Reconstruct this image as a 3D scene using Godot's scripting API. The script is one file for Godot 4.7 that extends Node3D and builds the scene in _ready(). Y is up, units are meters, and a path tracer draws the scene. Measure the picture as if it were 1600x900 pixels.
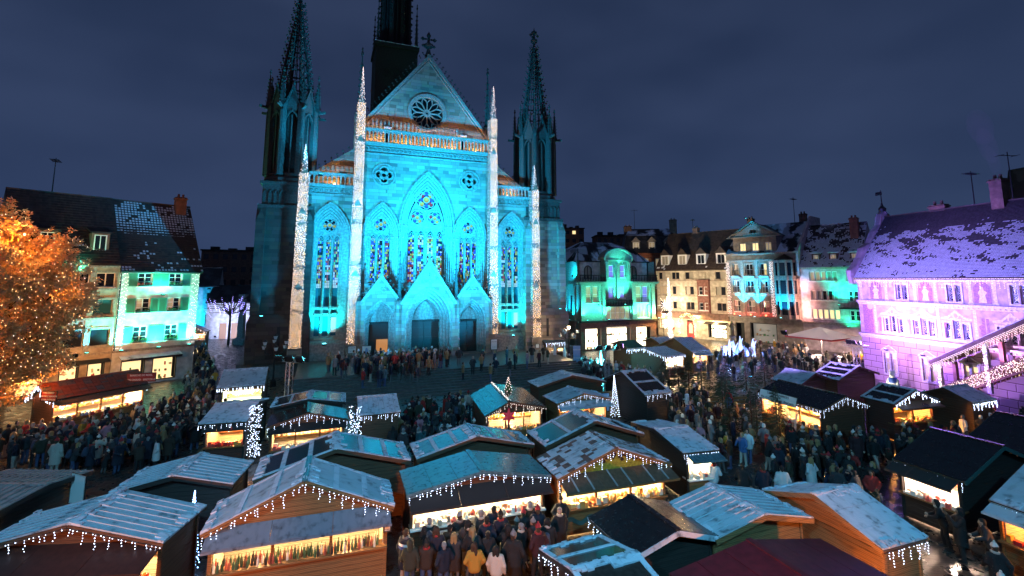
extends Node3D

# ---------------------------------------------------------------- mesh builder
class MB:
	var v := PackedVector3Array()
	var c := PackedColorArray()
	var colored := false
	var col := Color.WHITE
	var xf := Transform3D.IDENTITY

	func tri(a: Vector3,b: Vector3,d: Vector3) -> void:
		v.append(xf*a); v.append(xf*b); v.append(xf*d)
		if colored:
			c.append(col); c.append(col); c.append(col)

	func quad(a: Vector3,b: Vector3,d: Vector3,e: Vector3) -> void:
		tri(a,b,d); tri(a,d,e)

	# corners lo/hi; skip is a string of faces left out among "xXyYzZ"
	func box(lo: Vector3,hi: Vector3,skip := "") -> void:
		var a := lo; var b := hi
		var p := [Vector3(a.x,a.y,a.z),Vector3(b.x,a.y,a.z),Vector3(b.x,b.y,a.z),Vector3(a.x,b.y,a.z),
			Vector3(a.x,a.y,b.z),Vector3(b.x,a.y,b.z),Vector3(b.x,b.y,b.z),Vector3(a.x,b.y,b.z)]
		hexa(p,skip)

	func hexa(p: Array,skip := "") -> void:
		if not "z" in skip: quad(p[0],p[1],p[2],p[3])
		if not "Z" in skip: quad(p[5],p[4],p[7],p[6])
		if not "x" in skip: quad(p[4],p[0],p[3],p[7])
		if not "X" in skip: quad(p[1],p[5],p[6],p[2])
		if not "y" in skip: quad(p[4],p[5],p[1],p[0])
		if not "Y" in skip: quad(p[3],p[2],p[6],p[7])

	func cbox(x: float,y: float,z: float,sx: float,sy: float,sz: float,skip := "") -> void:
		box(Vector3(x - sx / 2,y,z - sz / 2),Vector3(x + sx / 2,y + sy,z + sz / 2),skip)

	# a square bar from p to q, w wide and h high, top side towards up
	func bar(p: Vector3,q: Vector3,w: float,h: float,up := Vector3.UP) -> void:
		var d := (q - p)
		var s := d.cross(up).normalized()
		if s.length() < 0.5: s = d.cross(Vector3.RIGHT).normalized()
		var u := s.cross(d).normalized()
		s *= w / 2; u *= h / 2
		hexa([q - s - u,q + s - u,q + s + u,q - s + u,p - s - u,p + s - u,p + s + u,p - s + u])

	func tube(p: Vector3,q: Vector3,r0: float,r1: float,n := 6,caps := true) -> void:
		var d := (q - p).normalized()
		var s := d.cross(Vector3.UP)
		if s.length() < 0.05: s = d.cross(Vector3.RIGHT)
		s = s.normalized()
		var u := s.cross(d)
		for i in n:
			var a := TAU*i / n; var b := TAU*(i + 1) / n
			var e := s*cos(a) + u*sin(a); var f := s*cos(b) + u*sin(b)
			if r1 > 0.0005: quad(p + e*r0,p + f*r0,q + f*r1,q + e*r1)
			else: tri(p + e*r0,p + f*r0,q)
			if caps:
				tri(p,p + f*r0,p + e*r0)
				if r1 > 0.0005: tri(q,q + e*r1,q + f*r1)

	func path(pts: Array,r: float,n := 5) -> void:
		for i in pts.size() - 1:
			tube(pts[i],pts[i + 1],r,r,n,false)

	# profile of Vector2(radius, height) turned about the y axis at o
	func lathe(prof: Array,n := 10,o := Vector3.ZERO,turn := 0.0,sx := 1.0,sz := 1.0) -> void:
		for i in prof.size() - 1:
			var p: Vector2 = prof[i]; var q: Vector2 = prof[i + 1]
			for k in n:
				var a := TAU*k / n + turn; var b := TAU*(k + 1) / n + turn
				var ca := Vector3(cos(a)*sx,0,sin(a)*sz); var cb := Vector3(cos(b)*sx,0,sin(b)*sz)
				var p0 := o + ca*p.x + Vector3(0,p.y,0); var p1 := o + cb*p.x + Vector3(0,p.y,0)
				var q0 := o + ca*q.x + Vector3(0,q.y,0); var q1 := o + cb*q.x + Vector3(0,q.y,0)
				if p.x > 0.0005: tri(p0,q1,p1)
				if q.x > 0.0005: tri(p0,q0,q1)

	func octa(o: Vector3,r: float,ry := -1.0) -> void:
		var h := r if ry < 0 else ry
		var p := [Vector3(r,0,0),Vector3(0,0,r),Vector3(-r,0,0),Vector3(0,0,-r)]
		for i in 4:
			tri(o + p[i],o + Vector3(0,h,0),o + p[(i + 1) % 4])
			tri(o + p[(i + 1) % 4],o - Vector3(0,h,0),o + p[i])

	static func area(p: PackedVector2Array) -> float:
		var s := 0.0
		for i in p.size():
			var q := p[(i + 1) % p.size()]
			s += p[i].x*q.y - q.x*p[i].y
		return s / 2

	static func ccw(p: PackedVector2Array) -> PackedVector2Array:
		if area(p) < 0:
			p = p.duplicate(); p.reverse()
		return p

	func flat(p: PackedVector2Array,z: float,front := true) -> void:
		p = ccw(p)
		var t := Geometry2D.triangulate_polygon(p)
		for i in range(0,t.size(),3):
			var a := p[t[i]]; var b := p[t[i + 1]]; var d := p[t[i + 2]]
			if (b - a).cross(d - a) < 0:
				var e := b; b = d; d = e
			if front: tri(Vector3(a.x,a.y,z),Vector3(d.x,d.y,z),Vector3(b.x,b.y,z))
			else: tri(Vector3(a.x,a.y,z),Vector3(b.x,b.y,z),Vector3(d.x,d.y,z))

	func sides(p: PackedVector2Array,z0: float,z1: float,outward := true) -> void:
		p = ccw(p)
		for i in p.size():
			var a := p[i]; var b := p[(i + 1) % p.size()]
			if outward: quad(Vector3(a.x,a.y,z1),Vector3(b.x,b.y,z1),Vector3(b.x,b.y,z0),Vector3(a.x,a.y,z0))
			else: quad(Vector3(b.x,b.y,z1),Vector3(a.x,a.y,z1),Vector3(a.x,a.y,z0),Vector3(b.x,b.y,z0))

	func prism(p: PackedVector2Array,z0: float,z1: float,back := true) -> void:
		flat(p,z1,true)
		if back: flat(p,z0,false)
		sides(p,z0,z1)

	# a wall with openings that really are open
	func wall(outline: PackedVector2Array,holes: Array,z0: float,z1: float,back := false) -> void:
		var cuts := []
		var lo := 1e9; var hi := -1e9; var yl := 1e9; var yh := -1e9
		for p in outline:
			lo = minf(lo,p.x); hi = maxf(hi,p.x); yl = minf(yl,p.y); yh = maxf(yh,p.y)
		for h in holes:
			var a := 1e9; var b := -1e9
			for p in h:
				a = minf(a,p.x); b = maxf(b,p.x)
			cuts.append((a + b) / 2)
		cuts.sort()
		var edges := [lo - 1]
		for x in cuts:
			if x - edges[-1] > 0.01: edges.append(x)
		edges.append(hi + 1)
		for i in edges.size() - 1:
			var slab := PackedVector2Array([Vector2(edges[i],yl - 1),Vector2(edges[i + 1],yl - 1),Vector2(edges[i + 1],yh + 1),Vector2(edges[i],yh + 1)])
			var polys: Array = Geometry2D.intersect_polygons(outline,slab)
			for h in holes:
				var next := []
				for p in polys:
					next.append_array(Geometry2D.clip_polygons(p,h))
				polys = next
			for p in polys:
				if absf(area(p)) < 0.0004: continue
				flat(p,z1,true)
				if back: flat(p,z0,false)
		sides(outline,z0,z1)
		for h in holes:
			sides(h,z0,z1,false)

	# a moulding that follows a 2D path: from wi inside to wo outside it, between depths z0 and z1
	func ring(p: PackedVector2Array,closed: bool,wi: float,wo: float,z0: float,z1: float,back := false) -> void:
		if closed and area(p) > 0:
			p = p.duplicate(); p.reverse()
		var n := p.size()
		var a := PackedVector2Array(); var b := PackedVector2Array()
		for i in n:
			var prev := p[(i - 1 + n) % n] if closed or i > 0 else p[i]
			var nxt := p[(i + 1) % n] if closed or i < n - 1 else p[i]
			var d0 := (p[i] - prev).normalized(); var d1 := (nxt - p[i]).normalized()
			if d0 == Vector2.ZERO: d0 = d1
			if d1 == Vector2.ZERO: d1 = d0
			var t := (d0 + d1).normalized()
			var m := Vector2(-t.y,t.x)
			var k := 1.0 / maxf(0.4,absf(m.dot(Vector2(-d0.y,d0.x))))
			a.append(p[i] - m*wi*k); b.append(p[i] + m*wo*k)
		var cnt := n if closed else n - 1
		for i in cnt:
			var j := (i + 1) % n
			var A := Vector3(a[i].x,a[i].y,z1); var B := Vector3(a[j].x,a[j].y,z1); var C := Vector3(b[j].x,b[j].y,z1); var D := Vector3(b[i].x,b[i].y,z1)
			var o := Vector3(0,0,z0 - z1)
			quad(A,D,C,B)
			quad(D,D + o,C + o,C)
			quad(B,B + o,A + o,A)
			if back: quad(B + o,C + o,D + o,A + o)
			if not closed and i == 0: quad(A,A + o,D + o,D)
			if not closed and i == cnt - 1: quad(C,C + o,B + o,B)

	func mesh(smooth := false) -> ArrayMesh:
		var n := PackedVector3Array()
		n.resize(v.size())
		if smooth:
			var acc := {}
			for i in range(0,v.size(),3):
				var f := (v[i + 2] - v[i]).cross(v[i + 1] - v[i])
				for k in 3:
					var key := (v[i + k]*2000.0).round()
					acc[key] = acc.get(key,Vector3.ZERO) + f
			for i in v.size():
				n[i] = (acc[(v[i]*2000.0).round()] as Vector3).normalized()
		else:
			for i in range(0,v.size(),3):
				var f := (v[i + 2] - v[i]).cross(v[i + 1] - v[i]).normalized()
				n[i] = f; n[i + 1] = f; n[i + 2] = f
		var arr := []
		arr.resize(Mesh.ARRAY_MAX)
		arr[Mesh.ARRAY_VERTEX] = v
		arr[Mesh.ARRAY_NORMAL] = n
		if colored: arr[Mesh.ARRAY_COLOR] = c
		var m := ArrayMesh.new()
		if v.size(): m.add_surface_from_arrays(Mesh.PRIMITIVE_TRIANGLES,arr)
		return m


# ---------------------------------------------------------------- scene helpers
var M := {}
var T := {}
var rng := RandomNumberGenerator.new()

func rnd(a: float,b: float) -> float:
	return rng.randf_range(a,b)

func pick(a: Array) -> Variant:
	return a[rng.randi() % a.size()]

func thing(called: String,label: String,category: String,at := Vector3.ZERO,turn := 0.0,group := "") -> Node3D:
	var o := Node3D.new()
	o.name = called
	o.position = at
	o.rotation.y = turn
	add_child(o,true)
	return tag(o,label,category,group)

func tag(o: Node3D,label: String,category: String,group := "",kind := "") -> Node3D:
	if label: o.set_meta("label",label)
	if category: o.set_meta("category",category)
	if group: o.set_meta("group",group)
	if kind: o.set_meta("kind",kind)
	return o

func put(called: String,mesh: Mesh,m: Material,parent: Node = null,label := "") -> MeshInstance3D:
	var o := MeshInstance3D.new()
	o.name = called
	o.mesh = mesh
	o.material_override = m
	(parent if parent else self).add_child(o,true)
	if label: o.set_meta("label",label)
	return o

func obj(called: String,b: MB,m: Material,parent: Node = null,label := "",smooth := false) -> MeshInstance3D:
	return put(called,b.mesh(smooth),m,parent,label)

func stuff(o: Node3D) -> Node3D:
	o.set_meta("kind","stuff")
	return o

func struct(called: String,b: MB,m: Material,parent: Node = null) -> MeshInstance3D:
	var o := obj(called,b,m,parent)
	if parent == null: o.set_meta("kind","structure")
	return o

func rect(x0: float,y0: float,x1: float,y1: float) -> PackedVector2Array:
	return PackedVector2Array([Vector2(x0,y0),Vector2(x1,y0),Vector2(x1,y1),Vector2(x0,y1)])

func arch(cx: float,w: float,ys: float,ya: float,n := 9) -> PackedVector2Array:
	var r := ya - ys
	var R := (w*w + r*r) / (2*w)
	var p := PackedVector2Array()
	var top := atan2(r,w - R)
	for i in n + 1:
		var a := PI + (top - PI)*i / n
		p.append(Vector2(cx - w + R + cos(a)*R,ys + sin(a)*R))
	p[n] = Vector2(cx,ya)
	for i in range(n - 1,-1,-1):
		p.append(Vector2(2*cx - p[i].x,p[i].y))
	return p

func arch_open(cx: float,w: float,yb: float,ys: float,ya: float,n := 9) -> PackedVector2Array:
	var p := arch(cx,w,ys,ya,n)
	p.append(Vector2(cx + w,yb)); p.append(Vector2(cx - w,yb))
	return p

func circle(cx: float,cy: float,r: float,n := 20,a0 := 0.0) -> PackedVector2Array:
	var p := PackedVector2Array()
	for i in n: p.append(Vector2(cx + cos(a0 + TAU*i / n)*r,cy + sin(a0 + TAU*i / n)*r))
	return p

func foil(cx: float,cy: float,r: float,k: int,n := 7,a0 := PI / 2) -> PackedVector2Array:
	# outline of a k-foil of overall radius r
	var p := PackedVector2Array()
	var s := sin(PI / k)
	var lobe := r*s / (1 + s)*1.12
	var d := r - lobe
	for i in k:
		var a := a0 + TAU*i / k
		for j in n:
			var t := a + (float(j) / (n - 1) - 0.5)*(PI + TAU / k)*0.94
			p.append(Vector2(cx + cos(a)*d + cos(t)*lobe,cy + sin(a)*d + sin(t)*lobe))
	return p

# ---------------------------------------------------------------- materials
func tex(noise: FastNoiseLite,lo: float,hi: float,size := 512) -> NoiseTexture2D:
	var t := NoiseTexture2D.new()
	t.width = size; t.height = size
	t.seamless = true
	t.noise = noise
	var g := Gradient.new()
	g.set_color(0,Color(lo,lo,lo)); g.set_color(1,Color(hi,hi,hi))
	t.color_ramp = g
	return t

func fnl(type: int,freq: float,seed_: int,oct := 4) -> FastNoiseLite:
	var f := FastNoiseLite.new()
	f.noise_type = type; f.frequency = freq; f.seed = seed_; f.fractal_octaves = oct
	return f

func image_tex(w: int,h: int,f: Callable) -> ImageTexture:
	var im := Image.create(w,h,false,Image.FORMAT_RGB8)
	for y in h:
		for x in w:
			im.set_pixel(x,y,(f as Callable).call(x,y))
	return ImageTexture.create_from_image(im)

# colour is a linear, real-world base colour
func mat(called: String,r: float,g: float,b: float,rough := 0.8,opt := {}) -> StandardMaterial3D:
	var m := StandardMaterial3D.new()
	m.resource_name = called
	m.albedo_color = Color(r,g,b).linear_to_srgb()
	m.roughness = rough
	m.metallic = opt.get("metal",0.0)
	var t: String = opt.get("tex","")
	if t:
		m.albedo_texture = T[t]
		m.uv1_triplanar = true
		m.uv1_world_triplanar = opt.get("world",false)
		var s: float = opt.get("scale",0.3)
		m.uv1_scale = Vector3(s,s,s)
		if opt.has("bump"):
			m.heightmap_enabled = true
			m.heightmap_texture = T[opt.bump]
			m.heightmap_scale = opt.get("relief",1.0)
		if opt.has("rtex"):
			m.roughness_texture = T[opt.rtex]
	if opt.has("detail"):
		m.detail_enabled = true
		m.detail_albedo = T[opt.detail]
		m.detail_blend_mode = BaseMaterial3D.BLEND_MODE_MUL
	if opt.has("glow"):
		m.emission_enabled = true
		m.emission = Color(r,g,b).linear_to_srgb() if not opt.has("glow_color") else (opt.glow_color as Color).linear_to_srgb()
		m.emission_energy_multiplier = opt.glow
	if opt.get("vc",false):
		m.vertex_color_use_as_albedo = true
	if opt.has("back"):
		m.backlight_enabled = true
		m.backlight = Color(opt.back,opt.back,opt.back)
	if opt.has("clear"):
		m.transparency = BaseMaterial3D.TRANSPARENCY_ALPHA
		m.albedo_color.a = opt.clear
	M[called] = m
	return m

const CAM_H := 10.0
const FOC := 760.0
const PY := 339.0

func _ready() -> void:
	rng.seed = 7
	var cam := Camera3D.new()
	cam.name = "camera"
	cam.position = Vector3(0,CAM_H,0)
	cam.rotation.x = atan(98.0 / FOC)
	cam.projection = Camera3D.PROJECTION_FRUSTUM
	cam.near = 0.2
	cam.far = 900.0
	cam.size = 0.2*900.0 / FOC
	cam.frustum_offset = Vector2(0,-(450.0 - PY) / FOC*0.2)
	cam.current = true
	add_child(cam)
	var env := Environment.new()
	env.background_mode = Environment.BG_SKY
	env.sky = Sky.new()
	env.sky.sky_material = night_sky()
	env.background_energy_multiplier = 0.58
	env.tonemap_mode = Environment.TONE_MAPPER_LINEAR
	env.tonemap_exposure = 1.75
	env.volumetric_fog_enabled = true
	env.volumetric_fog_density = 0.0
	env.sdfgi_enabled = true
	env.ssao_enabled = true
	env.ssil_enabled = true
	var we := WorldEnvironment.new()
	we.name = "world"
	we.environment = env
	add_child(we)
	var sun := DirectionalLight3D.new()   # the last of the dusk behind the overcast
	sun.name = "dusk"
	sun.light_energy = 0.02
	sun.light_color = Color(0.62,0.72,1.0)
	sun.light_angular_distance = 40.0
	sun.rotation = Vector3(deg_to_rad(-62),deg_to_rad(20),0)
	sun.shadow_enabled = true
	sun.sky_mode = DirectionalLight3D.SKY_MODE_LIGHT_ONLY
	add_child(sun)
	textures()
	materials()
	floods()
	ground()
	church()
	houses()
	stalls()
	misc()
	people()

func night_sky() -> Material:
	var m := ProceduralSkyMaterial.new()
	m.sky_top_color = Color8(33,45,71)
	m.sky_horizon_color = Color8(43,59,92)
	m.sky_curve = 0.3
	m.ground_bottom_color = Color8(20,24,36)
	m.ground_horizon_color = Color8(34,46,72)
	m.sun_angle_max = 0.1
	var f := fnl(FastNoiseLite.TYPE_SIMPLEX,1.0,5,5)
	var im := Image.create(512,256,false,Image.FORMAT_RGBA8)
	for y in 256:
		var el := (0.5 - (y + 0.5) / 256.0)*PI
		for x in 512:
			var az := (x + 0.5) / 512.0*TAU
			var d := Vector3(cos(el)*cos(az),sin(el)*2.6,cos(el)*sin(az))
			var k := clampf(0.5 + 0.9*f.get_noise_3dv(d*1.7),0,1)
			im.set_pixel(x,y,Color8(46,54,74,int(k*190)) )
	m.sky_cover = ImageTexture.create_from_image(im)
	m.sky_cover_modulate = Color(1,1,1,0.6)
	return m

func textures() -> void:
	T.mottle = tex(fnl(FastNoiseLite.TYPE_SIMPLEX,0.012,3,5),0.72,1.0)
	T.fine = tex(fnl(FastNoiseLite.TYPE_SIMPLEX,0.05,9,4),0.7,1.0)
	T.bump = tex(fnl(FastNoiseLite.TYPE_SIMPLEX,0.04,21,5),0.0,1.0)
	T.wet = tex(fnl(FastNoiseLite.TYPE_SIMPLEX,0.009,31,4),0.18,0.75)
	var patch := tex(fnl(FastNoiseLite.TYPE_SIMPLEX,0.011,44,6),0,1)
	var g := Gradient.new()
	g.offsets = PackedFloat32Array([0.0,0.2,0.3,0.5,1.0])
	g.colors = PackedColorArray([Color(0.42,0.43,0.45),Color(0.72,0.73,0.75),Color(0.9,0.91,0.93),Color(0.97,0.97,1),Color(1,1,1)])
	patch.color_ramp = g
	T.snow = patch
	var half := tex(fnl(FastNoiseLite.TYPE_SIMPLEX,0.008,47,6),0,1)
	var g2 := Gradient.new()
	g2.offsets = PackedFloat32Array([0.0,0.4,0.5,0.56,1.0])
	g2.colors = PackedColorArray([Color(0.06,0.055,0.055),Color(0.09,0.08,0.085),Color(0.35,0.36,0.4),Color(0.9,0.91,0.95),Color(1,1,1)])
	half.color_ramp = g2
	T.half_snow = half
	# ashlar: twelve courses, each stone with a tone of its own
	var tones := []
	for r in 12:
		var row := []
		var x := rng.randi() % 30
		while x < 512:
			var w := 50 + rng.randi() % 110
			var k: float = pick([rnd(0.86,1.0),rnd(0.86,1.0),rnd(0.68,0.9)])
			row.append([x,Color(k,k*rnd(0.93,1.0),k*rnd(0.86,0.97))])
			x += w
		tones.append(row)
	var course := func(x: int,y: int) -> Color:
		var r := int(y*12 / 512.0)
		var row: Array = tones[r]
		var q: Array = row[-1]
		for e in row:
			if e[0] <= x: q = e
		var yy := y - r*512.0 / 12.0
		if yy < 1.5 or absi(x - q[0]) < 2: return Color(0.62,0.6,0.57)
		return q[1]
	T.stone = image_tex(512,512,course)
	var relief := func(x: int,y: int) -> Color:
		var k: Color = (course as Callable).call(x,y)
		return Color(0.1,0.1,0.1) if k.is_equal_approx(Color(0.62,0.6,0.57)) else Color(0.6 + 0.4*k.r,0.6,0.6)
	T.stone_h = image_tex(512,512,relief)
	# setts of the square
	var setts := func(x: int,y: int) -> Color:
		var r := y / 16
		var xx := (x + (r % 2)*10) % 512
		var cidx := xx / 20
		if y % 16 < 2 or xx % 20 < 2: return Color(0.45,0.45,0.45)
		var h := hash(Vector2i(cidx,r)) % 1000 / 1000.0
		return Color.from_hsv(0.08,0.06,0.7 + 0.3*h)
	T.setts = image_tex(500,512,setts)
	# painted courses of the town hall's ground floor
	var painted := func(x: int,y: int) -> Color:
		var r := y / 64
		var xx := (x + (r % 2)*64) % 512
		var e := mini(mini(y % 64,63 - y % 64),mini(xx % 128,127 - xx % 128))
		if e < 2: return Color(0.42,0.3,0.3)
		if e < 6: return Color(1,0.93,0.9) if (y % 64) < 8 or (xx % 128) < 8 else Color(0.66,0.55,0.54)
		return Color(0.86,0.78,0.76)
	T.painted = image_tex(512,512,painted)
	var grain := func(x: int,y: int) -> Color:
		var k := 0.72 + 0.2*sin(y*0.9 + 2.0*sin(x*0.025))*sin(y*0.37) + 0.08*((hash(Vector2i(x / 9,y)) % 100) / 100.0)
		if y % 32 < 2: k *= 0.45
		return Color(k,k,k)
	T.grain = image_tex(256,256,grain)

func materials() -> void:
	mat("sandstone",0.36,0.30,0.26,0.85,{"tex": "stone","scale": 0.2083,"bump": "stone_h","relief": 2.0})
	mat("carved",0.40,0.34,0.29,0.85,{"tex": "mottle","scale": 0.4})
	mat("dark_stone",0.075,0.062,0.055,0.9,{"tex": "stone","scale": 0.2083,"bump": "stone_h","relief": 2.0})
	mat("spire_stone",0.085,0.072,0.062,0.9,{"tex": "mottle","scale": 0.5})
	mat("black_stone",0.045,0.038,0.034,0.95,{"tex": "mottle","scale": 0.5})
	mat("slate",0.035,0.032,0.034,0.6,{"tex": "half_snow","scale": 0.08})
	mat("void",0.004,0.004,0.005,0.6)
	mat("door_wood",0.06,0.035,0.025,0.5,{"tex": "grain","scale": 1.0})
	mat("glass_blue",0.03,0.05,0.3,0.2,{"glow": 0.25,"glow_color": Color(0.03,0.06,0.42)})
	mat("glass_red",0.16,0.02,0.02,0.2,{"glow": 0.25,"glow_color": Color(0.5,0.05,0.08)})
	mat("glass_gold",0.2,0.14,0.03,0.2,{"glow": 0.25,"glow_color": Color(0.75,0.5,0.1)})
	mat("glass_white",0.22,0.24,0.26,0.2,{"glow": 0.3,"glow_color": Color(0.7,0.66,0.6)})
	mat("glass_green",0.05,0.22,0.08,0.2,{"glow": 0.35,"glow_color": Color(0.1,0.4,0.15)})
	mat("glass_dark",0.012,0.014,0.02,0.12)
	mat("glass_teal",0.02,0.10,0.13,0.12)
	mat("setts",0.075,0.07,0.065,0.75,{"tex": "setts","scale": 0.25,"bump": "setts","relief": 1.2,"rtex": "wet","world": true})
	mat("step_stone",0.12,0.11,0.10,0.5,{"tex": "mottle","scale": 0.3})
	mat("iron",0.02,0.02,0.022,0.45,{"metal": 0.4})
	mat("alloy",0.45,0.46,0.48,0.35,{"metal": 0.9})
	mat("black",0.012,0.012,0.013,0.6)
	mat("white_paint",0.78,0.78,0.76,0.6)
	mat("snow",0.82,0.84,0.88,0.9,{"tex": "snow","scale": 0.12,"bump": "bump","relief": 3.0})
	mat("clean_snow",0.62,0.66,0.7,0.9,{"tex": "snow","scale": 0.35,"bump": "bump","relief": 0.8})
	mat("bulb_cold",0.62,0.74,1.0,0.4,{"glow": 4.4})
	mat("bulb_white",1.0,0.84,0.74,0.4,{"glow": 2.6})
	mat("bulb_pink",1.0,0.74,0.68,0.4,{"glow": 1.9})
	mat("bulb_gold",1.0,0.58,0.24,0.4,{"glow": 3.6})
	mat("bulb_blue",0.25,0.5,1.0,0.4,{"glow": 7.0})
	mat("lens_cyan",0.1,0.85,1.0,0.4,{"glow": 6.0})
	mat("lens_green",0.1,1.0,0.75,0.4,{"glow": 6.0})
	mat("lens_violet",0.6,0.3,1.0,0.4,{"glow": 6.0})
	mat("lens_warm",1.0,0.66,0.3,0.4,{"glow": 5.0})
	mat("lens_white",1.0,0.9,0.76,0.4,{"glow": 6.0})
	mat("lens_pale",0.6,0.85,1.0,0.4,{"glow": 6.0})
	mat("lens_red",1.0,0.12,0.06,0.4,{"glow": 6.0})

func spot(at: Vector3,to: Vector3,color: Color,energy: float,angle: float,size := 0.15,fade := 0.7) -> SpotLight3D:
	var l := SpotLight3D.new()
	l.name = "spot"
	l.light_color = color
	l.light_energy = energy
	l.spot_angle = angle
	l.spot_angle_attenuation = fade
	l.spot_range = 150.0
	l.spot_attenuation = 2.0
	l.light_size = size
	l.shadow_enabled = true
	add_child(l,true)
	l.look_at_from_position(at,to,Vector3.UP if absf((to - at).normalized().y) < 0.98 else Vector3.RIGHT)
	return l

func omni(at: Vector3,color: Color,energy: float,size := 0.1,parent: Node = null) -> OmniLight3D:
	var l := OmniLight3D.new()
	l.name = "lamp_light"
	l.light_color = color
	l.light_energy = energy
	l.omni_range = 60.0
	l.omni_attenuation = 2.0
	l.light_size = size
	l.shadow_enabled = true
	l.position = at
	(parent if parent else self).add_child(l,true)
	return l

# a projector: a housing in a yoke, with a glowing lens just behind its light
func flood(label: String,at: Vector3,to: Vector3,lens: String,color: Color,energy: float,angle: float,s := 0.3,group := "",fade := 0.7) -> Node3D:
	var t := thing("flood_light",label,"flood light",at,0.0,group)
	var d := (to - at).normalized()
	t.basis = Basis.looking_at(d,Vector3.UP if absf(d.y) < 0.98 else Vector3.RIGHT)
	var b := MB.new()
	b.box(Vector3(-s,-s*0.7,0.05),Vector3(s,s*0.7,s*0.9))
	for k in 5: b.box(Vector3(-s*0.8 + k*s*0.38,-s*0.6,s*0.9),Vector3(-s*0.7 + k*s*0.38,s*0.6,s*1.1))
	obj("housing",b,M.black,t)
	b = MB.new()
	b.box(Vector3(-s*0.9,-s*0.6,0.02),Vector3(s*0.9,s*0.6,0.049))
	obj("lamp_lens",b,M[lens],t)
	b = MB.new()
	for k in [-1.0,1.0]: b.box(Vector3(k*(s + 0.03) - 0.015,-s*1.1,s*0.3),Vector3(k*(s + 0.03) + 0.015,0.1,s*0.5))
	b.box(Vector3(-s - 0.045,-s*1.16,s*0.3),Vector3(s + 0.045,-s*1.1,s*0.5))
	obj("yoke",b,M.black,t)
	spot(at + d*0.06,to,color,energy,angle,s*0.5,fade)
	return t

const CHURCH_AT := Vector3(-10.11,0,-57.46)
const CHURCH_TURN := 0.3735

func cp(x: float, y: float, z: float) -> Vector3:      # church axes to world
	return CHURCH_AT + Basis(Vector3.UP,CHURCH_TURN)*Vector3(x,y,z)

func floods() -> void:
	var cy := Color(0.08,0.72,1.0)
	# heads of the lighting masts on the square
	for k in 3:
		flood("cyan projector on the mast left of the church steps, head %s" % ["nearest the lamp post","at the middle","nearest the church"][k],Vector3(-17.1 + k*0.9,4.35,-36.8 + k*0.25),cp(-6.0 + [0.0,6.5,14.5][k],[18.0,13.5,18.0][k],0),"lens_cyan",cy,[1050.0,800.0,1700.0][k],[26,31,27][k],0.28,"projectors on the left lighting mast")
	for k in 3:
		flood("cyan projector on the mast beside the dark slope-roofed stall, %s head" % ["leftmost","middle","rightmost"][k],Vector3(7.6 + k*0.8,4.1,-44.2 - k*0.1),cp(6.0 - [0.0,6.5,14.5][k],[18.0,13.5,18.0][k],0),"lens_cyan",cy,[1050.0,800.0,1700.0][k],[26,31,27][k],0.28,"projectors on the right lighting mast")
	for k in [-1.0,1.0]:
		flood("cyan uplight on the plinth under the %s tall aisle window" % ["left","right"][int(k > 0)],cp(k*10.8,3.3,0.55),cp(k*10.8,14.0,-0.2),"lens_cyan",Color(0.04,0.9,1.0),130,52,0.22)
	for k in [-1.0,1.0]:
		flood("narrow cyan uplight on the ledge of the %s church tower" % ["left","right"][int(k > 0)],cp(k*16.9,6.4,1.3),cp(k*16.9,14.0,0.75),"lens_cyan",Color(0.02,0.7,1.0),14,32,0.16)
	flood("cyan projector on the left aisle roof, aimed at the left spire",cp(-12.0,21.2,2.2),cp(-14.6,32.0,-2.0),"lens_cyan",cy,130,34,0.2)
	# two cool projectors high on the house behind the viewer, out of the picture: they wash the chalet roofs
	flood("cool projector on the house front above the near chalets, left one",Vector3(-9.0,17.0,2.0),Vector3(-7.5,2.5,-19.0),"lens_pale",Color(0.44,0.8,0.98),205,50,0.3)
	flood("cool projector on the house front above the near chalets, right one",Vector3(9.0,17.0,2.0),Vector3(6.0,2.5,-18.0),"lens_pale",Color(0.38,0.8,0.98),195,46,0.3)
	for k in 3:
		flood("warm street lantern under the viewer's window, out of the picture, %s" % ["left one","middle one","right one"][k],Vector3(-9.5 + k*8.0,3.4,-3.5),Vector3(-10.5 + k*9.0,0.9,-18.0),"lens_warm",Color(1.0,0.54,0.19),105,22,0.2,"",0.8)

func ground() -> void:
	var b := MB.new()
	b.quad(Vector3(-500,0,-700),Vector3(500,0,-700),Vector3(500,0,120),Vector3(-500,0,120))
	struct("ground",b,M.setts)
	# terrace in front of the church and its steps
	b = MB.new()
	b.xf = Transform3D(Basis(Vector3.UP,CHURCH_TURN),CHURCH_AT)
	b.box(Vector3(-19,0,-40),Vector3(19.5,1.5,0.2),"y")
	b.box(Vector3(-13.2,0,0.2),Vector3(14.2,1.5,10.2),"yz")
	struct("terrace",b,M.step_stone)
	var st := Node3D.new()
	st.name = "steps"
	st.transform = Transform3D(Basis(Vector3.UP,CHURCH_TURN),CHURCH_AT)
	add_child(st,true)
	st.set_meta("kind","structure")
	for k in 9:
		b = MB.new()
		var x0 := -13.2 - 0.0; var x1 := 14.2
		b.box(Vector3(x0,0.0,10.2 + k*0.42),Vector3(x1,1.35 - k*0.15,10.2 + (k + 1)*0.42),"yz")
		b.box(Vector3(x0 + 0.01,1.352 - k*0.15,10.2 + (k + 1)*0.42 - 0.06),Vector3(x1 - 0.01,1.36 - k*0.15,10.2 + (k + 1)*0.42 - 0.02),"y")
		obj("step",b,M.step_stone,st)

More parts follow.
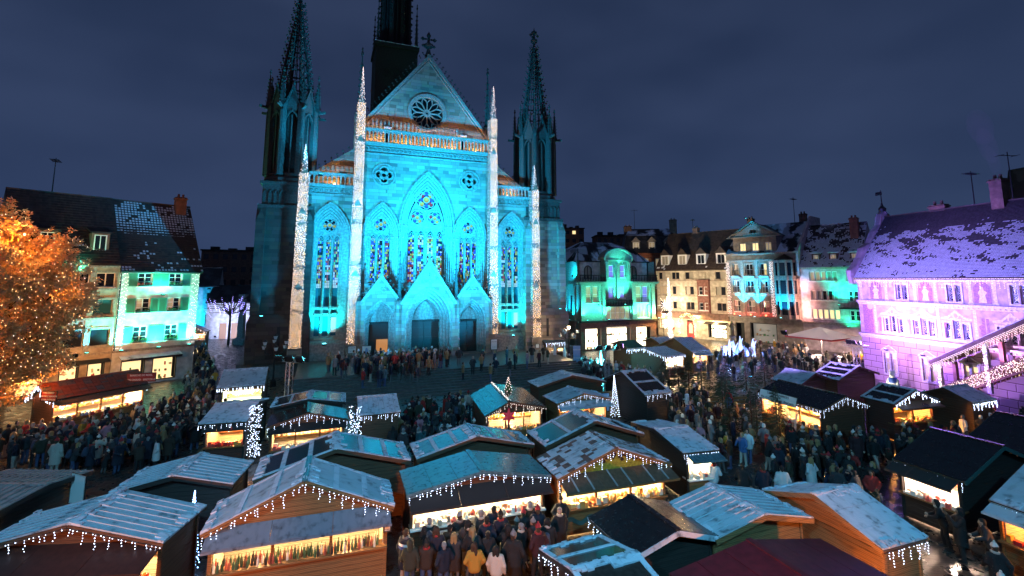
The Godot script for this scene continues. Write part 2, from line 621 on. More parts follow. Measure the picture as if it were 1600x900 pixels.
func crockets(p: Vector3,q: Vector3,n: int,r: float,out: Vector3,parent: Node,m: Material,called := "crocket") -> void:
	for k in n:
		var b := MB.new()
		var o := p.lerp(q,(k + 0.5) / n) + out*r*0.6
		b.octa(o,r*0.55,r*0.4)
		b.octa(o + out*r*0.7 + Vector3(0,r*0.5,0),r*0.5,r*0.55)
		obj(called,b,m,parent)

func pinnacle(x: float,y: float,z: float,w: float,h: float,parent: Node,m: Material,crock := true,called := "pinnacle") -> void:
	var b := MB.new()
	b.lathe([Vector2(w*0.9,0),Vector2(w*0.75,h*0.05),Vector2(w*0.62,h*0.08),Vector2(w*0.12,h*0.86),Vector2(w*0.34,h*0.88),Vector2(w*0.34,h*0.91),Vector2(w*0.1,h*0.93),Vector2(w*0.26,h*0.96),Vector2(0,h)],4,Vector3(x,y,z),PI / 4)
	if crock:
		for k in 7:
			var t := 0.12 + k*0.1
			var r := w*(0.66 - 0.56*t)
			for s in [Vector2(1,1),Vector2(1,-1),Vector2(-1,1),Vector2(-1,-1)]:
				b.octa(Vector3(x + s.x*r,y + h*t,z + s.y*r),w*0.19)
	obj(called,b,m,parent)

# a traceried window; the glass is set in small leaded pieces
func window(called: String,cx: float,w: float,yb: float,ys: float,ya: float,lights: int,zt: float,parent: Node,spec: Dictionary,glassy := true) -> void:
	var g := thing_part(called,parent)
	var open := arch_open(cx,w,yb,ys,ya,10)
	var b := MB.new()
	b.flat(open,zt - 0.14)
	obj("backing_glass",b,M[spec.get("backing","glass_teal")],g)
	b = MB.new()   # pierced stone over the lancets
	var cutouts := []
	for r in spec.roses: cutouts.append(circle(cx + r[0],r[1],r[2]*0.97,16))
	for k in lights: cutouts.append(arch_open(cx - w + 2.0*w / lights*(k + 0.5),w / lights*0.64,yb - 0.2,spec.head - 0.2*w / lights,spec.head + 1.1*w / lights,5))
	b.wall(open,cutouts,zt - 0.13,zt - 0.03)
	obj("plate_tracery",b,M.carved,g)
	b = MB.new()
	b.ring(open,true,0.13,0.0,zt - 0.12,zt + 0.1)
	obj("frame",b,M.carved,g)
	var lw := 2.0*w / lights
	var head: float = spec.head
	for k in lights - 1:
		b = MB.new()
		var x := cx - w + lw*(k + 1)
		b.box(Vector3(x - 0.075,yb,zt - 0.1),Vector3(x + 0.075,head + lw*0.3,zt + 0.12))
		b.tube(Vector3(x,yb,zt + 0.14),Vector3(x,head + lw*0.3,zt + 0.14),0.05,0.05,6)
		obj("mullion",b,M.carved,g)
	for k in lights:
		var x := cx - w + lw*(k + 0.5)
		b = MB.new()
		b.ring(arch(x,lw*0.46,head - lw*0.2,head + lw*0.62,6),false,0.0,0.09,zt - 0.1,zt + 0.1)
		b.ring(foil(x,head - lw*0.02,lw*0.33,3,5),true,0.03,0.03,zt - 0.1,zt + 0.06)
		obj("lancet_head",b,M.carved,g)
	for r in spec.roses:
		b = MB.new()
		b.ring(circle(cx + r[0],r[1],r[2],22),true,0.1,0.05,zt - 0.1,zt + 0.13)
		b.ring(foil(cx + r[0],r[1],r[2]*0.84,r[3],6),true,0.04,0.05,zt - 0.1,zt + 0.07)
		b.ring(circle(cx + r[0],r[1],r[2]*0.3,12),true,0.05,0.03,zt - 0.1,zt + 0.08)
		obj("tracery_rose",b,M.carved,g)
		for k in int(r[3]):
			b = MB.new()
			var a: float = PI / 2 + TAU*k / r[3]
			b.flat(circle(cx + r[0] + cos(a)*r[2]*0.56,r[1] + sin(a)*r[2]*0.56,r[2]*0.22,8),zt - 0.1)
			obj("rose_glass",b,M[spec.rose_glass[k % spec.rose_glass.size()]],g)
		b = MB.new()
		b.flat(circle(cx + r[0],r[1],r[2]*0.27,10),zt - 0.1)
		obj("rose_glass",b,M[spec.rose_glass[-1]],g)
	# leaded lights, coloured piece by piece
	var by := {}
	for k in lights:
		var x0 := cx - w + lw*(k + 0.2); var x1 := cx - w + lw*(k + 0.8)
		var y: float = spec.bottom
		var row := 0
		while y < head - 0.05:
			var ph := rnd(0.2,0.34)
			var n := 3
			for j in n:
				var name_: String = pick(spec.glass)
				if row % 3 == 2: name_ = pick(["glass_white","glass_gold","glass_dark"])
				elif j == 1 and row % 3 == 0: name_ = pick(["glass_red","glass_gold","glass_dark","glass_blue"])
				if spec.get("pale",0.0) > rng.randf()*(y - spec.bottom) / 2.0 and y < spec.bottom + 2.4: name_ = "glass_white"
				if not by.has(name_): by[name_] = MB.new()
				var a := lerpf(x0,x1,float(j) / n) + 0.02; var e := lerpf(x0,x1,float(j + 1) / n) - 0.02
				(by[name_] as MB).box(Vector3(a,y,zt - 0.13),Vector3(e,y + ph - 0.04,zt - 0.1 + rnd(0,0.012)),"zxXyY")
			y += ph; row += 1
	for name_ in by:
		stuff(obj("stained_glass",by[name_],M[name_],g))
	if spec.has("transom"):
		for y in spec.transom:
			b = MB.new()
			b.box(Vector3(cx - w,y - 0.16,zt - 0.1),Vector3(cx + w,y + 0.16,zt + 0.16))
			for k in lights*3: b.octa(Vector3(cx - w + 2*w*(k + 0.5) / (lights*3),y,zt + 0.16),0.09)
			obj("transom",b,M.carved,g)

func thing_part(called: String,parent: Node) -> Node3D:
	var o := Node3D.new()
	o.name = called
	parent.add_child(o,true)
	return o

func mouldings(cx: float,w: float,yb: float,ys: float,ya: float,n: int,step: float,z1: float,dz: float,parent: Node,m: Material,called := "archivolt") -> void:
	# nested orders, each a step further in and deeper
	var ratio := (ya - ys) / w
	for k in n:
		var ww := w - step*k
		var p := arch(cx,ww,ys,ys + ratio*ww,10)
		p.insert(0,Vector2(cx - ww,yb)); p.append(Vector2(cx + ww,yb))
		var b := MB.new()
		b.ring(p,false,step*0.98,0.0,z1 - dz*(k + 1) - 0.1,z1 - dz*k)
		b.ring(p,false,-step*0.28,step*0.55,z1 - dz*k,z1 - dz*k + 0.07)
		obj(called,b,m,parent)

func balustrade(x0: float,x1: float,y: float,h: float,z: float,parent: Node) -> void:
	var g := thing_part("balustrade",parent)
	var b := MB.new()
	b.box(Vector3(x0,y,z - 0.22),Vector3(x1,y + 0.16,z + 0.22))
	obj("base_rail",b,M.carved,g)
	b = MB.new()
	b.box(Vector3(x0,y + h - 0.2,z - 0.2),Vector3(x1,y + h,z + 0.24))
	obj("top_rail",b,M.carved,g)
	var n := int((x1 - x0) / 0.44)
	for k in n + 1:
		var x := lerpf(x0 + 0.08,x1 - 0.08,float(k) / n)
		b = MB.new()
		b.box(Vector3(x - 0.065,y + 0.16,z - 0.1),Vector3(x + 0.065,y + h - 0.2,z + 0.1),"yY")
		if k < n:
			var st := (x1 - x0 - 0.16) / n
			b.ring(arch(x + st / 2,st / 2 - 0.05,y + h - 0.62,y + h - 0.26,4),false,0.02,0.08,z - 0.08,z + 0.08)
		obj("baluster",b,M.carved,g)

func frieze(x0: float,x1: float,y0: float,y1: float,z: float,parent: Node) -> void:
	var b := MB.new()
	b.box(Vector3(x0,y0,z),Vector3(x1,y0 + 0.12,z + 0.16))
	b.box(Vector3(x0,y1 - 0.16,z),Vector3(x1,y1,z + 0.4))
	var n := int((x1 - x0) / 0.5)
	for k in n:
		var x := lerpf(x0,x1,(k + 0.5) / n)
		b.ring(circle(x,(y0 + y1) / 2,0.24,8),true,0.05,0.05,z,z + 0.13)
		b.octa(Vector3(x,(y0 + y1) / 2,z + 0.05),0.12)
	obj("carved_frieze",b,M.carved,parent)

func buttress(x: float,top: float,tip: float,sets: Array,parent: Node) -> void:
	var g := thing_part("buttress",parent)
	var b := MB.new()
	b.box(Vector3(x - 0.7,1.5,0),Vector3(x + 0.7,3.0,1.35),"y")
	var y := 3.0; var w := 0.52; var d := 1.2
	for s in sets + [top]:
		b.box(Vector3(x - w,y,-0.3),Vector3(x + w,s,d),"y")
		# gablet on the set-off
		b.prism(PackedVector2Array([Vector2(x - w - 0.08,s - 0.3),Vector2(x + w + 0.08,s - 0.3),Vector2(x,s + 0.75)]),d - 0.12,d + 0.1)
		y = s; w -= 0.045; d -= 0.08
	obj("shaft",b,M.sandstone,g)
	pinnacle(x,top,d*0.5,w*1.25,tip - top,g,M.carved,true)

# strings of bulbs hung down a shaft like a curtain
func light_curtain(label: String,x: float,y0: float,y1: float,sets: Array,tip: float) -> void:
	var t := thing("light_curtain",label,"light curtain",cp(x,y0,0),CHURCH_TURN,"light curtains on the church buttresses")
	var wires := MB.new(); var cold := MB.new(); var warm := MB.new(); var pink := MB.new()
	var y := y0; var w := 0.56; var d := 1.26
	var strands := 12
	for s in sets + [y1]:
		for k in strands:
			var xx := lerpf(-w,w,(k + 0.5) / strands)
			wires.box(Vector3(xx - 0.006,y - y0,d + 0.02),Vector3(xx + 0.006,s - y0,d + 0.032),"yY")
			var yy := y + rnd(0,0.15)
			while yy < s:
				var lvl := (yy - y0) / (y1 - y0)
				var q := rng.randf()
				var mb := pink
				if q < 0.30 + 0.25*(1.0 - lvl): mb = warm
				elif q < 0.62: mb = cold
				if not (sin(yy*1.35 + x) > 0.93 and rng.randf() < 0.55):
					mb.octa(Vector3(xx + rnd(-0.05,0.05),yy - y0,d + 0.05),rnd(0.013,0.021),0.04)
				yy += rnd(0.07,0.22)
		for sd in [-1.0,1.0]:
			for k in 3:
				var yy := y + rnd(0,0.2)
				while yy < s:
					pink.octa(Vector3(sd*(w + 0.03),yy - y0,d - 0.2 - 0.32*k),0.02,0.04)
					yy += rnd(0.3,0.6)
		y = s; w -= 0.045; d -= 0.08
	while y < tip:
		var f := (tip - y) / (tip - y1)
		for k in 3:
			pink.octa(Vector3(rnd(-w,w)*f,y - y0,0.6 + rnd(-0.2,0.62)*f + 0.2),0.022,0.045)
		y += 0.13
	obj("wire",wires,M.black,t)
	for e in [[cold,"bulb_white"],[warm,"bulb_gold"],[pink,"bulb_pink"]]:
		stuff(obj("light_bulbs",e[0],M[e[1]],t))

func tower(x: float,z: float,g: Node,m: Material) -> void:
	var t := thing_part("side_tower",g)
	var b := MB.new()
	b.box(Vector3(x - 3.0,1.5,z - 3),Vector3(x + 3.0,5.6,z + 3.6),"y")
	b.hexa([Vector3(x - 3.0,5.6,z - 3),Vector3(x + 3.0,5.6,z - 3),Vector3(x + 2.75,6.4,z - 3),Vector3(x - 2.75,6.4,z - 3),Vector3(x - 3.0,5.6,z + 3.6),Vector3(x + 3.0,5.6,z + 3.6),Vector3(x + 2.75,6.4,z + 3.1),Vector3(x - 2.75,6.4,z + 3.1)])
	b.box(Vector3(x - 2.6,6.3,z - 2.8),Vector3(x + 2.6,17.6,z + 2.7),"y")
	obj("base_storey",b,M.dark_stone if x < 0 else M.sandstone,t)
	for s in [-1.0,1.0]:
		b = MB.new()
		b.box(Vector3(x + s*2.35 - 0.45,6.4,z + 2.4),Vector3(x + s*2.35 + 0.45,16.4,z + 3.3))
		b.prism(PackedVector2Array([Vector2(x + s*2.35 - 0.5,16.1),Vector2(x + s*2.35 + 0.5,16.1),Vector2(x + s*2.35,17.3)]),z + 3.1,z + 3.36)
		b.hexa([Vector3(x + s*2.35 - 0.45,16.4,z + 2.4),Vector3(x + s*2.35 + 0.45,16.4,z + 2.4),Vector3(x + s*2.35 + 0.45,18.0,z + 2.4),Vector3(x + s*2.35 - 0.45,18.0,z + 2.4),Vector3(x + s*2.35 - 0.45,16.4,z + 3.3),Vector3(x + s*2.35 + 0.45,16.4,z + 3.3),Vector3(x + s*2.35 + 0.45,18.0,z + 2.5),Vector3(x + s*2.35 - 0.45,18.0,z + 2.5)])
		obj("corner_buttress",b,M.dark_stone if x < 0 else M.sandstone,t)
	b = MB.new()
	b.box(Vector3(x - 0.16,3.0,z + 3.58),Vector3(x + 0.16,5.2,z + 3.62))
	obj("slit_window",b,M.void,t)
	# second stage with a blind arcade under the drum
	b = MB.new()
	b.box(Vector3(x - 2.75,17.6,z - 2.8),Vector3(x + 2.75,17.95,z + 2.85))
	b.box(Vector3(x - 2.45,17.95,z - 2.6),Vector3(x + 2.45,20.2,z + 2.5),"y")
	b.box(Vector3(x - 2.7,20.2,z - 2.8),Vector3(x + 2.7,20.5,z + 2.75))
	for k in 9:
		var xx := x - 2.1 + k*0.525
		b.ring(arch(xx,0.19,19.1,19.5,3),false,0.0,0.07,z + 2.5,z + 2.62)
		b.box(Vector3(xx - 0.3,18.0,z + 2.5),Vector3(xx - 0.22,19.1,z + 2.6))
	obj("arcade_stage",b,m,t)
	b = MB.new()
	b.lathe([Vector2(2.75,20.5),Vector2(2.75,21.0),Vector2(2.45,21.3),Vector2(2.45,21.6)],8,Vector3(x,0,z),PI / 8)
	# pierced drum: eight piers
	for k in 8:
		var a := PI / 8 + TAU*k / 8
		var o := Vector3(x + cos(a)*2.45,0,z + sin(a)*2.45)
		b.tube(o + Vector3(0,21.3,0),o + Vector3(0,29.4,0),0.46,0.4,6)
		b.tube(o*1.0 + Vector3(cos(a)*0.35,21.3,sin(a)*0.35),o + Vector3(cos(a)*0.35,28.6,sin(a)*0.35),0.16,0.14,5)
	obj("drum",b,m,t)
	b = MB.new()
	b.lathe([Vector2(1.9,21.3),Vector2(1.9,30)],8,Vector3(x,0,z),PI / 8)
	obj("drum_core",b,M.black_stone,t)
	for k in 8:
		var a := TAU*k / 8
		b = MB.new()
		b.xf = Transform3D(Basis(Vector3.UP,PI / 2 - a),Vector3(x + cos(a)*2.28,0,z + sin(a)*2.28))
		# louvred lancet with gable on each face
		b.ring(arch_open(0,0.62,21.6,27.2,28.6,6),true,0.0,0.16,-0.15,0.12)
		b.box(Vector3(-0.06,21.6,-0.1),Vector3(0.06,28.2,0.05))
		b.ring(PackedVector2Array([Vector2(-0.95,28.6),Vector2(0,31.4),Vector2(0.95,28.6)]),false,0.05,0.14,-0.1,0.22)
		b.flat(PackedVector2Array([Vector2(-0.9,28.7),Vector2(0.9,28.7),Vector2(0,31.3)]),0.05)
		b.octa(Vector3(0,31.8,0.1),0.2,0.42)
		obj("window_gable",b,m,t)
	for k in 8:
		var a := PI / 8 + TAU*k / 8
		pinnacle(x + cos(a)*2.75,29.2,z + sin(a)*2.75,0.46,4.4,t,m,true,"corner_pinnacle")
		b = MB.new()   # gargoyle
		b.bar(Vector3(x + cos(a)*2.6,29.0,z + sin(a)*2.6),Vector3(x + cos(a)*3.7,29.15,z + sin(a)*3.7),0.22,0.26)
		obj("gargoyle",b,m,t)
	# openwork spire
	var sp := thing_part("openwork_spire",t)
	var tip := Vector3(x,43.6,z)
	for k in 8:
		var a := PI / 8 + TAU*k / 8
		var o := Vector3(x + cos(a)*2.05,29.4,z + sin(a)*2.05)
		b = MB.new()
		b.tube(o,tip,0.2,0.1,5)
		for j in 15:
			var q := o.lerp(tip,(j + 0.6) / 16.0)
			b.octa(q + Vector3(cos(a),0.2,sin(a))*0.3,0.2,0.17)
			b.octa(q + Vector3(cos(a),0.75,sin(a))*0.44,0.13,0.13)
		obj("spire_rib",b,m,sp)
		var a2 := PI / 8 + TAU*(k + 1) / 8
		var o2 := Vector3(x + cos(a2)*2.05,29.4,z + sin(a2)*2.05)
		b = MB.new()
		for j in 9:
			var f0 := j / 9.5; var f1 := (j + 1) / 9.5
			var p0 := o.lerp(tip,f1); var p1 := o2.lerp(tip,f1)
			b.bar(p0,p1,0.16,0.16)
			var mid0 := (o.lerp(tip,f0) + o2.lerp(tip,f0)) / 2
			var mid1 := (p0 + p1) / 2
			b.bar(mid0,mid1,0.1,0.1,Vector3.RIGHT)
		obj("spire_lattice",b,m,sp)
	b = MB.new()
	b.lathe([Vector2(0.14,0),Vector2(0.5,0.3),Vector2(0.5,0.6),Vector2(0.16,0.8),Vector2(0.14,1.3),Vector2(0.42,1.6),Vector2(0.42,1.8),Vector2(0.1,2.0),Vector2(0,2.6)],8,tip - Vector3(0,0.4,0))
	for s in [Vector3(0.55,0.9,0),Vector3(-0.55,0.9,0),Vector3(0,0.9,0.55),Vector3(0,0.9,-0.55)]: b.octa(tip + s,0.26)
	obj("finial",b,m,sp)

func church() -> void:
	var ch := thing("cathedral","huge gothic church lit cyan, with gabled front, rose window and openwork spires","church",CHURCH_AT,CHURCH_TURN)
	# nave front
	var nave := thing_part("nave_front",ch)
	var b := MB.new()
	var holes := [arch_open(0,3.05,9.6,16.2,22.6,12),arch_open(-5.25,1.95,9.6,14.8,18.6,10),arch_open(5.25,1.95,9.6,14.8,18.6,10),
		foil(-5.15,22.1,0.95,4),foil(5.15,22.1,0.95,4),
		arch_open(0,1.75,1.5,5.3,8.3,8),arch_open(-5.2,1.2,1.5,5.2,7.3,8),arch_open(5.2,1.2,1.5,5.2,7.3,8)]
	b.wall(rect(-7.6,1.5,7.6,25.7),holes,-1.0,0.0)
	obj("wall",b,M.sandstone,nave)
	mouldings(0,3.05,9.6,16.2,22.6,4,0.2,0.1,0.16,nave,M.carved)
	for s in [-1.0,1.0]: mouldings(s*5.25,1.95,9.6,14.8,18.6,4,0.19,0.1,0.16,nave,M.carved)
	for e in [[0.0,3.05,16.2,22.6],[-5.25,1.95,14.8,18.6],[5.25,1.95,14.8,18.6]]:
		b = MB.new()   # hood with small foliage
		var p := arch(e[0],e[1] + 0.1,e[2],e[3] + 0.16,12)
		b.ring(p,false,0.0,0.14,0.0,0.24)
		for q in p: b.octa(Vector3(q.x,q.y + 0.06,0.26),0.1)
		for s in [-1.0,1.0]:
			for k in 4:
				var xx: float = e[0] + s*(e[1] - 0.1 - k*0.2)
				b.tube(Vector3(xx,9.6,0.04 - k*0.16),Vector3(xx,e[2],0.04 - k*0.16),0.07,0.07,6)
				b.lathe([Vector2(0.08,0),Vector2(0.15,0.2),Vector2(0.16,0.3)],6,Vector3(xx,e[2] - 0.15,0.04 - k*0.16))
		obj("hood_mould",b,M.carved,nave)
	var blues := ["glass_blue","glass_blue","glass_dark","glass_gold","glass_blue","glass_red","glass_green"]
	window("great_window",0,2.25,9.6,15.6,20.9,4,-0.62,nave,{"head": 15.2,"bottom": 9.7,"glass": ["glass_blue","glass_red","glass_white","glass_gold","glass_green","glass_white","glass_blue"],"pale": 0.0,"backing": "glass_dark",
		"roses": [[0.0,19.55,1.32,8],[-1.05,17.35,0.92,5],[1.05,17.35,0.92,5]],"rose_glass": ["glass_blue","glass_red","glass_blue","glass_gold"]})
	for s in [-1.0,1.0]:
		window("side_window",s*5.25,1.2,9.6,15.2,17.6,3,-0.62,nave,{"head": 14.7,"bottom": 9.7,"glass": blues,"backing": "glass_dark","roses": [[0.0,16.35,0.88,6]],"rose_glass": ["glass_dark","glass_blue","glass_gold"]})
		b = MB.new()
		b.ring(circle(s*5.15,22.1,1.22,22),true,0.0,0.14,0,0.1)
		b.ring(foil(s*5.15,22.1,1.0,4),true,0.05,0.1,-0.25,0.12)
		b.ring(circle(s*5.15,22.1,0.3,12),true,0.05,0.05,-0.3,0.02)
		for k in 4: b.octa(Vector3(s*5.15 + cos(TAU*k / 4)*0.45,22.1 + sin(TAU*k / 4)*0.45,-0.2),0.2)
		obj("quatrefoil",b,M.carved,nave)
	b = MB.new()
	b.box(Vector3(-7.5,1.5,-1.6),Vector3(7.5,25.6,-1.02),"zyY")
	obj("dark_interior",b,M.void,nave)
	b = MB.new()
	for e in [[-7.5,-7.2],[-3.3,-3.0],[-2.95,2.95],[3.0,3.3],[7.2,7.5]]:
		b.hexa([Vector3(e[0],9.2,0),Vector3(e[1],9.2,0),Vector3(e[1],9.6,0),Vector3(e[0],9.6,0),Vector3(e[0],9.2,0.4),Vector3(e[1],9.2,0.4),Vector3(e[1],9.3,0.4),Vector3(e[0],9.3,0.4)])
	obj("sill_course",b,M.carved,nave)
	frieze(-7.5,7.5,24.5,25.7,0.0,nave)
	balustrade(-7.5,7.5,25.7,1.75,0.3,nave)
	for x in [-2.6,3.4]:
		pinnacle(x,25.7,0.35,0.28,2.9,nave,M.carved,false)
	# gable with the rose
	var gab := thing_part("gable",ch)
	b = MB.new()
	var gp := PackedVector2Array([Vector2(-7.9,25.0),Vector2(7.9,25.0),Vector2(7.9,28.5),Vector2(0,38.3),Vector2(-7.9,28.5)])
	b.wall(gp,[circle(0,30.7,2.0,28),rect(-5.1,25.8,-4.4,28.3),rect(4.3,25.8,5.0,28.0)],-2.0,-1.3)
	obj("wall",b,M.sandstone,gab)
	b = MB.new()
	b.flat(circle(0,30.7,2.1,28),-1.95)
	obj("rose_glass",b,M.glass_dark,gab)
	for x in [-5.15,4.25]:
		b = MB.new(); b.box(Vector3(x,25.8,-1.95),Vector3(x + 0.8,28.3,-1.9)); obj("gable_door",b,M.glass_dark,gab)
	for x in [-5.1,4.3]:
		b = MB.new()
		b.box(Vector3(x - 0.08,28.1,-1.32),Vector3(x + 0.78,28.3,-1.1))
		obj("lintel",b,M.snow,gab)
	var rose := thing_part("rose_window",gab)
	b = MB.new()
	b.ring(circle(0,30.7,2.0,32),true,0.0,0.2,-1.5,-1.2)
	b.ring(circle(0,30.7,2.32,32),true,0.1,0.1,-1.4,-1.12)
	for k in 32: b.octa(Vector3(cos(TAU*k / 32)*2.14,30.7 + sin(TAU*k / 32)*2.14,-1.24),0.09)
	obj("outer_ring",b,M.carved,rose)
	for k in 12:
		var a := TAU*k / 12
		b = MB.new()
		b.xf = Transform3D(Basis(Vector3(0,0,1),a),Vector3(0,30.7,0))
		b.box(Vector3(0.35,-0.055,-1.7),Vector3(1.35,0.055,-1.45))
		b.ring(PackedVector2Array([Vector2(1.3,0),Vector2(1.62,0.17),Vector2(1.85,0.42),Vector2(1.98,0.5)]),false,0.05,0.05,-1.7,-1.45)
		b.ring(PackedVector2Array([Vector2(1.3,0),Vector2(1.62,-0.17),Vector2(1.85,-0.42),Vector2(1.98,-0.5)]),false,0.05,0.05,-1.7,-1.45)
		obj("rose_spoke",b,M.carved,rose)
	b = MB.new()
	b.ring(circle(0,30.7,0.42,12),true,0.1,0.06,-1.7,-1.42)
	b.ring(foil(0,30.7,0.3,6,4),true,0.02,0.03,-1.7,-1.45)
	obj("rose_hub",b,M.carved,rose)
	for s in [-1.0,1.0]:
		b = MB.new()
		var rk := PackedVector2Array([Vector2(s*7.9,28.5),Vector2(0,38.3)])
		var w0: float = 0.62 if s > 0 else 0.12
		b.ring(rk,false,0.62 if s < 0 else -0.5,-0.5 if s < 0 else 0.62,-1.4,-1.14)
		b.ring(rk,false,-0.06 if s > 0 else 0.36,0.36 if s > 0 else -0.06,-2.1,-0.9)
		for k in 22:
			var q := rk[0].lerp(rk[1],(k + 0.5) / 22.0)
			b.octa(Vector3(q.x - s*0.2,q.y - 0.22,-1.25),0.2,0.15)
		obj("raking_cornice",b,M.carved,gab)
		crockets(Vector3(s*7.9,28.8,-1.5),Vector3(s*0.25,38.5,-1.5),19,0.26,Vector3(s*0.78,0.62,0),gab,M.spire_stone)
		pinnacle(s*8.0,29.5,-1.6,0.62,8.6,gab,M.spire_stone)
		b = MB.new()
		b.box(Vector3(s*8.0 - 0.6,25,-2.2),Vector3(s*8.0 + 0.6,29.6,-1.0))
		obj("pinnacle_base",b,M.sandstone,gab)
	b = MB.new()
	b.lathe([Vector2(0.5,0),Vector2(0.3,0.5),Vector2(0.2,1.0),Vector2(0.62,1.3),Vector2(0.62,1.55),Vector2(0.2,1.8),Vector2(0.16,2.5),Vector2(0.3,2.8),Vector2(0,3.4)],8,Vector3(0,38.2,-1.5))
	for s in [-1.0,1.0]:
		b.octa(Vector3(s*0.75,40.5,-1.5),0.32,0.3); b.octa(Vector3(s*0.4,40.5,-1.5),0.3,0.14); b.octa(Vector3(s*0.7,39.6,-1.5),0.24)
	obj("finial",b,M.spire_stone,gab)
	b = MB.new()
	b.prism(PackedVector2Array([Vector2(-7.7,25),Vector2(7.7,25),Vector2(7.7,28),Vector2(0,37.6),Vector2(-7.7,28)]),-42,-2.02)
	obj("nave_roof",b,M.slate,ch)
	b = MB.new()
	b.box(Vector3(-12.9,1.5,-42),Vector3(12.9,20,-1.6),"y")
	b.hexa([Vector3(-12.9,20,-42),Vector3(12.9,20,-42),Vector3(7.7,25,-42),Vector3(-7.7,25,-42),Vector3(-12.9,20,-1.6),Vector3(12.9,20,-1.6),Vector3(7.7,25,-1.6),Vector3(-7.7,25,-1.6)])
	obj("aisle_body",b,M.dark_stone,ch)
	# aisles
	for s in [-1.0,1.0]:
		var ai := thing_part("aisle_front",ch)
		b = MB.new()
		b.wall(rect(minf(s*8.3,s*13.3),1.5,maxf(s*8.3,s*13.3),20.4),[arch_open(s*10.8,2.05,3.8,14.7,18.3,10)],-0.9,-0.1)
		obj("wall",b,M.sandstone,ai)
		mouldings(s*10.8,2.05,3.8,14.7,18.3,4,0.19,0.0,0.15,ai,M.carved)
		b = MB.new()
		var p := arch(s*10.8,2.15,14.7,18.46,12)
		b.ring(p,false,0.0,0.13,-0.1,0.14)
		for q in p: b.octa(Vector3(q.x,q.y + 0.06,0.16),0.09)
		obj("hood_mould",b,M.carved,ai)
		window("aisle_window",s*10.8,1.28,3.8,15.0,17.3,3,-0.66,ai,{"head": 14.4,"bottom": 9.1,"glass": ["glass_dark","glass_gold","glass_blue","glass_dark","glass_green","glass_red"],"pale": 0.12,"roses": [[0.0,16.05,0.86,7]],"rose_glass": ["glass_dark","glass_dark","glass_gold"],"transom": [6.9,6.2],"backing": "glass_teal"})
		for k in [0,2]:
			b = MB.new()
			var x: float = s*10.8 - 0.85 + k*0.85
			b.box(Vector3(x - 0.3,4.3,-0.79),Vector3(x + 0.3,5.9,-0.77))
			obj("lit_pane",b,M.glass_white if k else M.glass_teal,ai)
		b = MB.new()
		b.hexa([Vector3(s*10.8 - 2.2,3.3,-0.2),Vector3(s*10.8 + 2.2,3.3,-0.2),Vector3(s*10.8 + 2.2,3.8,-0.6),Vector3(s*10.8 - 2.2,3.8,-0.6),Vector3(s*10.8 - 2.2,3.2,0.25),Vector3(s*10.8 + 2.2,3.2,0.25),Vector3(s*10.8 + 2.2,3.3,0.25),Vector3(s*10.8 - 2.2,3.3,0.25)])
		b.box(Vector3(s*10.8 - 2.5,1.5,-0.1),Vector3(s*10.8 + 2.5,3.0,0.35),"y")
		b.box(Vector3(s*10.8 - 2.52,3.0,-0.1),Vector3(s*10.8 + 2.52,3.18,0.45))
		obj("plinth",b,M.carved,ai)
		var xa := minf(s*8.4,s*13.2); var xb := maxf(s*8.4,s*13.2)
		frieze(xa,xb,19.4,20.4,-0.1,ai)
		balustrade(xa,xb,20.4,1.45,0.1,ai)
		# half gable that climbs to the nave
		b = MB.new()
		b.prism(PackedVector2Array([Vector2(s*13.2,20.2),Vector2(s*13.2,21.6),Vector2(s*8.3,25.2),Vector2(s*8.3,20.2)]),-2.0,-1.5)
		b.ring(PackedVector2Array([Vector2(s*13.2,21.6),Vector2(s*8.3,25.2)]),false,0.2,0.2,-2.05,-1.3)
		obj("half_gable",b,M.sandstone,ai)
		b = MB.new()
		b.box(Vector3(s*9.6 - 0.4,20.5,-1.5),Vector3(s*9.6 + 0.4,22.4,-1.45))
		obj("roof_door",b,M.door_wood,ai)
		crockets(Vector3(s*13.0,21.9,-1.7),Vector3(s*8.6,25.2,-1.7),7,0.28,Vector3(s*0.5,0.85,0),ai,M.spire_stone)
		buttress(s*8.0,30.2,34.6,[10.4,18.2,25.6],ch)
		buttress(s*13.65,21.4,24.7,[9.0,17.0],ch)
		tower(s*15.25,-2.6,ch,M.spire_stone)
	# portals
	for e in [[0.0,3.0,3.1,7.3,11.9,1.75,5.3,8.5],[-5.2,2.05,2.2,7.4,10.2,1.2,5.2,7.3],[5.2,2.05,2.2,7.4,10.2,1.2,5.2,7.3]]:
		var po := thing_part("portal",ch)
		var x: float = e[0]; var zf := 2.2 if x == 0.0 else 1.7
		b = MB.new()
		var go := PackedVector2Array([Vector2(x - e[1],1.5),Vector2(x + e[1],1.5),Vector2(x + e[1],e[3]),Vector2(x,e[4]),Vector2(x - e[1],e[3])])
		var ww: float = e[1] - 0.35
		var ya: float = e[6] + (e[7] - e[6])*1.22
		b.wall(go,[arch_open(x,ww,1.4,e[6],ya,9)],0.02,zf)
		obj("gabled_porch",b,M.sandstone,po)
		var st: float = (ww - e[5] + 0.12) / 4.0
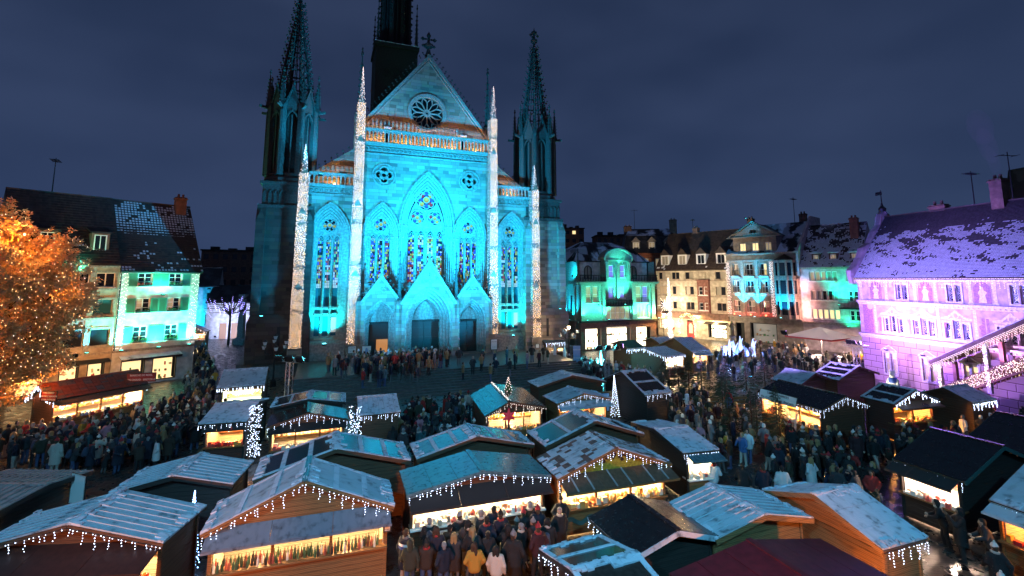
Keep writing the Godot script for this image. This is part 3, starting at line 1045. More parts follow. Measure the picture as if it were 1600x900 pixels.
		for k in 4:
			var w2: float = ww - st*k
			var r2: float = e[6] + (ya - e[6])*w2 / ww
			var pp := arch(x,w2,e[6],r2,9)
			b = MB.new()
			b.ring(pp,false,st*0.95,0.0,zf - 0.42*(k + 1) - 0.1,zf - 0.08 - 0.42*k)
			b.ring(pp,false,-0.02,st*0.35,zf - 0.42*k - 0.1,zf - 0.42*k)
			for s in [-1.0,1.0]:
				b.box(Vector3(x + s*(w2 - st*0.5) - st*0.5,1.5,zf - 0.42*(k + 1) - 0.1),Vector3(x + s*(w2 - st*0.5) + st*0.5,e[6],zf - 0.2 - 0.42*k))
				b.tube(Vector3(x + s*(w2 - st*0.35),2.3,zf - 0.12 - 0.42*k),Vector3(x + s*(w2 - st*0.35),e[6] - 0.3,zf - 0.12 - 0.42*k),0.09,0.09,7)
				b.lathe([Vector2(0.09,0),Vector2(0.17,0.3),Vector2(0.18,0.36)],7,Vector3(x + s*(w2 - st*0.35),e[6] - 0.34,zf - 0.12 - 0.42*k))
			obj("archivolt",b,M.carved,po)
		b = MB.new()
		b.flat(arch(x,e[5] + 0.1,e[6],e[7],9),-0.2)
		b.ring(arch(x,e[5]*0.7,e[6] + 0.2,e[7] - 0.9,7),false,0.04,0.04,-0.2,-0.12)
		obj("tympanum",b,M.carved,po)
		b = MB.new()
		b.box(Vector3(x - e[5],e[6] - 0.14,-0.4),Vector3(x + e[5],e[6] + 0.1,0.05))
		obj("lintel",b,M.black_stone,po)
		if x == -5.2:
			b = MB.new()
			b.box(Vector3(x - e[5],3.3,-0.9),Vector3(x + e[5],5.1,-0.8)); b.box(Vector3(x - e[5],1.5,-0.9),Vector3(x - 0.1,3.3,-0.8))
			obj("door_leaf",b,M.door_wood,po)
			b = MB.new()
			b.box(Vector3(x - e[5],1.5,-0.98),Vector3(x + e[5],5.1,-0.95))
			obj("lit_lobby",b,mat("lobby",0.5,0.25,0.1,0.7,{"glow": 0.35,"glow_color": Color(0.8,0.3,0.08)}),po)
		else:
			for s in [-1.0,1.0]:
				b = MB.new()
				b.box(Vector3(minf(x + s*0.02,x + s*e[5]),1.5,-0.6),Vector3(maxf(x + s*0.02,x + s*e[5]),e[6],-0.5))
				for k in 3: b.box(Vector3(minf(x + s*0.06,x + s*(e[5] - 0.1)),2.2 + k*1.1,-0.5),Vector3(maxf(x + s*0.06,x + s*(e[5] - 0.1)),2.32 + k*1.1,-0.46))
				obj("door_leaf",b,M.door_wood,po)
		b = MB.new()   # coping, trefoils and crockets of the porch gable
		b.ring(PackedVector2Array([Vector2(x - e[1] - 0.1,e[3]),Vector2(x,e[4] + 0.1),Vector2(x + e[1] + 0.1,e[3])]),false,0.16,0.16,zf - 0.5,zf + 0.12)
		obj("gable_coping",b,M.carved,po)
		b = MB.new()
		var ty: float = e[4] - (1.75 if x == 0.0 else 1.25)
		for k in 3:
			var a := PI / 2 + TAU*k / 3
			var rr := 0.42 if x == 0.0 else 0.3
			b.ring(circle(x + cos(a)*rr,ty + sin(a)*rr,rr*0.78,10),true,0.05,0.05,zf,zf + 0.08)
		obj("trefoil",b,M.carved,po)
		for s in [-1.0,1.0]:
			crockets(Vector3(x + s*(e[1] + 0.1),e[3] + 0.2,zf - 0.25),Vector3(x + s*0.2,e[4],zf - 0.25),6,0.27,Vector3(s*0.8,0.55,0),po,M.spire_stone)
			if x == 0.0 or s == signf(x):
				b = MB.new()
				b.cbox(x + s*(e[1] + 0.25),1.5,zf - 0.6,0.62,6.2,0.62)
				obj("flanking_pier",b,M.sandstone,po)
				pinnacle(x + s*(e[1] + 0.25),7.7,zf - 0.6,0.42,5.6,po,M.spire_stone)
		b = MB.new()
		b.lathe([Vector2(0.12,0),Vector2(0.3,0.3),Vector2(0.1,0.5),Vector2(0.22,0.8),Vector2(0,1.1)],6,Vector3(x,e[4] + 0.1,zf - 0.2))
		obj("finial",b,M.carved,po)
	# crossing tower far behind the gable
	var mt := thing_part("crossing_tower",ch)
	mt.position = Vector3(-0.7,0,-4.75); mt.scale = Vector3(0.84,1,0.84)
	var z := -29.7
	b = MB.new()
	b.box(Vector3(-4.3,1.5,z - 4.3),Vector3(4.3,50.6,z + 4.3),"y")
	b.box(Vector3(-4.6,50.6,z - 4.6),Vector3(4.6,51.3,z + 4.6))
	for k in 3:
		b.ring(circle(-2.0 + k*2.0,46,0.7,12),true,0.1,0.1,z + 4.3,z + 4.5)
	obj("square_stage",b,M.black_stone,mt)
	b = MB.new()
	b.box(Vector3(-4.62,51.3,z + 4.3),Vector3(4.62,51.42,z + 4.62))
	obj("snow_ledge",b,M.snow,mt)
	b = MB.new()
	b.lathe([Vector2(2.2,51.3),Vector2(2.1,66),Vector2(0.4,96)],8,Vector3(0,0,z),PI / 8)
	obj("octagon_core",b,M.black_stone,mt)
	for k in 8:
		var a := PI / 8 + TAU*k / 8
		var o := Vector3(cos(a)*3.0,0,z + sin(a)*3.0)
		b = MB.new()
		b.tube(o + Vector3(0,51,0),o + Vector3(0,66,0),0.52,0.42,6)
		for j in 12: b.octa(o + Vector3(cos(a)*0.6,52.0 + j*1.2,sin(a)*0.6),0.3,0.24)
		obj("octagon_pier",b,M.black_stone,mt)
		a = TAU*k / 8
		b = MB.new()
		b.xf = Transform3D(Basis(Vector3.UP,PI / 2 - a),Vector3(cos(a)*2.6,0,z + sin(a)*2.6))
		b.ring(arch_open(0,0.75,52.5,62,64,6),true,0.0,0.22,-0.1,0.35)
		b.box(Vector3(-0.08,52.5,-0.1),Vector3(0.08,63,0.2))
		obj("louvre_frame",b,M.black_stone,mt)
	for s in [Vector2(1,1),Vector2(-1,1),Vector2(1,-1),Vector2(-1,-1)]:
		pinnacle(s.x*4.0,51.3,z + s.y*4.0,0.6,8.5,mt,M.black_stone,true,"corner_pinnacle")
	# curtains of bulbs on the four buttresses
	light_curtain("tall curtain of white bulbs on the buttress left of the church's great window",-8.0,3.2,30.2,[10.4,18.2,25.6],34.6)
	light_curtain("tall curtain of white bulbs on the buttress right of the church's great window",8.0,3.6,30.2,[10.4,18.2,25.6],34.6)
	light_curtain("shorter curtain of bulbs on the church's outermost left buttress, gold towards its foot",-13.65,2.9,21.4,[9.0,17.0],24.7)
	light_curtain("shorter curtain of bulbs on the church's outermost right buttress",13.65,2.9,21.4,[9.0,17.0],24.7)
	# warm lamps on the walks behind the parapets
	for k in 5:
		var x := -6.0 + k*3.0
		roof_lamp("warm lamp behind the parapet under the church gable, %s from the left" % ["first","second","third","fourth","last"][k],Vector3(x,25.95,-0.35),4.0)
	for x in [-10.5,10.5]:
		roof_lamp("warm lamp behind the parapet of the church's %s aisle" % ["left","right"][int(x > 0)],Vector3(x,20.65,-0.5),4.0)

func roof_lamp(label: String,p: Vector3,e: float) -> void:
	var t := thing("parapet_lamp",label,"lamp",cp(p.x,p.y,p.z),CHURCH_TURN,"warm lamps behind the church parapets")
	var b := MB.new()
	b.cbox(0,-0.2,0,0.3,0.2,0.2)
	obj("base",b,M.black,t)
	b = MB.new()
	b.lathe([Vector2(0.0,0.0),Vector2(0.1,0.03),Vector2(0.12,0.12),Vector2(0,0.22)],8)
	obj("lamp_bulb",b,M.lens_warm,t)
	omni(cp(p.x,p.y + 0.11,p.z),Color(1.0,0.68,0.28),e,0.05)

# a window set into a wall opening: frame, bars, panes, sill and, if wanted, shutters
func win(parent: Node,x0: float,y0: float,x1: float,y1: float,z: float,pane: String,frame := "white_paint",cols := 2,rows := 2,opt := {}) -> void:
	var g := thing_part("window",parent)
	var b := MB.new()
	b.ring(rect(x0,y0,x1,y1),true,0.07,0.0,z - 0.04,z + 0.05)
	for k in cols - 1:
		var x := lerpf(x0,x1,float(k + 1) / cols)
		b.box(Vector3(x - 0.04,y0,z - 0.03),Vector3(x + 0.04,y1,z + 0.055))
	for k in rows - 1:
		var y := lerpf(y0,y1,float(k + 1) / rows)
		b.box(Vector3(x0,y - 0.02,z - 0.03),Vector3(x1,y + 0.02,z + 0.045))
	obj("frame",b,M[frame],g)
	for k in cols:
		b = MB.new()
		b.box(Vector3(lerpf(x0,x1,float(k) / cols) + 0.02,y0 + 0.02,z - 0.05),Vector3(lerpf(x0,x1,float(k + 1) / cols) - 0.02,y1 - 0.02,z - 0.02))
		var pm: String = pane
		if opt.has("mix") and rng.randf() < 0.5: pm = opt.mix
		obj("pane",b,M[pm],g)
	b = MB.new()
	var d: float = opt.get("sill",0.12)
	b.box(Vector3(x0 - 0.1,y0 - 0.12,z),Vector3(x1 + 0.1,y0 - 0.01,-z*0.0 + d))
	obj("sill",b,M[opt.get("sill_mat",frame)],g)
	if opt.has("surround"):
		b = MB.new()
		b.ring(rect(x0,y0,x1,y1),true,0.0,0.14,-0.02,0.05)
		obj("surround",b,M[opt.surround],g)
	if opt.has("box"):
		b = MB.new()
		b.box(Vector3(x0,y0 - 0.02,d),Vector3(x1,y0 + 0.16,d + 0.2))
		obj("flower_box",b,M.black,g)
		b = MB.new()
		for k in 14: b.octa(Vector3(rnd(x0,x1),y0 + 0.2 + rnd(0,0.12),d + 0.1),rnd(0.06,0.12))
		obj("plants",b,M[opt.box],g)
	if opt.has("rail"):
		b = MB.new()
		b.box(Vector3(x0 - 0.1,y0 + 0.75,d + 0.02),Vector3(x1 + 0.1,y0 + 0.8,d + 0.06))
		for k in 9: b.box(Vector3(lerpf(x0,x1,k / 8.0) - 0.02,y0,d + 0.025),Vector3(lerpf(x0,x1,k / 8.0) + 0.02,y0 + 0.78,d + 0.055))
		obj("railing",b,M.iron,g)

func shutter(parent: Node,x0: float,y0: float,x1: float,y1: float,m: Material) -> void:
	var b := MB.new()
	b.ring(rect(x0,y0,x1,y1),true,0.07,0.0,0.01,0.07)
	b.box(Vector3(x0,y0,0.005),Vector3(x1,y1,0.03))
	var n := int((y1 - y0) / 0.11)
	for k in n: b.hexa([Vector3(x0 + 0.06,y0 + 0.05 + k*0.11,0.03),Vector3(x1 - 0.06,y0 + 0.05 + k*0.11,0.03),Vector3(x1 - 0.06,y0 + 0.13 + k*0.11,0.03),Vector3(x0 + 0.06,y0 + 0.13 + k*0.11,0.03),Vector3(x0 + 0.06,y0 + 0.05 + k*0.11,0.06),Vector3(x1 - 0.06,y0 + 0.05 + k*0.11,0.06),Vector3(x1 - 0.06,y0 + 0.07 + k*0.11,0.06),Vector3(x0 + 0.06,y0 + 0.07 + k*0.11,0.06)],"z")
	obj("shutter",b,m,parent)

# courses of tiles, every tile a lapped piece; snow lies on some of them
func tiles(x0: float,x1: float,e: Vector2,r: Vector2,rows: int,cols: int,parent: Node,snow := -1.0,seed_ := 1,base := Color(0.055,0.036,0.03),th := 0.05) -> void:
	var b := MB.new(); b.colored = true
	var f := fnl(FastNoiseLite.TYPE_SIMPLEX,0.22,seed_,4)
	var d := (r - e)
	var nrm := Vector2(-d.y,d.x).normalized()
	if nrm.y < 0: nrm = -nrm
	for j in rows:
		var p := e + d*(float(j) / rows); var q := e + d*(minf(j + 1.12,rows) / rows)
		for i in cols:
			var a := lerpf(x0,x1,float(i) / cols); var c := lerpf(x0,x1,float(i + 1) / cols) - 0.012
			var k := th*rnd(0.8,1.25)
			var p1 := p + nrm*k; var q1 := q + nrm*0.006
			var s := f.get_noise_2d(a*1.7,j*(x1 - x0) / cols*4.5) + rnd(-0.36,0.36)
			var t := base*rnd(0.7,1.3)
			var white := s < snow + 0.4 - 0.8*j / rows
			b.col = Color(0.78,0.8,0.85)*rnd(0.85,1.0)
			if white and cols < 40:   # snow caught on the tile, its rim bare
				var m0 := p1.lerp(q1,0.06) + nrm*0.012; var m1 := p1.lerp(q1,0.74) + nrm*0.012
				var i0 := lerpf(a,c,rnd(0.08,0.2)); var i1 := lerpf(a,c,rnd(0.8,0.95))
				b.quad(Vector3(i0,m0.y,m0.x),Vector3(i0,m1.y,m1.x),Vector3(i1,m1.y,m1.x),Vector3(i1,m0.y,m0.x))
			if not white or cols < 40: b.col = t
			b.quad(Vector3(a,p1.y,p1.x),Vector3(a,q1.y,q1.x),Vector3(c,q1.y,q1.x),Vector3(c,p1.y,p1.x))
			b.col = t
			b.quad(Vector3(a,p1.y,p1.x),Vector3(c,p1.y,p1.x),Vector3(c,p.y,p.x),Vector3(a,p.y,p.x))
	stuff(obj("roof_tiles",b,M.tile_mix,parent))

func gable_roof(x0: float,x1: float,eave: float,ridge: float,zf: float,zr: float,zb: float,parent: Node,m: Material,wall: Material,over := 0.3) -> void:
	var b := MB.new()
	for k in 2:
		var zz := zf + over if k == 0 else zb - over
		var ye := eave - 0.15
		var p := [Vector3(x0,ye,zz),Vector3(x1,ye,zz),Vector3(x1,ridge,zr),Vector3(x0,ridge,zr)]
		if k == 0: b.quad(p[0],p[3],p[2],p[1])
		else: b.quad(p[0],p[1],p[2],p[3])
		var o := Vector3(0,-0.16,0)
		b.quad(p[0] + o,p[0],p[1],p[1] + o)
		b.quad(p[0] + o,p[3] + o,p[3],p[0]); b.quad(p[1] + o,p[1],p[2],p[2] + o)
		b.quad(p[0] + o,p[1] + o,p[2] + o,p[3] + o)
	obj("roof",b,m,parent)
	b = MB.new()
	for s in [[x0 + 0.02,true],[x1 - 0.02,false]]:
		var x: float = s[0]
		if s[1]: b.tri(Vector3(x,eave - 0.3,zb),Vector3(x,ridge - 0.2,zr),Vector3(x,eave - 0.3,zf))
		else: b.tri(Vector3(x,eave - 0.3,zf),Vector3(x,ridge - 0.2,zr),Vector3(x,eave - 0.3,zb))
	obj("gable_wall",b,wall,parent)
	b = MB.new()
	b.box(Vector3(x0,ridge - 0.06,zr - 0.12),Vector3(x1,ridge + 0.07,zr + 0.12))
	obj("ridge_cap",b,m,parent)

func dormer(parent: Node,x0: float,x1: float,y0: float,y1: float,z: float,depth: float,face: String,roof: Material,pane: String,gabled := true) -> void:
	var g := thing_part("dormer",parent)
	var b := MB.new()
	b.wall(rect(x0 - 0.2,y0 - 0.2,x1 + 0.2,y1 + 0.15),[rect(x0,y0,x1,y1)],z - 0.1,z)
	b.box(Vector3(x0 - 0.2,y0 - 0.2,z - depth),Vector3(x1 + 0.2,y1 + 0.15,z - 0.1),"Zz")
	obj("cheeks",b,M[face],g)
	b = MB.new()
	var xm := (x0 + x1) / 2
	if gabled: b.prism(PackedVector2Array([Vector2(x0 - 0.4,y1 + 0.15),Vector2(x1 + 0.4,y1 + 0.15),Vector2(xm,y1 + 0.15 + (x1 - x0)*0.85)]),z - depth*1.3,z + 0.15)
	else: b.hexa([Vector3(x0 - 0.35,y1 + 0.9,z - depth*1.4),Vector3(x1 + 0.35,y1 + 0.9,z - depth*1.4),Vector3(x1 + 0.35,y1 + 1.0,z - depth*1.4),Vector3(x0 - 0.35,y1 + 1.0,z - depth*1.4),Vector3(x0 - 0.35,y1 + 0.15,z + 0.25),Vector3(x1 + 0.35,y1 + 0.15,z + 0.25),Vector3(x1 + 0.35,y1 + 0.27,z + 0.25),Vector3(x0 - 0.35,y1 + 0.27,z + 0.25)])
	obj("roof",b,roof,g)
	b = MB.new()
	b.ring(rect(x0,y0,x1,y1),true,0.08,0.0,z - 0.08,z + 0.03)
	b.box(Vector3(xm - 0.03,y0,z - 0.08),Vector3(xm + 0.03,y1,z - 0.02))
	obj("frame",b,M.white_paint,g)
	b = MB.new()
	b.box(Vector3(x0,y0,z - 0.12),Vector3(x1,y1,z - 0.09))
	obj("pane",b,M[pane],g)

func chimney(parent: Node,x: float,y0: float,y1: float,z: float,w: float,d: float,m: Material) -> void:
	var b := MB.new()
	b.cbox(x,y0,z,w,y1 - y0,d)
	b.cbox(x,y1 - 0.25,z,w + 0.16,0.12,d + 0.16)
	for k in 2: b.lathe([Vector2(0.13,0),Vector2(0.11,0.35),Vector2(0,0.36)],7,Vector3(x - w*0.22 + k*w*0.44,y1,z))
	obj("chimney",b,m,parent)

func body(x0: float,x1: float,y1: float,z0: float,zf: float,parent: Node,m: Material) -> void:
	var b := MB.new()
	b.box(Vector3(x0,0,z0),Vector3(x1,y1,zf),"yZY")
	obj("side_walls",b,m,parent)
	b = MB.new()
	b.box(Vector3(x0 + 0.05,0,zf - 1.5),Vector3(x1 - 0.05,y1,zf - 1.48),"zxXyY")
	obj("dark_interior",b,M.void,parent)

func antenna(label: String,at: Vector3,h: float,bars := 3) -> void:
	var t := thing("roof_antenna",label,"antenna",at,rng.randf()*3)
	var b := MB.new()
	b.tube(Vector3.ZERO,Vector3(0,h,0),0.05,0.035,5)
	obj("mast",b,M.iron,t)
	b = MB.new()
	b.bar(Vector3(-0.8,h*0.92,0),Vector3(0.8,h*0.92,0),0.05,0.05)
	for k in bars*2: b.bar(Vector3(-0.7 + k*1.4 / (bars*2 - 1),h*0.92,-0.35),Vector3(-0.7 + k*1.4 / (bars*2 - 1),h*0.92,0.35),0.035,0.035)
	obj("aerial",b,M.iron,t)

func shop(parent: Node,x0: float,y0: float,x1: float,y1: float,glow: String,goods := true,frame := "black") -> void:
	var g := thing_part("shop_window",parent)
	var b := MB.new()
	b.ring(rect(x0,y0,x1,y1),true,0.08,0.0,-0.15,0.02)
	obj("frame",b,M[frame],g)
	b = MB.new()
	b.box(Vector3(x0,y0,-1.22),Vector3(x1,y1,-1.2),"zxXyY")
	b.box(Vector3(x0,y0 - 0.01,-1.2),Vector3(x1,y0,-0.16))
	obj("lit_interior",b,M[glow],g)
	if goods:
		var cols := [["goods_red",MB.new()],["goods_brown",MB.new()],["goods_green",MB.new()],["goods_cream",MB.new()]]
		for k in int((x1 - x0)*6):
			var e: Array = pick(cols)
			var w := rnd(0.06,0.2); var x := rnd(x0 + 0.2,x1 - 0.2)
			var y: float = y0 + pick([0.0,0.0,0.75,1.3])*(y1 - y0) / 2.2
			(e[1] as MB).cbox(x,y,rnd(-1.0,-0.4),w,rnd(0.1,0.4),0.2)
		for e in cols: stuff(obj("display_goods",e[1],M[e[0]],g))

func houses() -> void:
	mat("plaster_cream",0.62,0.55,0.42,0.9,{"tex": "mottle","scale": 0.15})
	mat("plaster_white",0.66,0.66,0.62,0.9,{"tex": "mottle","scale": 0.15})
	mat("plaster_beige",0.42,0.34,0.26,0.9,{"tex": "mottle","scale": 0.15})
	mat("plaster_grey",0.30,0.26,0.22,0.9,{"tex": "mottle","scale": 0.15})
	mat("plaster_brown",0.2,0.11,0.08,0.85,{"tex": "mottle","scale": 0.2})
	mat("stone_trim",0.36,0.31,0.26,0.85,{"tex": "mottle","scale": 0.5})
	mat("plaster_lilac",0.55,0.46,0.48,0.9,{"tex": "mottle","scale": 0.15})
	mat("plaster_red",0.3,0.13,0.1,0.9,{"tex": "mottle","scale": 0.2})
	mat("brick",0.26,0.10,0.06,0.9,{"tex": "stone","scale": 0.4})
	mat("tile_dark",0.06,0.04,0.033,0.75,{"tex": "mottle","scale": 0.4})
	mat("tile_mix",1,1,1,0.8,{"vc": true})
	mat("roof_frost",0.8,0.82,0.88,0.85,{"tex": "half_snow","scale": 0.06})
	mat("shutter_green",0.05,0.20,0.13,0.6)
	mat("pane_dark",0.012,0.015,0.022,0.08)
	mat("pane_lit",0.4,0.3,0.15,0.2,{"glow": 0.75,"glow_color": Color(1.0,0.72,0.34)})
	mat("pane_dim",0.3,0.22,0.14,0.2,{"glow": 0.16,"glow_color": Color(1.0,0.8,0.5)})
	mat("pane_blind",0.3,0.27,0.22,0.5)
	mat("pane_violet",0.1,0.08,0.3,0.2,{"glow": 0.35,"glow_color": Color(0.35,0.25,0.95)})
	mat("shop_white",0.8,0.78,0.7,0.6,{"glow": 1.5,"glow_color": Color(1.0,0.86,0.62)})
	mat("shop_warm",0.7,0.6,0.4,0.6,{"glow": 0.75,"glow_color": Color(1.0,0.7,0.34)})
	mat("shop_dim",0.2,0.2,0.2,0.6,{"glow": 0.10,"glow_color": Color(0.9,0.85,0.7)})
	mat("goods_red",0.45,0.04,0.03,0.6)
	mat("goods_brown",0.3,0.16,0.07,0.6)
	mat("goods_green",0.06,0.2,0.06,0.6)
	mat("goods_cream",0.7,0.6,0.42,0.6)
	mat("hedge",0.03,0.07,0.02,0.9)
	left_houses()
	town_hall()
	corner_shop()
	right_row()
	background()

func left_houses() -> void:
	var at := Vector3(-33.35,0,-51.79); var turn := deg_to_rad(52.1)
	var bs := Basis(Vector3.UP,turn)
	var w := func(x: float,y: float,z: float) -> Vector3: return at + bs*Vector3(x,y,z)
	var t := thing("green_lit_house","white house with green shutters lit turquoise, snowy tiled roof and two shop windows","house",at,turn)
	var holes := []
	var xs := [[-5.05,-3.9],[-2.45,-1.32]]
	var ys := [[9.35,10.65],[6.83,8.2],[4.0,5.52]]
	for y in ys:
		for x in xs: holes.append(rect(x[0],y[0],x[1],y[1]))
	holes += [rect(-5.75,0.6,-3.85,2.35),rect(-3.25,0.2,-1.18,2.35)]
	var b := MB.new()
	b.wall(rect(-6.5,0,0.3,10.95),holes,-0.35,0)
	obj("front_wall",b,M.plaster_white,t)
	body(-6.5,0.3,10.95,-10,0,t,M.plaster_white)
	for j in 3:
		for x in xs:
			win(t,x[0],ys[j][0],x[1],ys[j][1],-0.18,"pane_dark","white_paint",2,3,{"box": "goods_red" if j == 0 and x[0] < -4 else "hedge","sill": 0.14,"mix": "pane_dim" if j == 1 else "pane_dark"})
			shutter(t,x[0] - 0.78,ys[j][0],x[0] - 0.06,ys[j][1],M.shutter_green)
			shutter(t,x[1] + 0.06,ys[j][0],x[1] + 0.78,ys[j][1],M.shutter_green)
	for y in [3.2,10.6]:
		b = MB.new(); b.box(Vector3(-6.5,y,0),Vector3(0.3,y + 0.21,0.26)); obj("string_course",b,M.stone_trim,t)
	shop(t,-5.75,0.6,-3.85,2.35,"shop_warm")
	shop(t,-3.25,0.2,-1.18,2.35,"shop_warm")
	b = MB.new()
	b.hexa([Vector3(-5.95,2.75,0),Vector3(-0.95,2.75,0),Vector3(-0.95,2.8,0),Vector3(-5.95,2.8,0),Vector3(-5.95,2.5,0.8),Vector3(-0.95,2.5,0.8),Vector3(-0.95,2.55,0.8),Vector3(-5.95,2.55,0.8)])
	b.box(Vector3(-5.95,2.36,0.78),Vector3(-0.95,2.52,0.8))
	obj("awning",b,M.black,t)
	b = MB.new()
	b.hexa([Vector3(-5.95,2.81,0),Vector3(-0.95,2.81,0),Vector3(-0.95,2.84,0),Vector3(-5.95,2.84,0),Vector3(-5.95,2.561,0.8),Vector3(-0.95,2.561,0.8),Vector3(-0.95,2.59,0.8),Vector3(-5.95,2.59,0.8)])
	obj("snow_cover",b,M.snow,t)
	gable_roof(-6.55,0.5,10.95,18.25,0,-5,-10,t,M.tile_dark,M.plaster_white)
	tiles(-6.5,0.5,Vector2(0.32,10.84),Vector2(-2.46,14.57),16,26,t,-0.6,12,Color(0.055,0.036,0.03),0.06)
	tiles(-6.5,0.5,Vector2(-2.46,14.57),Vector2(-4.95,18.2),14,26,t,0.5,5,Color(0.055,0.036,0.03),0.06)
	chimney(t,-0.6,16.5,19.2,-4.6,1.0,0.8,M.plaster_red)
	b = MB.new()
	b.tube(Vector3(-6.5,10.75,0.42),Vector3(0.4,10.75,0.42),0.09,0.09,6)
	b.tube(Vector3(-6.42,3.4,0.12),Vector3(-6.42,10.7,0.12),0.06,0.06,6)
	obj("gutter",b,M.iron,t)
	for k in 4:
		flood("turquoise uplight on the ledge of the green-shuttered house, %s from the left" % ["first","second","third","last"][k],w.call([-6.1,-3.18,-0.55,-3.18][k],[3.55,3.55,3.55,8.6][k],1.1),w.call([-5.9,-3.18,-0.7,-3.18][k],[9.0,8.5,9.0,10.6][k],0.1),"lens_green",Color(0.3,1.0,0.87),[64.0,72.0,64.0,26.0][k],70,0.14,"uplights on the green-shuttered house")
	for x in [-6.15,-0.1]:
		var lc := thing("light_curtain","net of white bulbs down the %s edge of the green-shuttered house" % ["left","right"][int(x > -3)],"light curtain",w.call(x,3.5,0.1),turn,"light nets on the green-shuttered house")
		var wire := MB.new(); var bulbs := MB.new()
		for k in 6:
			wire.box(Vector3(-0.3 + k*0.12,0,0),Vector3(-0.294 + k*0.12,7.1,0.006))
			var y := 0.1
			while y < 7.1:
				bulbs.octa(Vector3(-0.3 + k*0.12 + rnd(-0.03,0.03),y,0.04),0.03)
				y += rnd(0.26,0.6)
		obj("wire",wire,M.white_paint,lc)
		stuff(obj("light_bulbs",bulbs,M.bulb_white,lc))
	# beige neighbour
	t = thing("beige_house","beige house with broad windows and two dormers in a dark roof, behind the golden tree","house",at,turn)
	holes = []
	var cols := [[-13.4,-11.95],[-11.75,-10.4],[-10.12,-8.7],[-8.25,-6.82]]
	var rows := [[9.33,10.64],[6.8,8.2],[3.95,5.5]]
	for r in rows:
		for c in cols: holes.append(rect(c[0],r[0],c[1],r[1]))
	holes += [rect(-10.1,0.3,-8.75,2.45),rect(-8.2,0.3,-6.95,2.45),rect(-13.2,0.3,-11.2,2.45)]
	b = MB.new()
	b.wall(rect(-14.2,0,-6.54,11.6),holes,-0.35,0)
	obj("front_wall",b,M.plaster_beige,t)
	body(-14.2,-6.54,11.6,-10,0,t,M.plaster_beige)
	for j in 3:
		for c in cols:
			win(t,c[0],rows[j][0],c[1],rows[j][1],-0.18,"pane_dark","white_paint" if j == 0 else "stone_trim",2 if j == 0 else 1,1,{"surround": "stone_trim","mix": "glass_teal" if j == 1 else "pane_dim" if j == 2 else "pane_dark"})
	for c in [[-10.1,-8.75],[-8.2,-6.95],[-13.2,-11.2]]: shop(t,c[0],0.3,c[1],2.45,"shop_warm")
	b = MB.new()
	for x in [-8.48,-11.3]: b.box(Vector3(x - 0.2,3.4,0),Vector3(x + 0.2,11.2,0.14))
	for y in [3.2,6.35,9.0,11.1]: b.box(Vector3(-14.2,y,0),Vector3(-6.6,y + 0.2,0.2 if y < 11 else 0.4))
	obj("pilasters_and_courses",b,M.stone_trim,t)
	b = MB.new()
	b.hexa([Vector3(-10.3,2.75,0),Vector3(-6.7,2.75,0),Vector3(-6.7,2.8,0),Vector3(-10.3,2.8,0),Vector3(-10.3,2.55,0.7),Vector3(-6.7,2.55,0.7),Vector3(-6.7,2.6,0.7),Vector3(-10.3,2.6,0.7)])
	obj("awning",b,M.black,t)
	gable_roof(-14.3,-6.56,11.6,18.3,0,-5,-10,t,M.tile_dark,M.plaster_beige)
	tiles(-14.25,-6.6,Vector2(0.3,11.5),Vector2(-4.95,18.25),26,36,t)
	for x in [[-12.25,-11.3],[-8.55,-7.6]]: dormer(t,x[0],x[1],12.7,14.2,-0.7,1.8,"plaster_brown",M.slate,"pane_dark",false)
	flood("turquoise uplight between the windows of the beige house",w.call(-8.48,3.55,0.6),w.call(-8.48,8.0,0.0),"lens_green",Color(0.1,0.85,1.0),40,34,0.12)
	flood("turquoise strip light under the eaves of the beige house",w.call(-10.0,11.0,1.2),w.call(-10.0,11.6,0.0),"lens_green",Color(0.1,1.0,0.8),10,60,0.12)
	flood("warm street lantern on the beige house front, behind the golden tree",w.call(-10.6,4.2,7.5),w.call(-10.2,7.5,0),"lens_warm",Color(1.0,0.7,0.42),60,66,0.16)
	antenna("thin aerial on the ridge of the beige house behind the golden tree",w.call(-11.2,18.3,-5.0),3.4)
	t = thing("dark_gable_house","dark house at the left edge, almost hidden by the golden tree","house",w.call(-22.0,0,-1.5),turn)
	b = MB.new()
	b.wall(rect(0,0,7.6,12),[rect(1,4,2.2,5.6),rect(4.6,4,5.8,5.6),rect(1,8,2.2,9.6),rect(4.6,8,5.8,9.6)],-0.3,0)
	obj("front_wall",b,M.plaster_grey,t)
	body(0,7.6,12,-10,0,t,M.plaster_grey)
	for x in [1.0,4.6]:
		for y in [4.0,8.0]: win(t,x,y,x + 1.2,y + 1.6,-0.15,"pane_dark")
	gable_roof(0,7.6,12,17.2,0,-5,-10,t,M.tile_dark,M.plaster_grey)

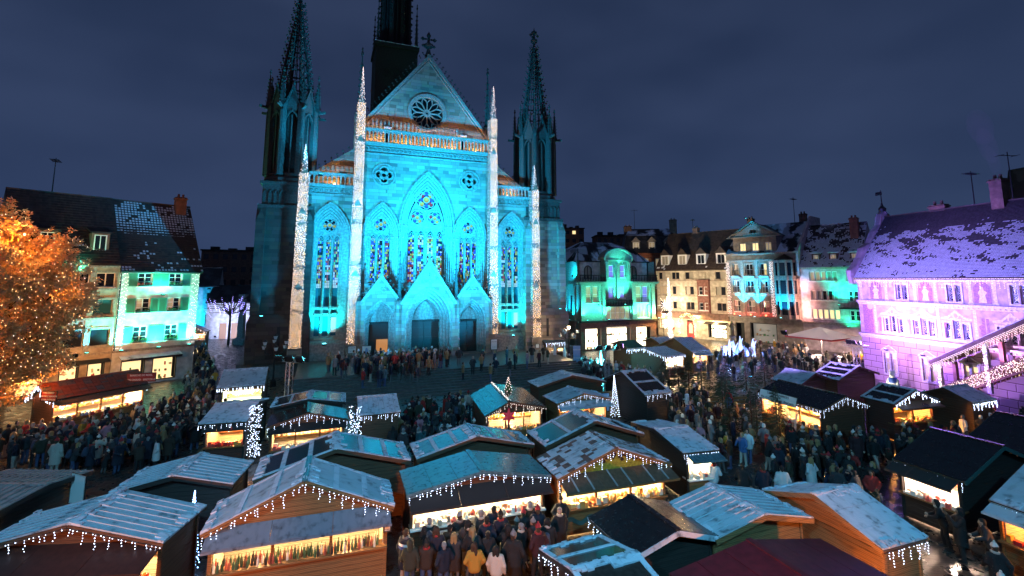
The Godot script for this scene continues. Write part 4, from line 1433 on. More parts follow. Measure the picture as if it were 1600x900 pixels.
func corner_shop() -> void:
	var at := Vector3(9.72,0,-70.27); var turn := deg_to_rad(21.5)
	var bs := Basis(Vector3.UP,turn)
	var w := func(x: float,y: float,z: float) -> Vector3: return at + bs*Vector3(x,y,z)
	var t := thing("corner_shop_building","ornate corner building lit green, arched centre bay over three glaring shop windows","building",at,turn)
	var b := MB.new()
	b.wall(rect(0,0,13,4.05),[rect(0.66,0.15,3.42,3.1),rect(4.2,0.15,8.48,3.15),rect(9.29,0.15,12.06,3.1)],-0.3,0)
	obj("shop_front",b,mat("shop_stone",0.25,0.13,0.1,0.7,{"tex": "mottle","scale": 0.3}),t)
	for x in [[0.66,3.42],[4.2,8.48],[9.29,12.06]]: shop(t,x[0],0.15,x[1],3.1,"shop_white",true,"shop_stone")
	var tm := TextMesh.new()
	tm.text = "MAROQUINERIE"; tm.font_size = 32; tm.pixel_size = 0.016; tm.depth = 0.04
	var lt := put("lettering",tm,M.black,t)
	lt.position = Vector3(6.3,3.66,0.02)
	var holes := [rect(0.95,6.7,1.85,9.05),rect(2.1,6.7,3.0,9.05),rect(9.5,6.6,10.5,9.0),rect(10.72,6.6,11.7,9.0),rect(4.75,7.35,5.6,9.0),rect(6.57,7.35,7.5,9.0),rect(4.3,4.25,8.4,6.1),rect(9.6,4.4,11.6,6.3)]
	b = MB.new()
	b.wall(rect(0,4.05,13,9.7),holes,-0.35,0)
	obj("upper_front",b,M.stone_trim,t)
	body(0,13,12.7,-11,0,t,M.stone_trim)
	for h in holes.slice(0,4): win(t,h[0].x,h[0].y,h[2].x,h[2].y,-0.2,"pane_dim","white_paint",1,2,{"rail": true,"mix": "pane_violet"})
	for h in holes.slice(4,6): win(t,h[0].x,h[0].y,h[2].x,h[2].y,-0.2,"pane_violet","white_paint",1,2)
	win(t,4.3,4.25,8.4,6.1,-0.25,"pane_dim","white_paint",5,2)
	win(t,9.6,4.4,11.6,6.3,-0.25,"pane_dim","white_paint",3,1)
	for x in [0.35,3.85,8.95,12.5]:
		b = MB.new()
		b.box(Vector3(x - 0.3,4.1,0),Vector3(x + 0.3,9.1,0.22))
		b.box(Vector3(x - 0.38,9.0,0),Vector3(x + 0.38,9.3,0.32)); b.box(Vector3(x - 0.4,4.1,0),Vector3(x + 0.4,4.5,0.32))
		obj("pilaster",b,M.stone_trim,t)
	b = MB.new()
	b.box(Vector3(-0.2,3.95,0),Vector3(13.2,4.18,0.55))
	obj("shop_cornice",b,M.iron,t)
	for e in [[-0.3,4.2],[8.6,13.3]]:
		b = MB.new()
		b.box(Vector3(e[0],9.35,0),Vector3(e[1],9.5,0.35)); b.box(Vector3(e[0] - 0.1,9.5,0),Vector3(e[1] + 0.1,9.72,0.6))
		obj("cornice",b,M.stone_trim,t)
	for e in [[-0.2,4.0],[8.8,13.2],[4.1,8.7]]:
		b = MB.new()
		var y0 := 9.75 if e[0] != 4.1 else 6.25
		var hh := 0.95 if e[0] != 4.1 else 0.8
		b.box(Vector3(e[0],y0 + hh - 0.12,0.3),Vector3(e[1],y0 + hh,0.5)); b.box(Vector3(e[0],y0,0.3),Vector3(e[1],y0 + 0.1,0.5))
		var n := int((e[1] - e[0]) / 0.26)
		for k in n: b.lathe([Vector2(0.05,0),Vector2(0.09,0.3),Vector2(0.04,hh - 0.12)],5,Vector3(lerpf(e[0] + 0.1,e[1] - 0.1,float(k) / (n - 1)),y0,0.4))
		if e[0] == 4.1: b.box(Vector3(4.0,6.1,0),Vector3(8.8,6.25,0.6))
		obj("balcony_rail",b,M.iron,t)
	# attic storey, set back, with oval lights
	b = MB.new()
	b.wall(rect(0.4,9.7,12.6,12.7),[arch_open(2.1,0.55,10.2,11.4,12.0,6),arch_open(10.0,0.55,10.2,11.4,12.0,6)],-1.6,-1.3)
	obj("attic_wall",b,M.plaster_white,t)
	for x in [2.1,10.0]:
		b = MB.new()
		b.ring(arch_open(x,0.55,10.2,11.4,12.0,6),true,0.0,0.1,-1.4,-1.22)
		b.box(Vector3(x - 0.03,10.2,-1.4),Vector3(x + 0.03,11.9,-1.3))
		obj("oval_window_frame",b,M.iron,t)
		b = MB.new()
		b.flat(arch_open(x,0.5,10.2,11.4,12.0,6),-1.45)
		obj("oval_pane",b,M.pane_blind,t)
	b = MB.new()   # centre bay
	b.wall(PackedVector2Array([Vector2(4.2,9.7),Vector2(8.6,9.7),Vector2(8.6,12.9),Vector2(4.2,12.9)]),[rect(4.8,10.3,5.65,12.15),rect(6.75,10.3,7.6,12.15)],-1.3,0.1)
	var cap := PackedVector2Array([Vector2(4.2,12.9)])
	for k in 13: cap.append(Vector2(6.4 - cos(PI*k / 12)*2.3,12.9 + sin(PI*k / 12)*1.5))
	b.prism(cap.slice(1),-1.3,0.1)
	obj("centre_bay",b,M.stone_trim,t)
	b = MB.new()
	b.ring(cap.slice(1),false,0.0,0.22,-1.4,0.45)
	b.box(Vector3(4.0,12.75,0),Vector3(8.8,12.95,0.4))
	obj("arched_pediment",b,M.stone_trim,t)
	for x in [4.8,6.75]: win(t,x,10.3,x + 0.85,12.15,-0.05,"pane_violet","white_paint",1,2)
	for x in [4.4,6.2,8.2]:
		b = MB.new()
		b.box(Vector3(x - 0.2,7.2 if x == 6.2 else 9.75,0.1),Vector3(x + 0.2,12.3,0.35)); b.lathe([Vector2(0.28,0),Vector2(0.3,0.4),Vector2(0.2,0.45)],8,Vector3(x,12.2,0.28))
		obj("half_column",b,M.stone_trim,t)
	# mansard with snow, hipped, in folded sheets
	for e in [[-0.2,13.2,12.7,-1.2,1.2,11.4,14.6,-2.8],[1.2,11.4,14.6,-2.8,3.4,9.0,15.9,-5.4]]:
		b = MB.new()
		var a: Array = e
		b.quad(Vector3(a[0],a[2],a[3]),Vector3(a[4],a[6],a[7]),Vector3(a[5],a[6],a[7]),Vector3(a[1],a[2],a[3]))
		b.quad(Vector3(a[0],a[2],-11 - a[3]),Vector3(a[4],a[6],-11 - a[7]),Vector3(a[4],a[6],a[7]),Vector3(a[0],a[2],a[3]))
		b.quad(Vector3(a[1],a[2],a[3]),Vector3(a[5],a[6],a[7]),Vector3(a[5],a[6],-11 - a[7]),Vector3(a[1],a[2],-11 - a[3]))
		obj("mansard_slope",b,M.roof_frost,t)
	b = MB.new()
	for k in 7:
		var x := 0.4 + k*2.0
		b.bar(Vector3(x,12.72,-1.18),Vector3(lerpf(1.3,11.3,k / 6.0),14.64,-2.78),0.12,0.1)
	b.box(Vector3(-0.3,12.6,-1.3),Vector3(13.3,12.76,-1.05))
	obj("lead_rolls",b,M.slate,t)
	# side face towards the church
	b = MB.new()
	for k in 3:
		var z := -1.6 - k*2.4
		b.box(Vector3(-0.22,0.5,z - 0.35),Vector3(0,9.0,z + 0.35))
	b.box(Vector3(-0.55,9.4,-10.6),Vector3(0,9.72,0)); b.box(Vector3(-0.4,3.9,-10.6),Vector3(0,4.15,0))
	obj("side_pilasters",b,M.stone_trim,t)
	for k in 2: win_side(t,-2.3 - k*2.4,5.2,7.8)
	var gr := Color(0.22,1.0,0.86)
	var i := 0
	for x in [0.35,3.85,8.95,12.5]:
		flood("green uplight at the foot of the %s pilaster of the ornate corner building" % ["first","second","third","fourth"][i],w.call(x,4.4,1.3),w.call(x,8.6,0.0),"lens_green",gr,60,52,0.12,"green uplights on the corner building")
		i += 1
	for x in [2.0,10.6]:
		flood("green lamp over the %s panel of the ornate corner building" % ["left","right"][int(x > 5)],w.call(x,6.4,1.6),w.call(x,4.8,0),"lens_green",gr,16,60,0.12)
	flood("green lamp at the centre balcony of the ornate corner building",w.call(6.3,6.5,1.8),w.call(6.3,11.0,0),"lens_green",gr,70,46,0.14)
	flood("green uplight under the arched pediment of the ornate corner building",w.call(6.4,12.4,1.2),w.call(6.4,14.2,0),"lens_green",gr,7,60,0.12)
	flood("cyan lamp on the left terrace of the ornate corner building",w.call(-0.8,10.6,-0.6),w.call(0.4,12.5,-4),"lens_cyan",Color(0.05,0.8,1.0),26,60,0.14)
	for k in 2:
		flood("cyan uplight on the side of the corner building, %s the church" % ["farther from","nearer to"][k],w.call(-0.9,4.3,-1.6 - 2.4*k),w.call(0,9.0,-1.6 - 2.4*k),"lens_cyan",Color(0.05,0.8,1.0),55,42,0.12)

func win_side(t: Node,z: float,y0: float,y1: float) -> void:
	var g := thing_part("side_window",t)
	var b := MB.new()
	b.box(Vector3(-0.06,y0,z - 0.55),Vector3(0.02,y1,z + 0.55))
	obj("frame",b,M.white_paint,g)
	for k in 2:
		b = MB.new()
		b.box(Vector3(-0.075,y0 + 0.1,z - 0.47 + k*0.5),Vector3(-0.061,y1 - 0.1,z - 0.03 + k*0.5))
		obj("pane",b,M.pane_dark,g)

func right_row() -> void:
	var at := Vector3(31.02,0,-86.19); var turn := deg_to_rad(-49.7)
	var bs := Basis(Vector3.UP,turn)
	var w := func(x: float,y: float,z: float) -> Vector3: return at + bs*Vector3(x,y,z)
	# cream house
	var t := thing("cream_house","cream house with reddish bay, four white dormers in a steep dark roof","house",at,turn)
	var cols := [[-5.95,-4.5],[-3.3,-1.75],[-0.65,0.92],[4.9,6.58]]
	var rows := [[10.08,11.35],[7.4,8.85],[4.82,6.15]]
	var holes := []
	for r in rows:
		for c in cols: holes.append(rect(c[0],r[0],c[1],r[1]))
	holes += [rect(-6.3,1.2,-3.1,2.9),rect(-0.7,0.0,0.6,3.0),rect(3.2,0.4,6.4,2.6)]
	var b := MB.new()
	b.wall(rect(-6.5,0,6.95,11.85),holes,-0.35,0)
	obj("front_wall",b,M.plaster_cream,t)
	body(-6.5,6.95,11.85,-10,0,t,M.plaster_cream)
	for r in rows:
		for c in cols: win(t,c[0],r[0],c[1],r[1],-0.16,"pane_dark","plaster_beige",2,1,{"mix": "pane_blind" if rng.randf() < 0.6 else "pane_dim"})
	b = MB.new()
	for r in rows: b.box(Vector3(-6.5,r[0] - 0.32,0),Vector3(1.8,r[0] - 0.12,0.08))
	for r in rows: b.box(Vector3(3.9,r[0] - 0.32,0),Vector3(6.95,r[0] - 0.12,0.08))
	obj("string_courses",b,M.plaster_beige,t)
	b = MB.new()
	b.wall(rect(1.85,4.4,3.9,9.85),[rect(2.1,7.4,2.85,8.8),rect(3.05,7.4,3.7,8.8),rect(2.1,4.85,2.85,6.1),rect(3.05,4.85,3.7,6.1)],0.3,0.6)
	b.box(Vector3(1.85,4.4,0),Vector3(3.9,9.85,0.3),"Z")
	b.box(Vector3(1.75,9.85,0),Vector3(4.0,10.0,0.7))
	obj("bay",b,M.plaster_red,t)
	for x in [[2.1,2.85],[3.05,3.7]]:
		for y in [[7.4,8.8],[4.85,6.1]]: win(t,x[0],y[0],x[1],y[1],0.42,"pane_dark" if x[0] < 3 else "plaster_red","white_paint",1,2,{"sill": 0.66})
	win(t,1.95,10.08,3.85,11.35,0.0,"pane_dark","plaster_beige",3,1)
	b = MB.new()
	b.box(Vector3(-6.5,3.25,0),Vector3(6.95,4.4,0.25))
	obj("brown_fascia",b,M.plaster_brown,t)
	shop(t,-6.3,1.2,-3.1,2.9,"shop_white",true)
	shop(t,3.2,0.4,6.4,2.6,"shop_white",true)
	var dr := thing_part("door",t)
	b = MB.new()
	b.box(Vector3(-0.65,0,-0.2),Vector3(0.55,2.7,-0.14))
	obj("leaf",b,M.goods_red,dr)
	b = MB.new()
	b.flat(arch_open(-0.05,0.34,0.8,2.0,2.5,5),-0.12)
	obj("lit_pane",b,M.pane_lit,dr)
	b = MB.new()
	b.hexa([Vector3(3.0,2.9,0.2),Vector3(6.7,2.9,0.2),Vector3(6.7,3.0,0.2),Vector3(3.0,3.0,0.2),Vector3(3.0,2.65,1.2),Vector3(6.7,2.65,1.2),Vector3(6.7,2.72,1.2),Vector3(3.0,2.72,1.2)])
	obj("awning",b,M.black,t)
	gable_roof(-6.6,7.0,11.85,18.7,0,-5,-10,t,M.tile_dark,M.plaster_cream)
	tiles(-6.55,6.95,Vector2(0.3,11.75),Vector2(-4.95,18.65),24,44,t)
	for x in [-5.45,-1.95,1.6,5.2]: dormer(t,x,x + 1.35,12.7,14.3,-0.4,2.0,"white_paint",M.tile_dark,"pane_blind" if x < 1 else "pane_dark",true)
	chimney(t,-1.0,17.5,19.6,-5.2,1.0,0.8,M.plaster_brown)
	# lamps over its shop fronts
	for e in [[-4.7,3.9,"left"],[1.5,3.9,"middle"],[4.9,3.2,"right"]]:
		var l := thing("shop_lamp","lamp over the %s shop front of the cream house" % e[2],"lamp",w.call(e[0],e[1],0.75),turn)
		b = MB.new(); b.box(Vector3(-0.4,0,-0.5),Vector3(0.4,0.06,0.1)); obj("arm",b,M.iron,l)
		b = MB.new(); b.box(Vector3(-0.38,-0.05,-0.05),Vector3(0.38,-0.002,0.09)); obj("lamp_tube",b,M.lens_white,l)
		omni(w.call(e[0],e[1] - 0.12,0.78),Color(1.0,0.8,0.54),11.0,0.1)
	# wreath of lights over the door
	var arch_t := thing("door_light_arch","arch of golden light garlands round the red door of the cream house","light arch",w.call(-0.05,0,0.9),turn)
	b = MB.new()
	b.ring(arch_open(0,1.5,0,2.6,4.2,8).slice(0,17),false,0.1,0.1,-0.1,0.1)
	obj("arch_frame",b,M.hedge,arch_t)
	b = MB.new()
	var ap := arch(0,1.5,2.2,4.2,16)
	for q in ap:
		for k in 5: b.octa(Vector3(q.x + rnd(-0.25,0.25),q.y + rnd(-0.25,0.25),0.12),0.05)
	for k in 60: b.octa(Vector3((1.5 if k % 2 else -1.5) + rnd(-0.2,0.2),rnd(0.4,2.4),0.14),0.045)
	stuff(obj("light_bulbs",b,M.bulb_gold,arch_t))
	for k in 3: b.octa(Vector3(0,4.4,0.1),0.1)
	# ceremonial house with pediment
	t = thing("pediment_house","stone house with triangular pediment and round bay, lit cyan, red lamps on its ledge","house",at,turn)
	holes = []
	var c3 := [[7.95,8.85],[10.05,11.15],[12.3,13.3]]
	var r3 := [[10.7,12.5],[7.98,9.85],[4.95,6.7]]
	for r in r3:
		for c in c3: holes.append(rect(c[0],r[0],c[1],r[1]))
	holes += [rect(7.9,0.2,9.3,3.2),rect(10.2,0.3,14.2,3.3)]
	b = MB.new()
	b.wall(rect(6.95,0,17.9,14.2),holes,-0.4,0)
	obj("front_wall",b,M.plaster_grey,t)
	body(6.95,17.9,14.2,-10,0,t,M.plaster_lilac)
	for j in 3:
		for c in c3: win(t,c[0],r3[j][0],c[1],r3[j][1],-0.2,"pane_dark","white_paint",2,2,{"surround": "stone_trim","mix": "pane_lit" if j == 0 and c[0] > 9 else "pane_blind","rail": true})
	shop(t,10.2,0.3,14.2,3.3,"shop_dim",true)
	shop(t,7.9,0.2,9.3,3.2,"void",false)
	for c in c3:
		b = MB.new()
		for r in r3.slice(0,2): b.hexa([Vector3(c[0] - 0.2,r[0] - 0.5,0),Vector3(c[1] + 0.2,r[0] - 0.5,0),Vector3(c[1] + 0.3,r[0] - 0.14,0),Vector3(c[0] - 0.3,r[0] - 0.14,0),Vector3(c[0] - 0.2,r[0] - 0.5,0.12),Vector3(c[1] + 0.2,r[0] - 0.5,0.12),Vector3(c[1] + 0.3,r[0] - 0.14,0.34),Vector3(c[0] - 0.3,r[0] - 0.14,0.34)])
		obj("balconet",b,M.stone_trim,t)
	b = MB.new()
	for y in [[4.05,0.5],[10.0,0.2],[12.9,0.25],[13.95,0.7]]: b.box(Vector3(6.95,y[0],0),Vector3(17.9,y[0] + 0.22,y[1]))
	for x in [7.15,9.5,11.75,13.9]: b.box(Vector3(x - 0.2,4.3,0),Vector3(x + 0.2,12.9,0.12))
	obj("cornices_and_pilasters",b,M.stone_trim,t)
	b = MB.new()
	b.wall(rect(8.2,14.2,14.9,16.9),[rect(9.25,14.5,10.2,15.8),rect(11.2,14.5,12.2,15.8),rect(13.2,14.5,14.15,15.8)],-0.5,-0.1)
	b.box(Vector3(8.2,14.2,-6),Vector3(14.9,16.9,-0.5),"zZyY")
	obj("attic",b,M.plaster_grey,t)
	for k in 3: win(t,[9.25,11.2,13.2][k],14.5,[10.2,12.2,14.15][k],15.8,-0.3,"pane_lit" if k < 2 else "pane_dim","white_paint",2,1,{"sill": 0.0})
	b = MB.new()
	b.wall(PackedVector2Array([Vector2(7.9,16.9),Vector2(15.2,16.9),Vector2(11.5,19.0)]),[foil(11.5,17.6,0.55,2,8,0.0)],-0.5,-0.05)
	b.ring(PackedVector2Array([Vector2(7.8,16.85),Vector2(15.3,16.85),Vector2(11.5,19.1)]),true,0.0,0.2,-0.5,0.35)
	b.ring(PackedVector2Array([Vector2(7.8,16.85),Vector2(11.5,19.1),Vector2(15.3,16.85)]),false,0.0,0.18,-0.5,0.35)
	obj("pediment",b,M.stone_trim,t)
	b = MB.new()
	b.prism(PackedVector2Array([Vector2(7.9,16.9),Vector2(15.2,16.9),Vector2(11.5,19.0)]),-8,-0.52)
	obj("attic_roof",b,M.slate,t)
	# rounded bay
	b = MB.new()
	var bp := PackedVector2Array([Vector2(14.4,0),Vector2(14.7,0.75),Vector2(15.4,1.1),Vector2(16.5,1.1),Vector2(17.2,0.75),Vector2(17.5,0)])
	for y in [[4.2,4.8],[6.75,7.9],[9.9,10.6],[12.55,12.95]]:
		for k in 5:
			var p := bp[k]; var q := bp[k + 1]
			b.quad(Vector3(p.x,y[1],p.y),Vector3(q.x,y[1],q.y),Vector3(q.x,y[0],q.y),Vector3(p.x,y[0],p.y))
	for k in 6:
		var p := bp[k]
		b.tube(Vector3(p.x,4.2,p.y),Vector3(p.x,12.9,p.y),0.14,0.14,6)
	for k in 4: b.tri(Vector3(bp[0].x,4.2,0),Vector3(bp[k + 2].x,4.2,bp[k + 2].y),Vector3(bp[k + 1].x,4.2,bp[k + 1].y))
	obj("bay_wall",b,M.stone_trim,t)
	b = MB.new()
	for k in 5:
		var p := bp[k]*Vector2(1,1); var q := bp[k + 1]
		b.tri(Vector3(p.x,12.95,p.y + 0.2),Vector3(15.95,13.9,0),Vector3(q.x,12.95,q.y + 0.2))
	obj("bay_roof",b,M.iron,t)
	for y in [[4.8,6.75],[7.9,9.9],[10.6,12.55]]:
		for k in range(0,5):
			var p := bp[k].lerp(bp[k + 1],0.12); var q := bp[k].lerp(bp[k + 1],0.88)
			b = MB.new()
			b.quad(Vector3(p.x,y[1],p.y - 0.05),Vector3(q.x,y[1],q.y - 0.05),Vector3(q.x,y[0],q.y - 0.05),Vector3(p.x,y[0],p.y - 0.05))
			obj("bay_pane",b,M[pick(["pane_dark","pane_dark","pane_dim" if y[0] > 10 else "pane_dark"])],t)
	b = MB.new()
	b.hexa([Vector3(7,14.2,-10),Vector3(17.9,14.2,-10),Vector3(17.9,19.2,-7.5),Vector3(7,19.2,-7.5),Vector3(7,14.2,0.2),Vector3(17.9,14.2,0.2),Vector3(17.9,19.2,-6.0),Vector3(7,19.2,-6.0)])
	obj("mansard_roof",b,M.roof_frost,t)
	b = MB.new()   # bare party wall over the lower neighbour
	b.prism(PackedVector2Array([Vector2(0.4,10.5),Vector2(0.4,14.4),Vector2(-6.0,20.0),Vector2(-10,20.0),Vector2(-10,10.5)]),0,0.3)
	var pw := obj("party_wall",b,M.plaster_lilac,t)
	pw.transform = Transform3D(Basis(Vector3.UP,-PI / 2),Vector3(18.05,0,0))
	for x in [8.3,16.6]: chimney(t,x,18,20.6,-7,1.0,0.7,M.plaster_brown)
	var cy := Color(0.03,0.75,1.0)
	for k in 2:
		flood("cyan uplight on the ledge of the pediment house, %s of two" % ["left","right"][k],w.call([9.5,11.75][k],4.4,1.7),w.call([9.5,11.75][k],10.0,0.0),"lens_cyan",cy,300,24,0.13)
	flood("cyan uplight under the round bay of the pediment house",w.call(15.9,4.5,2.6),w.call(15.9,10.0,0.8),"lens_cyan",cy,120,40,0.13)
	flood("cyan light grazing the pediment of the stone house",w.call(11.5,19.6,2.2),w.call(10.0,18.2,0.0),"lens_cyan",cy,5,62,0.12)
	for k in 3:
		var x: float = [8.0,10.6,12.9][k]
		var l := thing("red_ledge_lamp","small red lamp on the ledge of the pediment house, %s of three" % ["left","middle","right"][k],"lamp",w.call(x,4.3,0.4),turn,"red lamps on the pediment house")
		b = MB.new(); b.cbox(0,0,0,0.2,0.1,0.2); obj("base",b,M.black,l)
		b = MB.new(); b.octa(Vector3(0,0.26,0),0.17); obj("lamp_bulb",b,M.lens_red,l)
		omni(w.call(x,4.56,0.4),Color(1.0,0.1,0.08),3.0,0.06)
	for x in [7.25,14.05]:
		var lc := thing("light_curtain","rope of pink-white bulbs down the %s of the pediment house" % ["left edge","joint beside the round bay"][int(x > 10)],"light curtain",w.call(x,4.5,0.2),turn,"light ropes on the pediment house")
		b = MB.new(); var wire := MB.new()
		for k in 5:
			wire.box(Vector3(-0.24 + k*0.12,0,0),Vector3(-0.234 + k*0.12,8.3,0.006))
			for j in 34: b.octa(Vector3(-0.24 + k*0.12 + rnd(-0.04,0.04),j*0.245 + rnd(0,0.15),0.05),0.042)
		obj("wire",wire,M.black,lc)
		stuff(obj("light_bulbs",b,M.bulb_pink,lc))
	# pale house beside the town hall
	t = thing("pale_house","lilac house with long window bands, lit pink at left, turquoise at right","house",at,turn)
	holes = []
	var g3 := [[9.86,11.16],[7.1,8.45],[4.5,5.8]]
	for r in g3:
		for k in 5: holes.append(rect(19.2 + k*0.72,r[0],19.2 + k*0.72 + 0.6,r[1]))
		holes.append(rect(23.85,r[0] - 0.08,24.4,r[1])); holes.append(rect(24.5,r[0] - 0.08,25.05,r[1]))
	b = MB.new()
	b.wall(rect(17.9,0,25.6,11.85),holes,-0.35,0)
	obj("front_wall",b,M.plaster_lilac,t)
	body(17.9,25.6,11.85,-10,0,t,M.plaster_lilac)
	for j in 3:
		for k in 5: win(t,19.2 + k*0.72,g3[j][0],19.2 + k*0.72 + 0.6,g3[j][1],-0.2,"pane_lit" if j == 2 else "pane_blind","white_paint",1,1,{"mix": "pane_lit" if j == 2 else "pane_dim" if j == 0 else "pane_dark"})
		for x in [23.85,24.5]: win(t,x,g3[j][0] - 0.08,x + 0.55,g3[j][1],-0.2,"pane_dark","white_paint",1,2)
	for y in [3.7,11.5]:
		b = MB.new(); b.box(Vector3(17.9,y,0),Vector3(25.6,y + 0.3,0.33)); obj("string_course",b,M.stone_trim,t)
	b = MB.new()
	b.box(Vector3(22.9,6.0,0),Vector3(25.4,6.2,1.0))
	for k in 16: b.box(Vector3(22.9 + k*0.16,6.2,0.93),Vector3(22.94 + k*0.16,7.0,0.97))
	b.box(Vector3(22.9,6.98,0.9),Vector3(25.4,7.05,1.0))
	obj("balcony",b,M.iron,t)
	gable_roof(17.85,25.6,11.85,18.3,0,-5,-10,t,M.roof_frost,M.plaster_lilac)
	tiles(17.9,25.6,Vector2(0.3,11.78),Vector2(-4.95,18.2),34,50,t,0.2,8)
	for x in [19.7,21.9,24.5]: dormer(t,x,x + 0.7,12.6,13.6,-0.6,1.6,"plaster_brown",M.snow,"pane_dim",false)
	chimney(t,24.4,15.0,18.9,-3.4,1.0,0.8,M.plaster_red)
	for y in [9.0,6.5,5.2]:
		var l := thing("wall_lamp","pink wall lamp on the pale house at its %s storey" % {9.0: "upper",6.5: "middle",5.2: "lower"}[y],"lamp",w.call(18.4,y,0),turn,"pink wall lamps of the pale house")
		b = MB.new(); b.box(Vector3(-0.08,-0.06,0),Vector3(0.08,0.06,0.22)); obj("arm",b,M.black,l)
		b = MB.new(); b.octa(Vector3(0,0,0.32),0.1); obj("lamp_bulb",b,M.lens_warm,l)
		omni(w.call(18.4,y,0.75),Color(1.0,0.7,0.64),3.2,0.08)
	flood("turquoise uplight at the balcony of the pale house",w.call(23.3,6.6,2.2),w.call(23.6,10.0,0),"lens_green",Color(0.05,1.0,0.85),45,50,0.13)
	flood("turquoise uplight under the balcony of the pale house",w.call(24.0,3.7,1.6),w.call(24.0,5.4,0),"lens_green",Color(0.05,1.0,0.75),9,60,0.13)
	flood("warm street projector at the corner building's right end, lighting the cream house",Vector3(22.6,5.4,-72.0),w.call(1.0,8.2,0),"lens_warm",Color(1.0,0.9,0.74),210,48,0.2)
	antenna("tall mast aerial on the roof of the pediment house",w.call(15.5,19.2,-6.5),4.2)
	antenna("aerial on the ridge of the cream house",w.call(-1.5,18.7,-5),2.6)

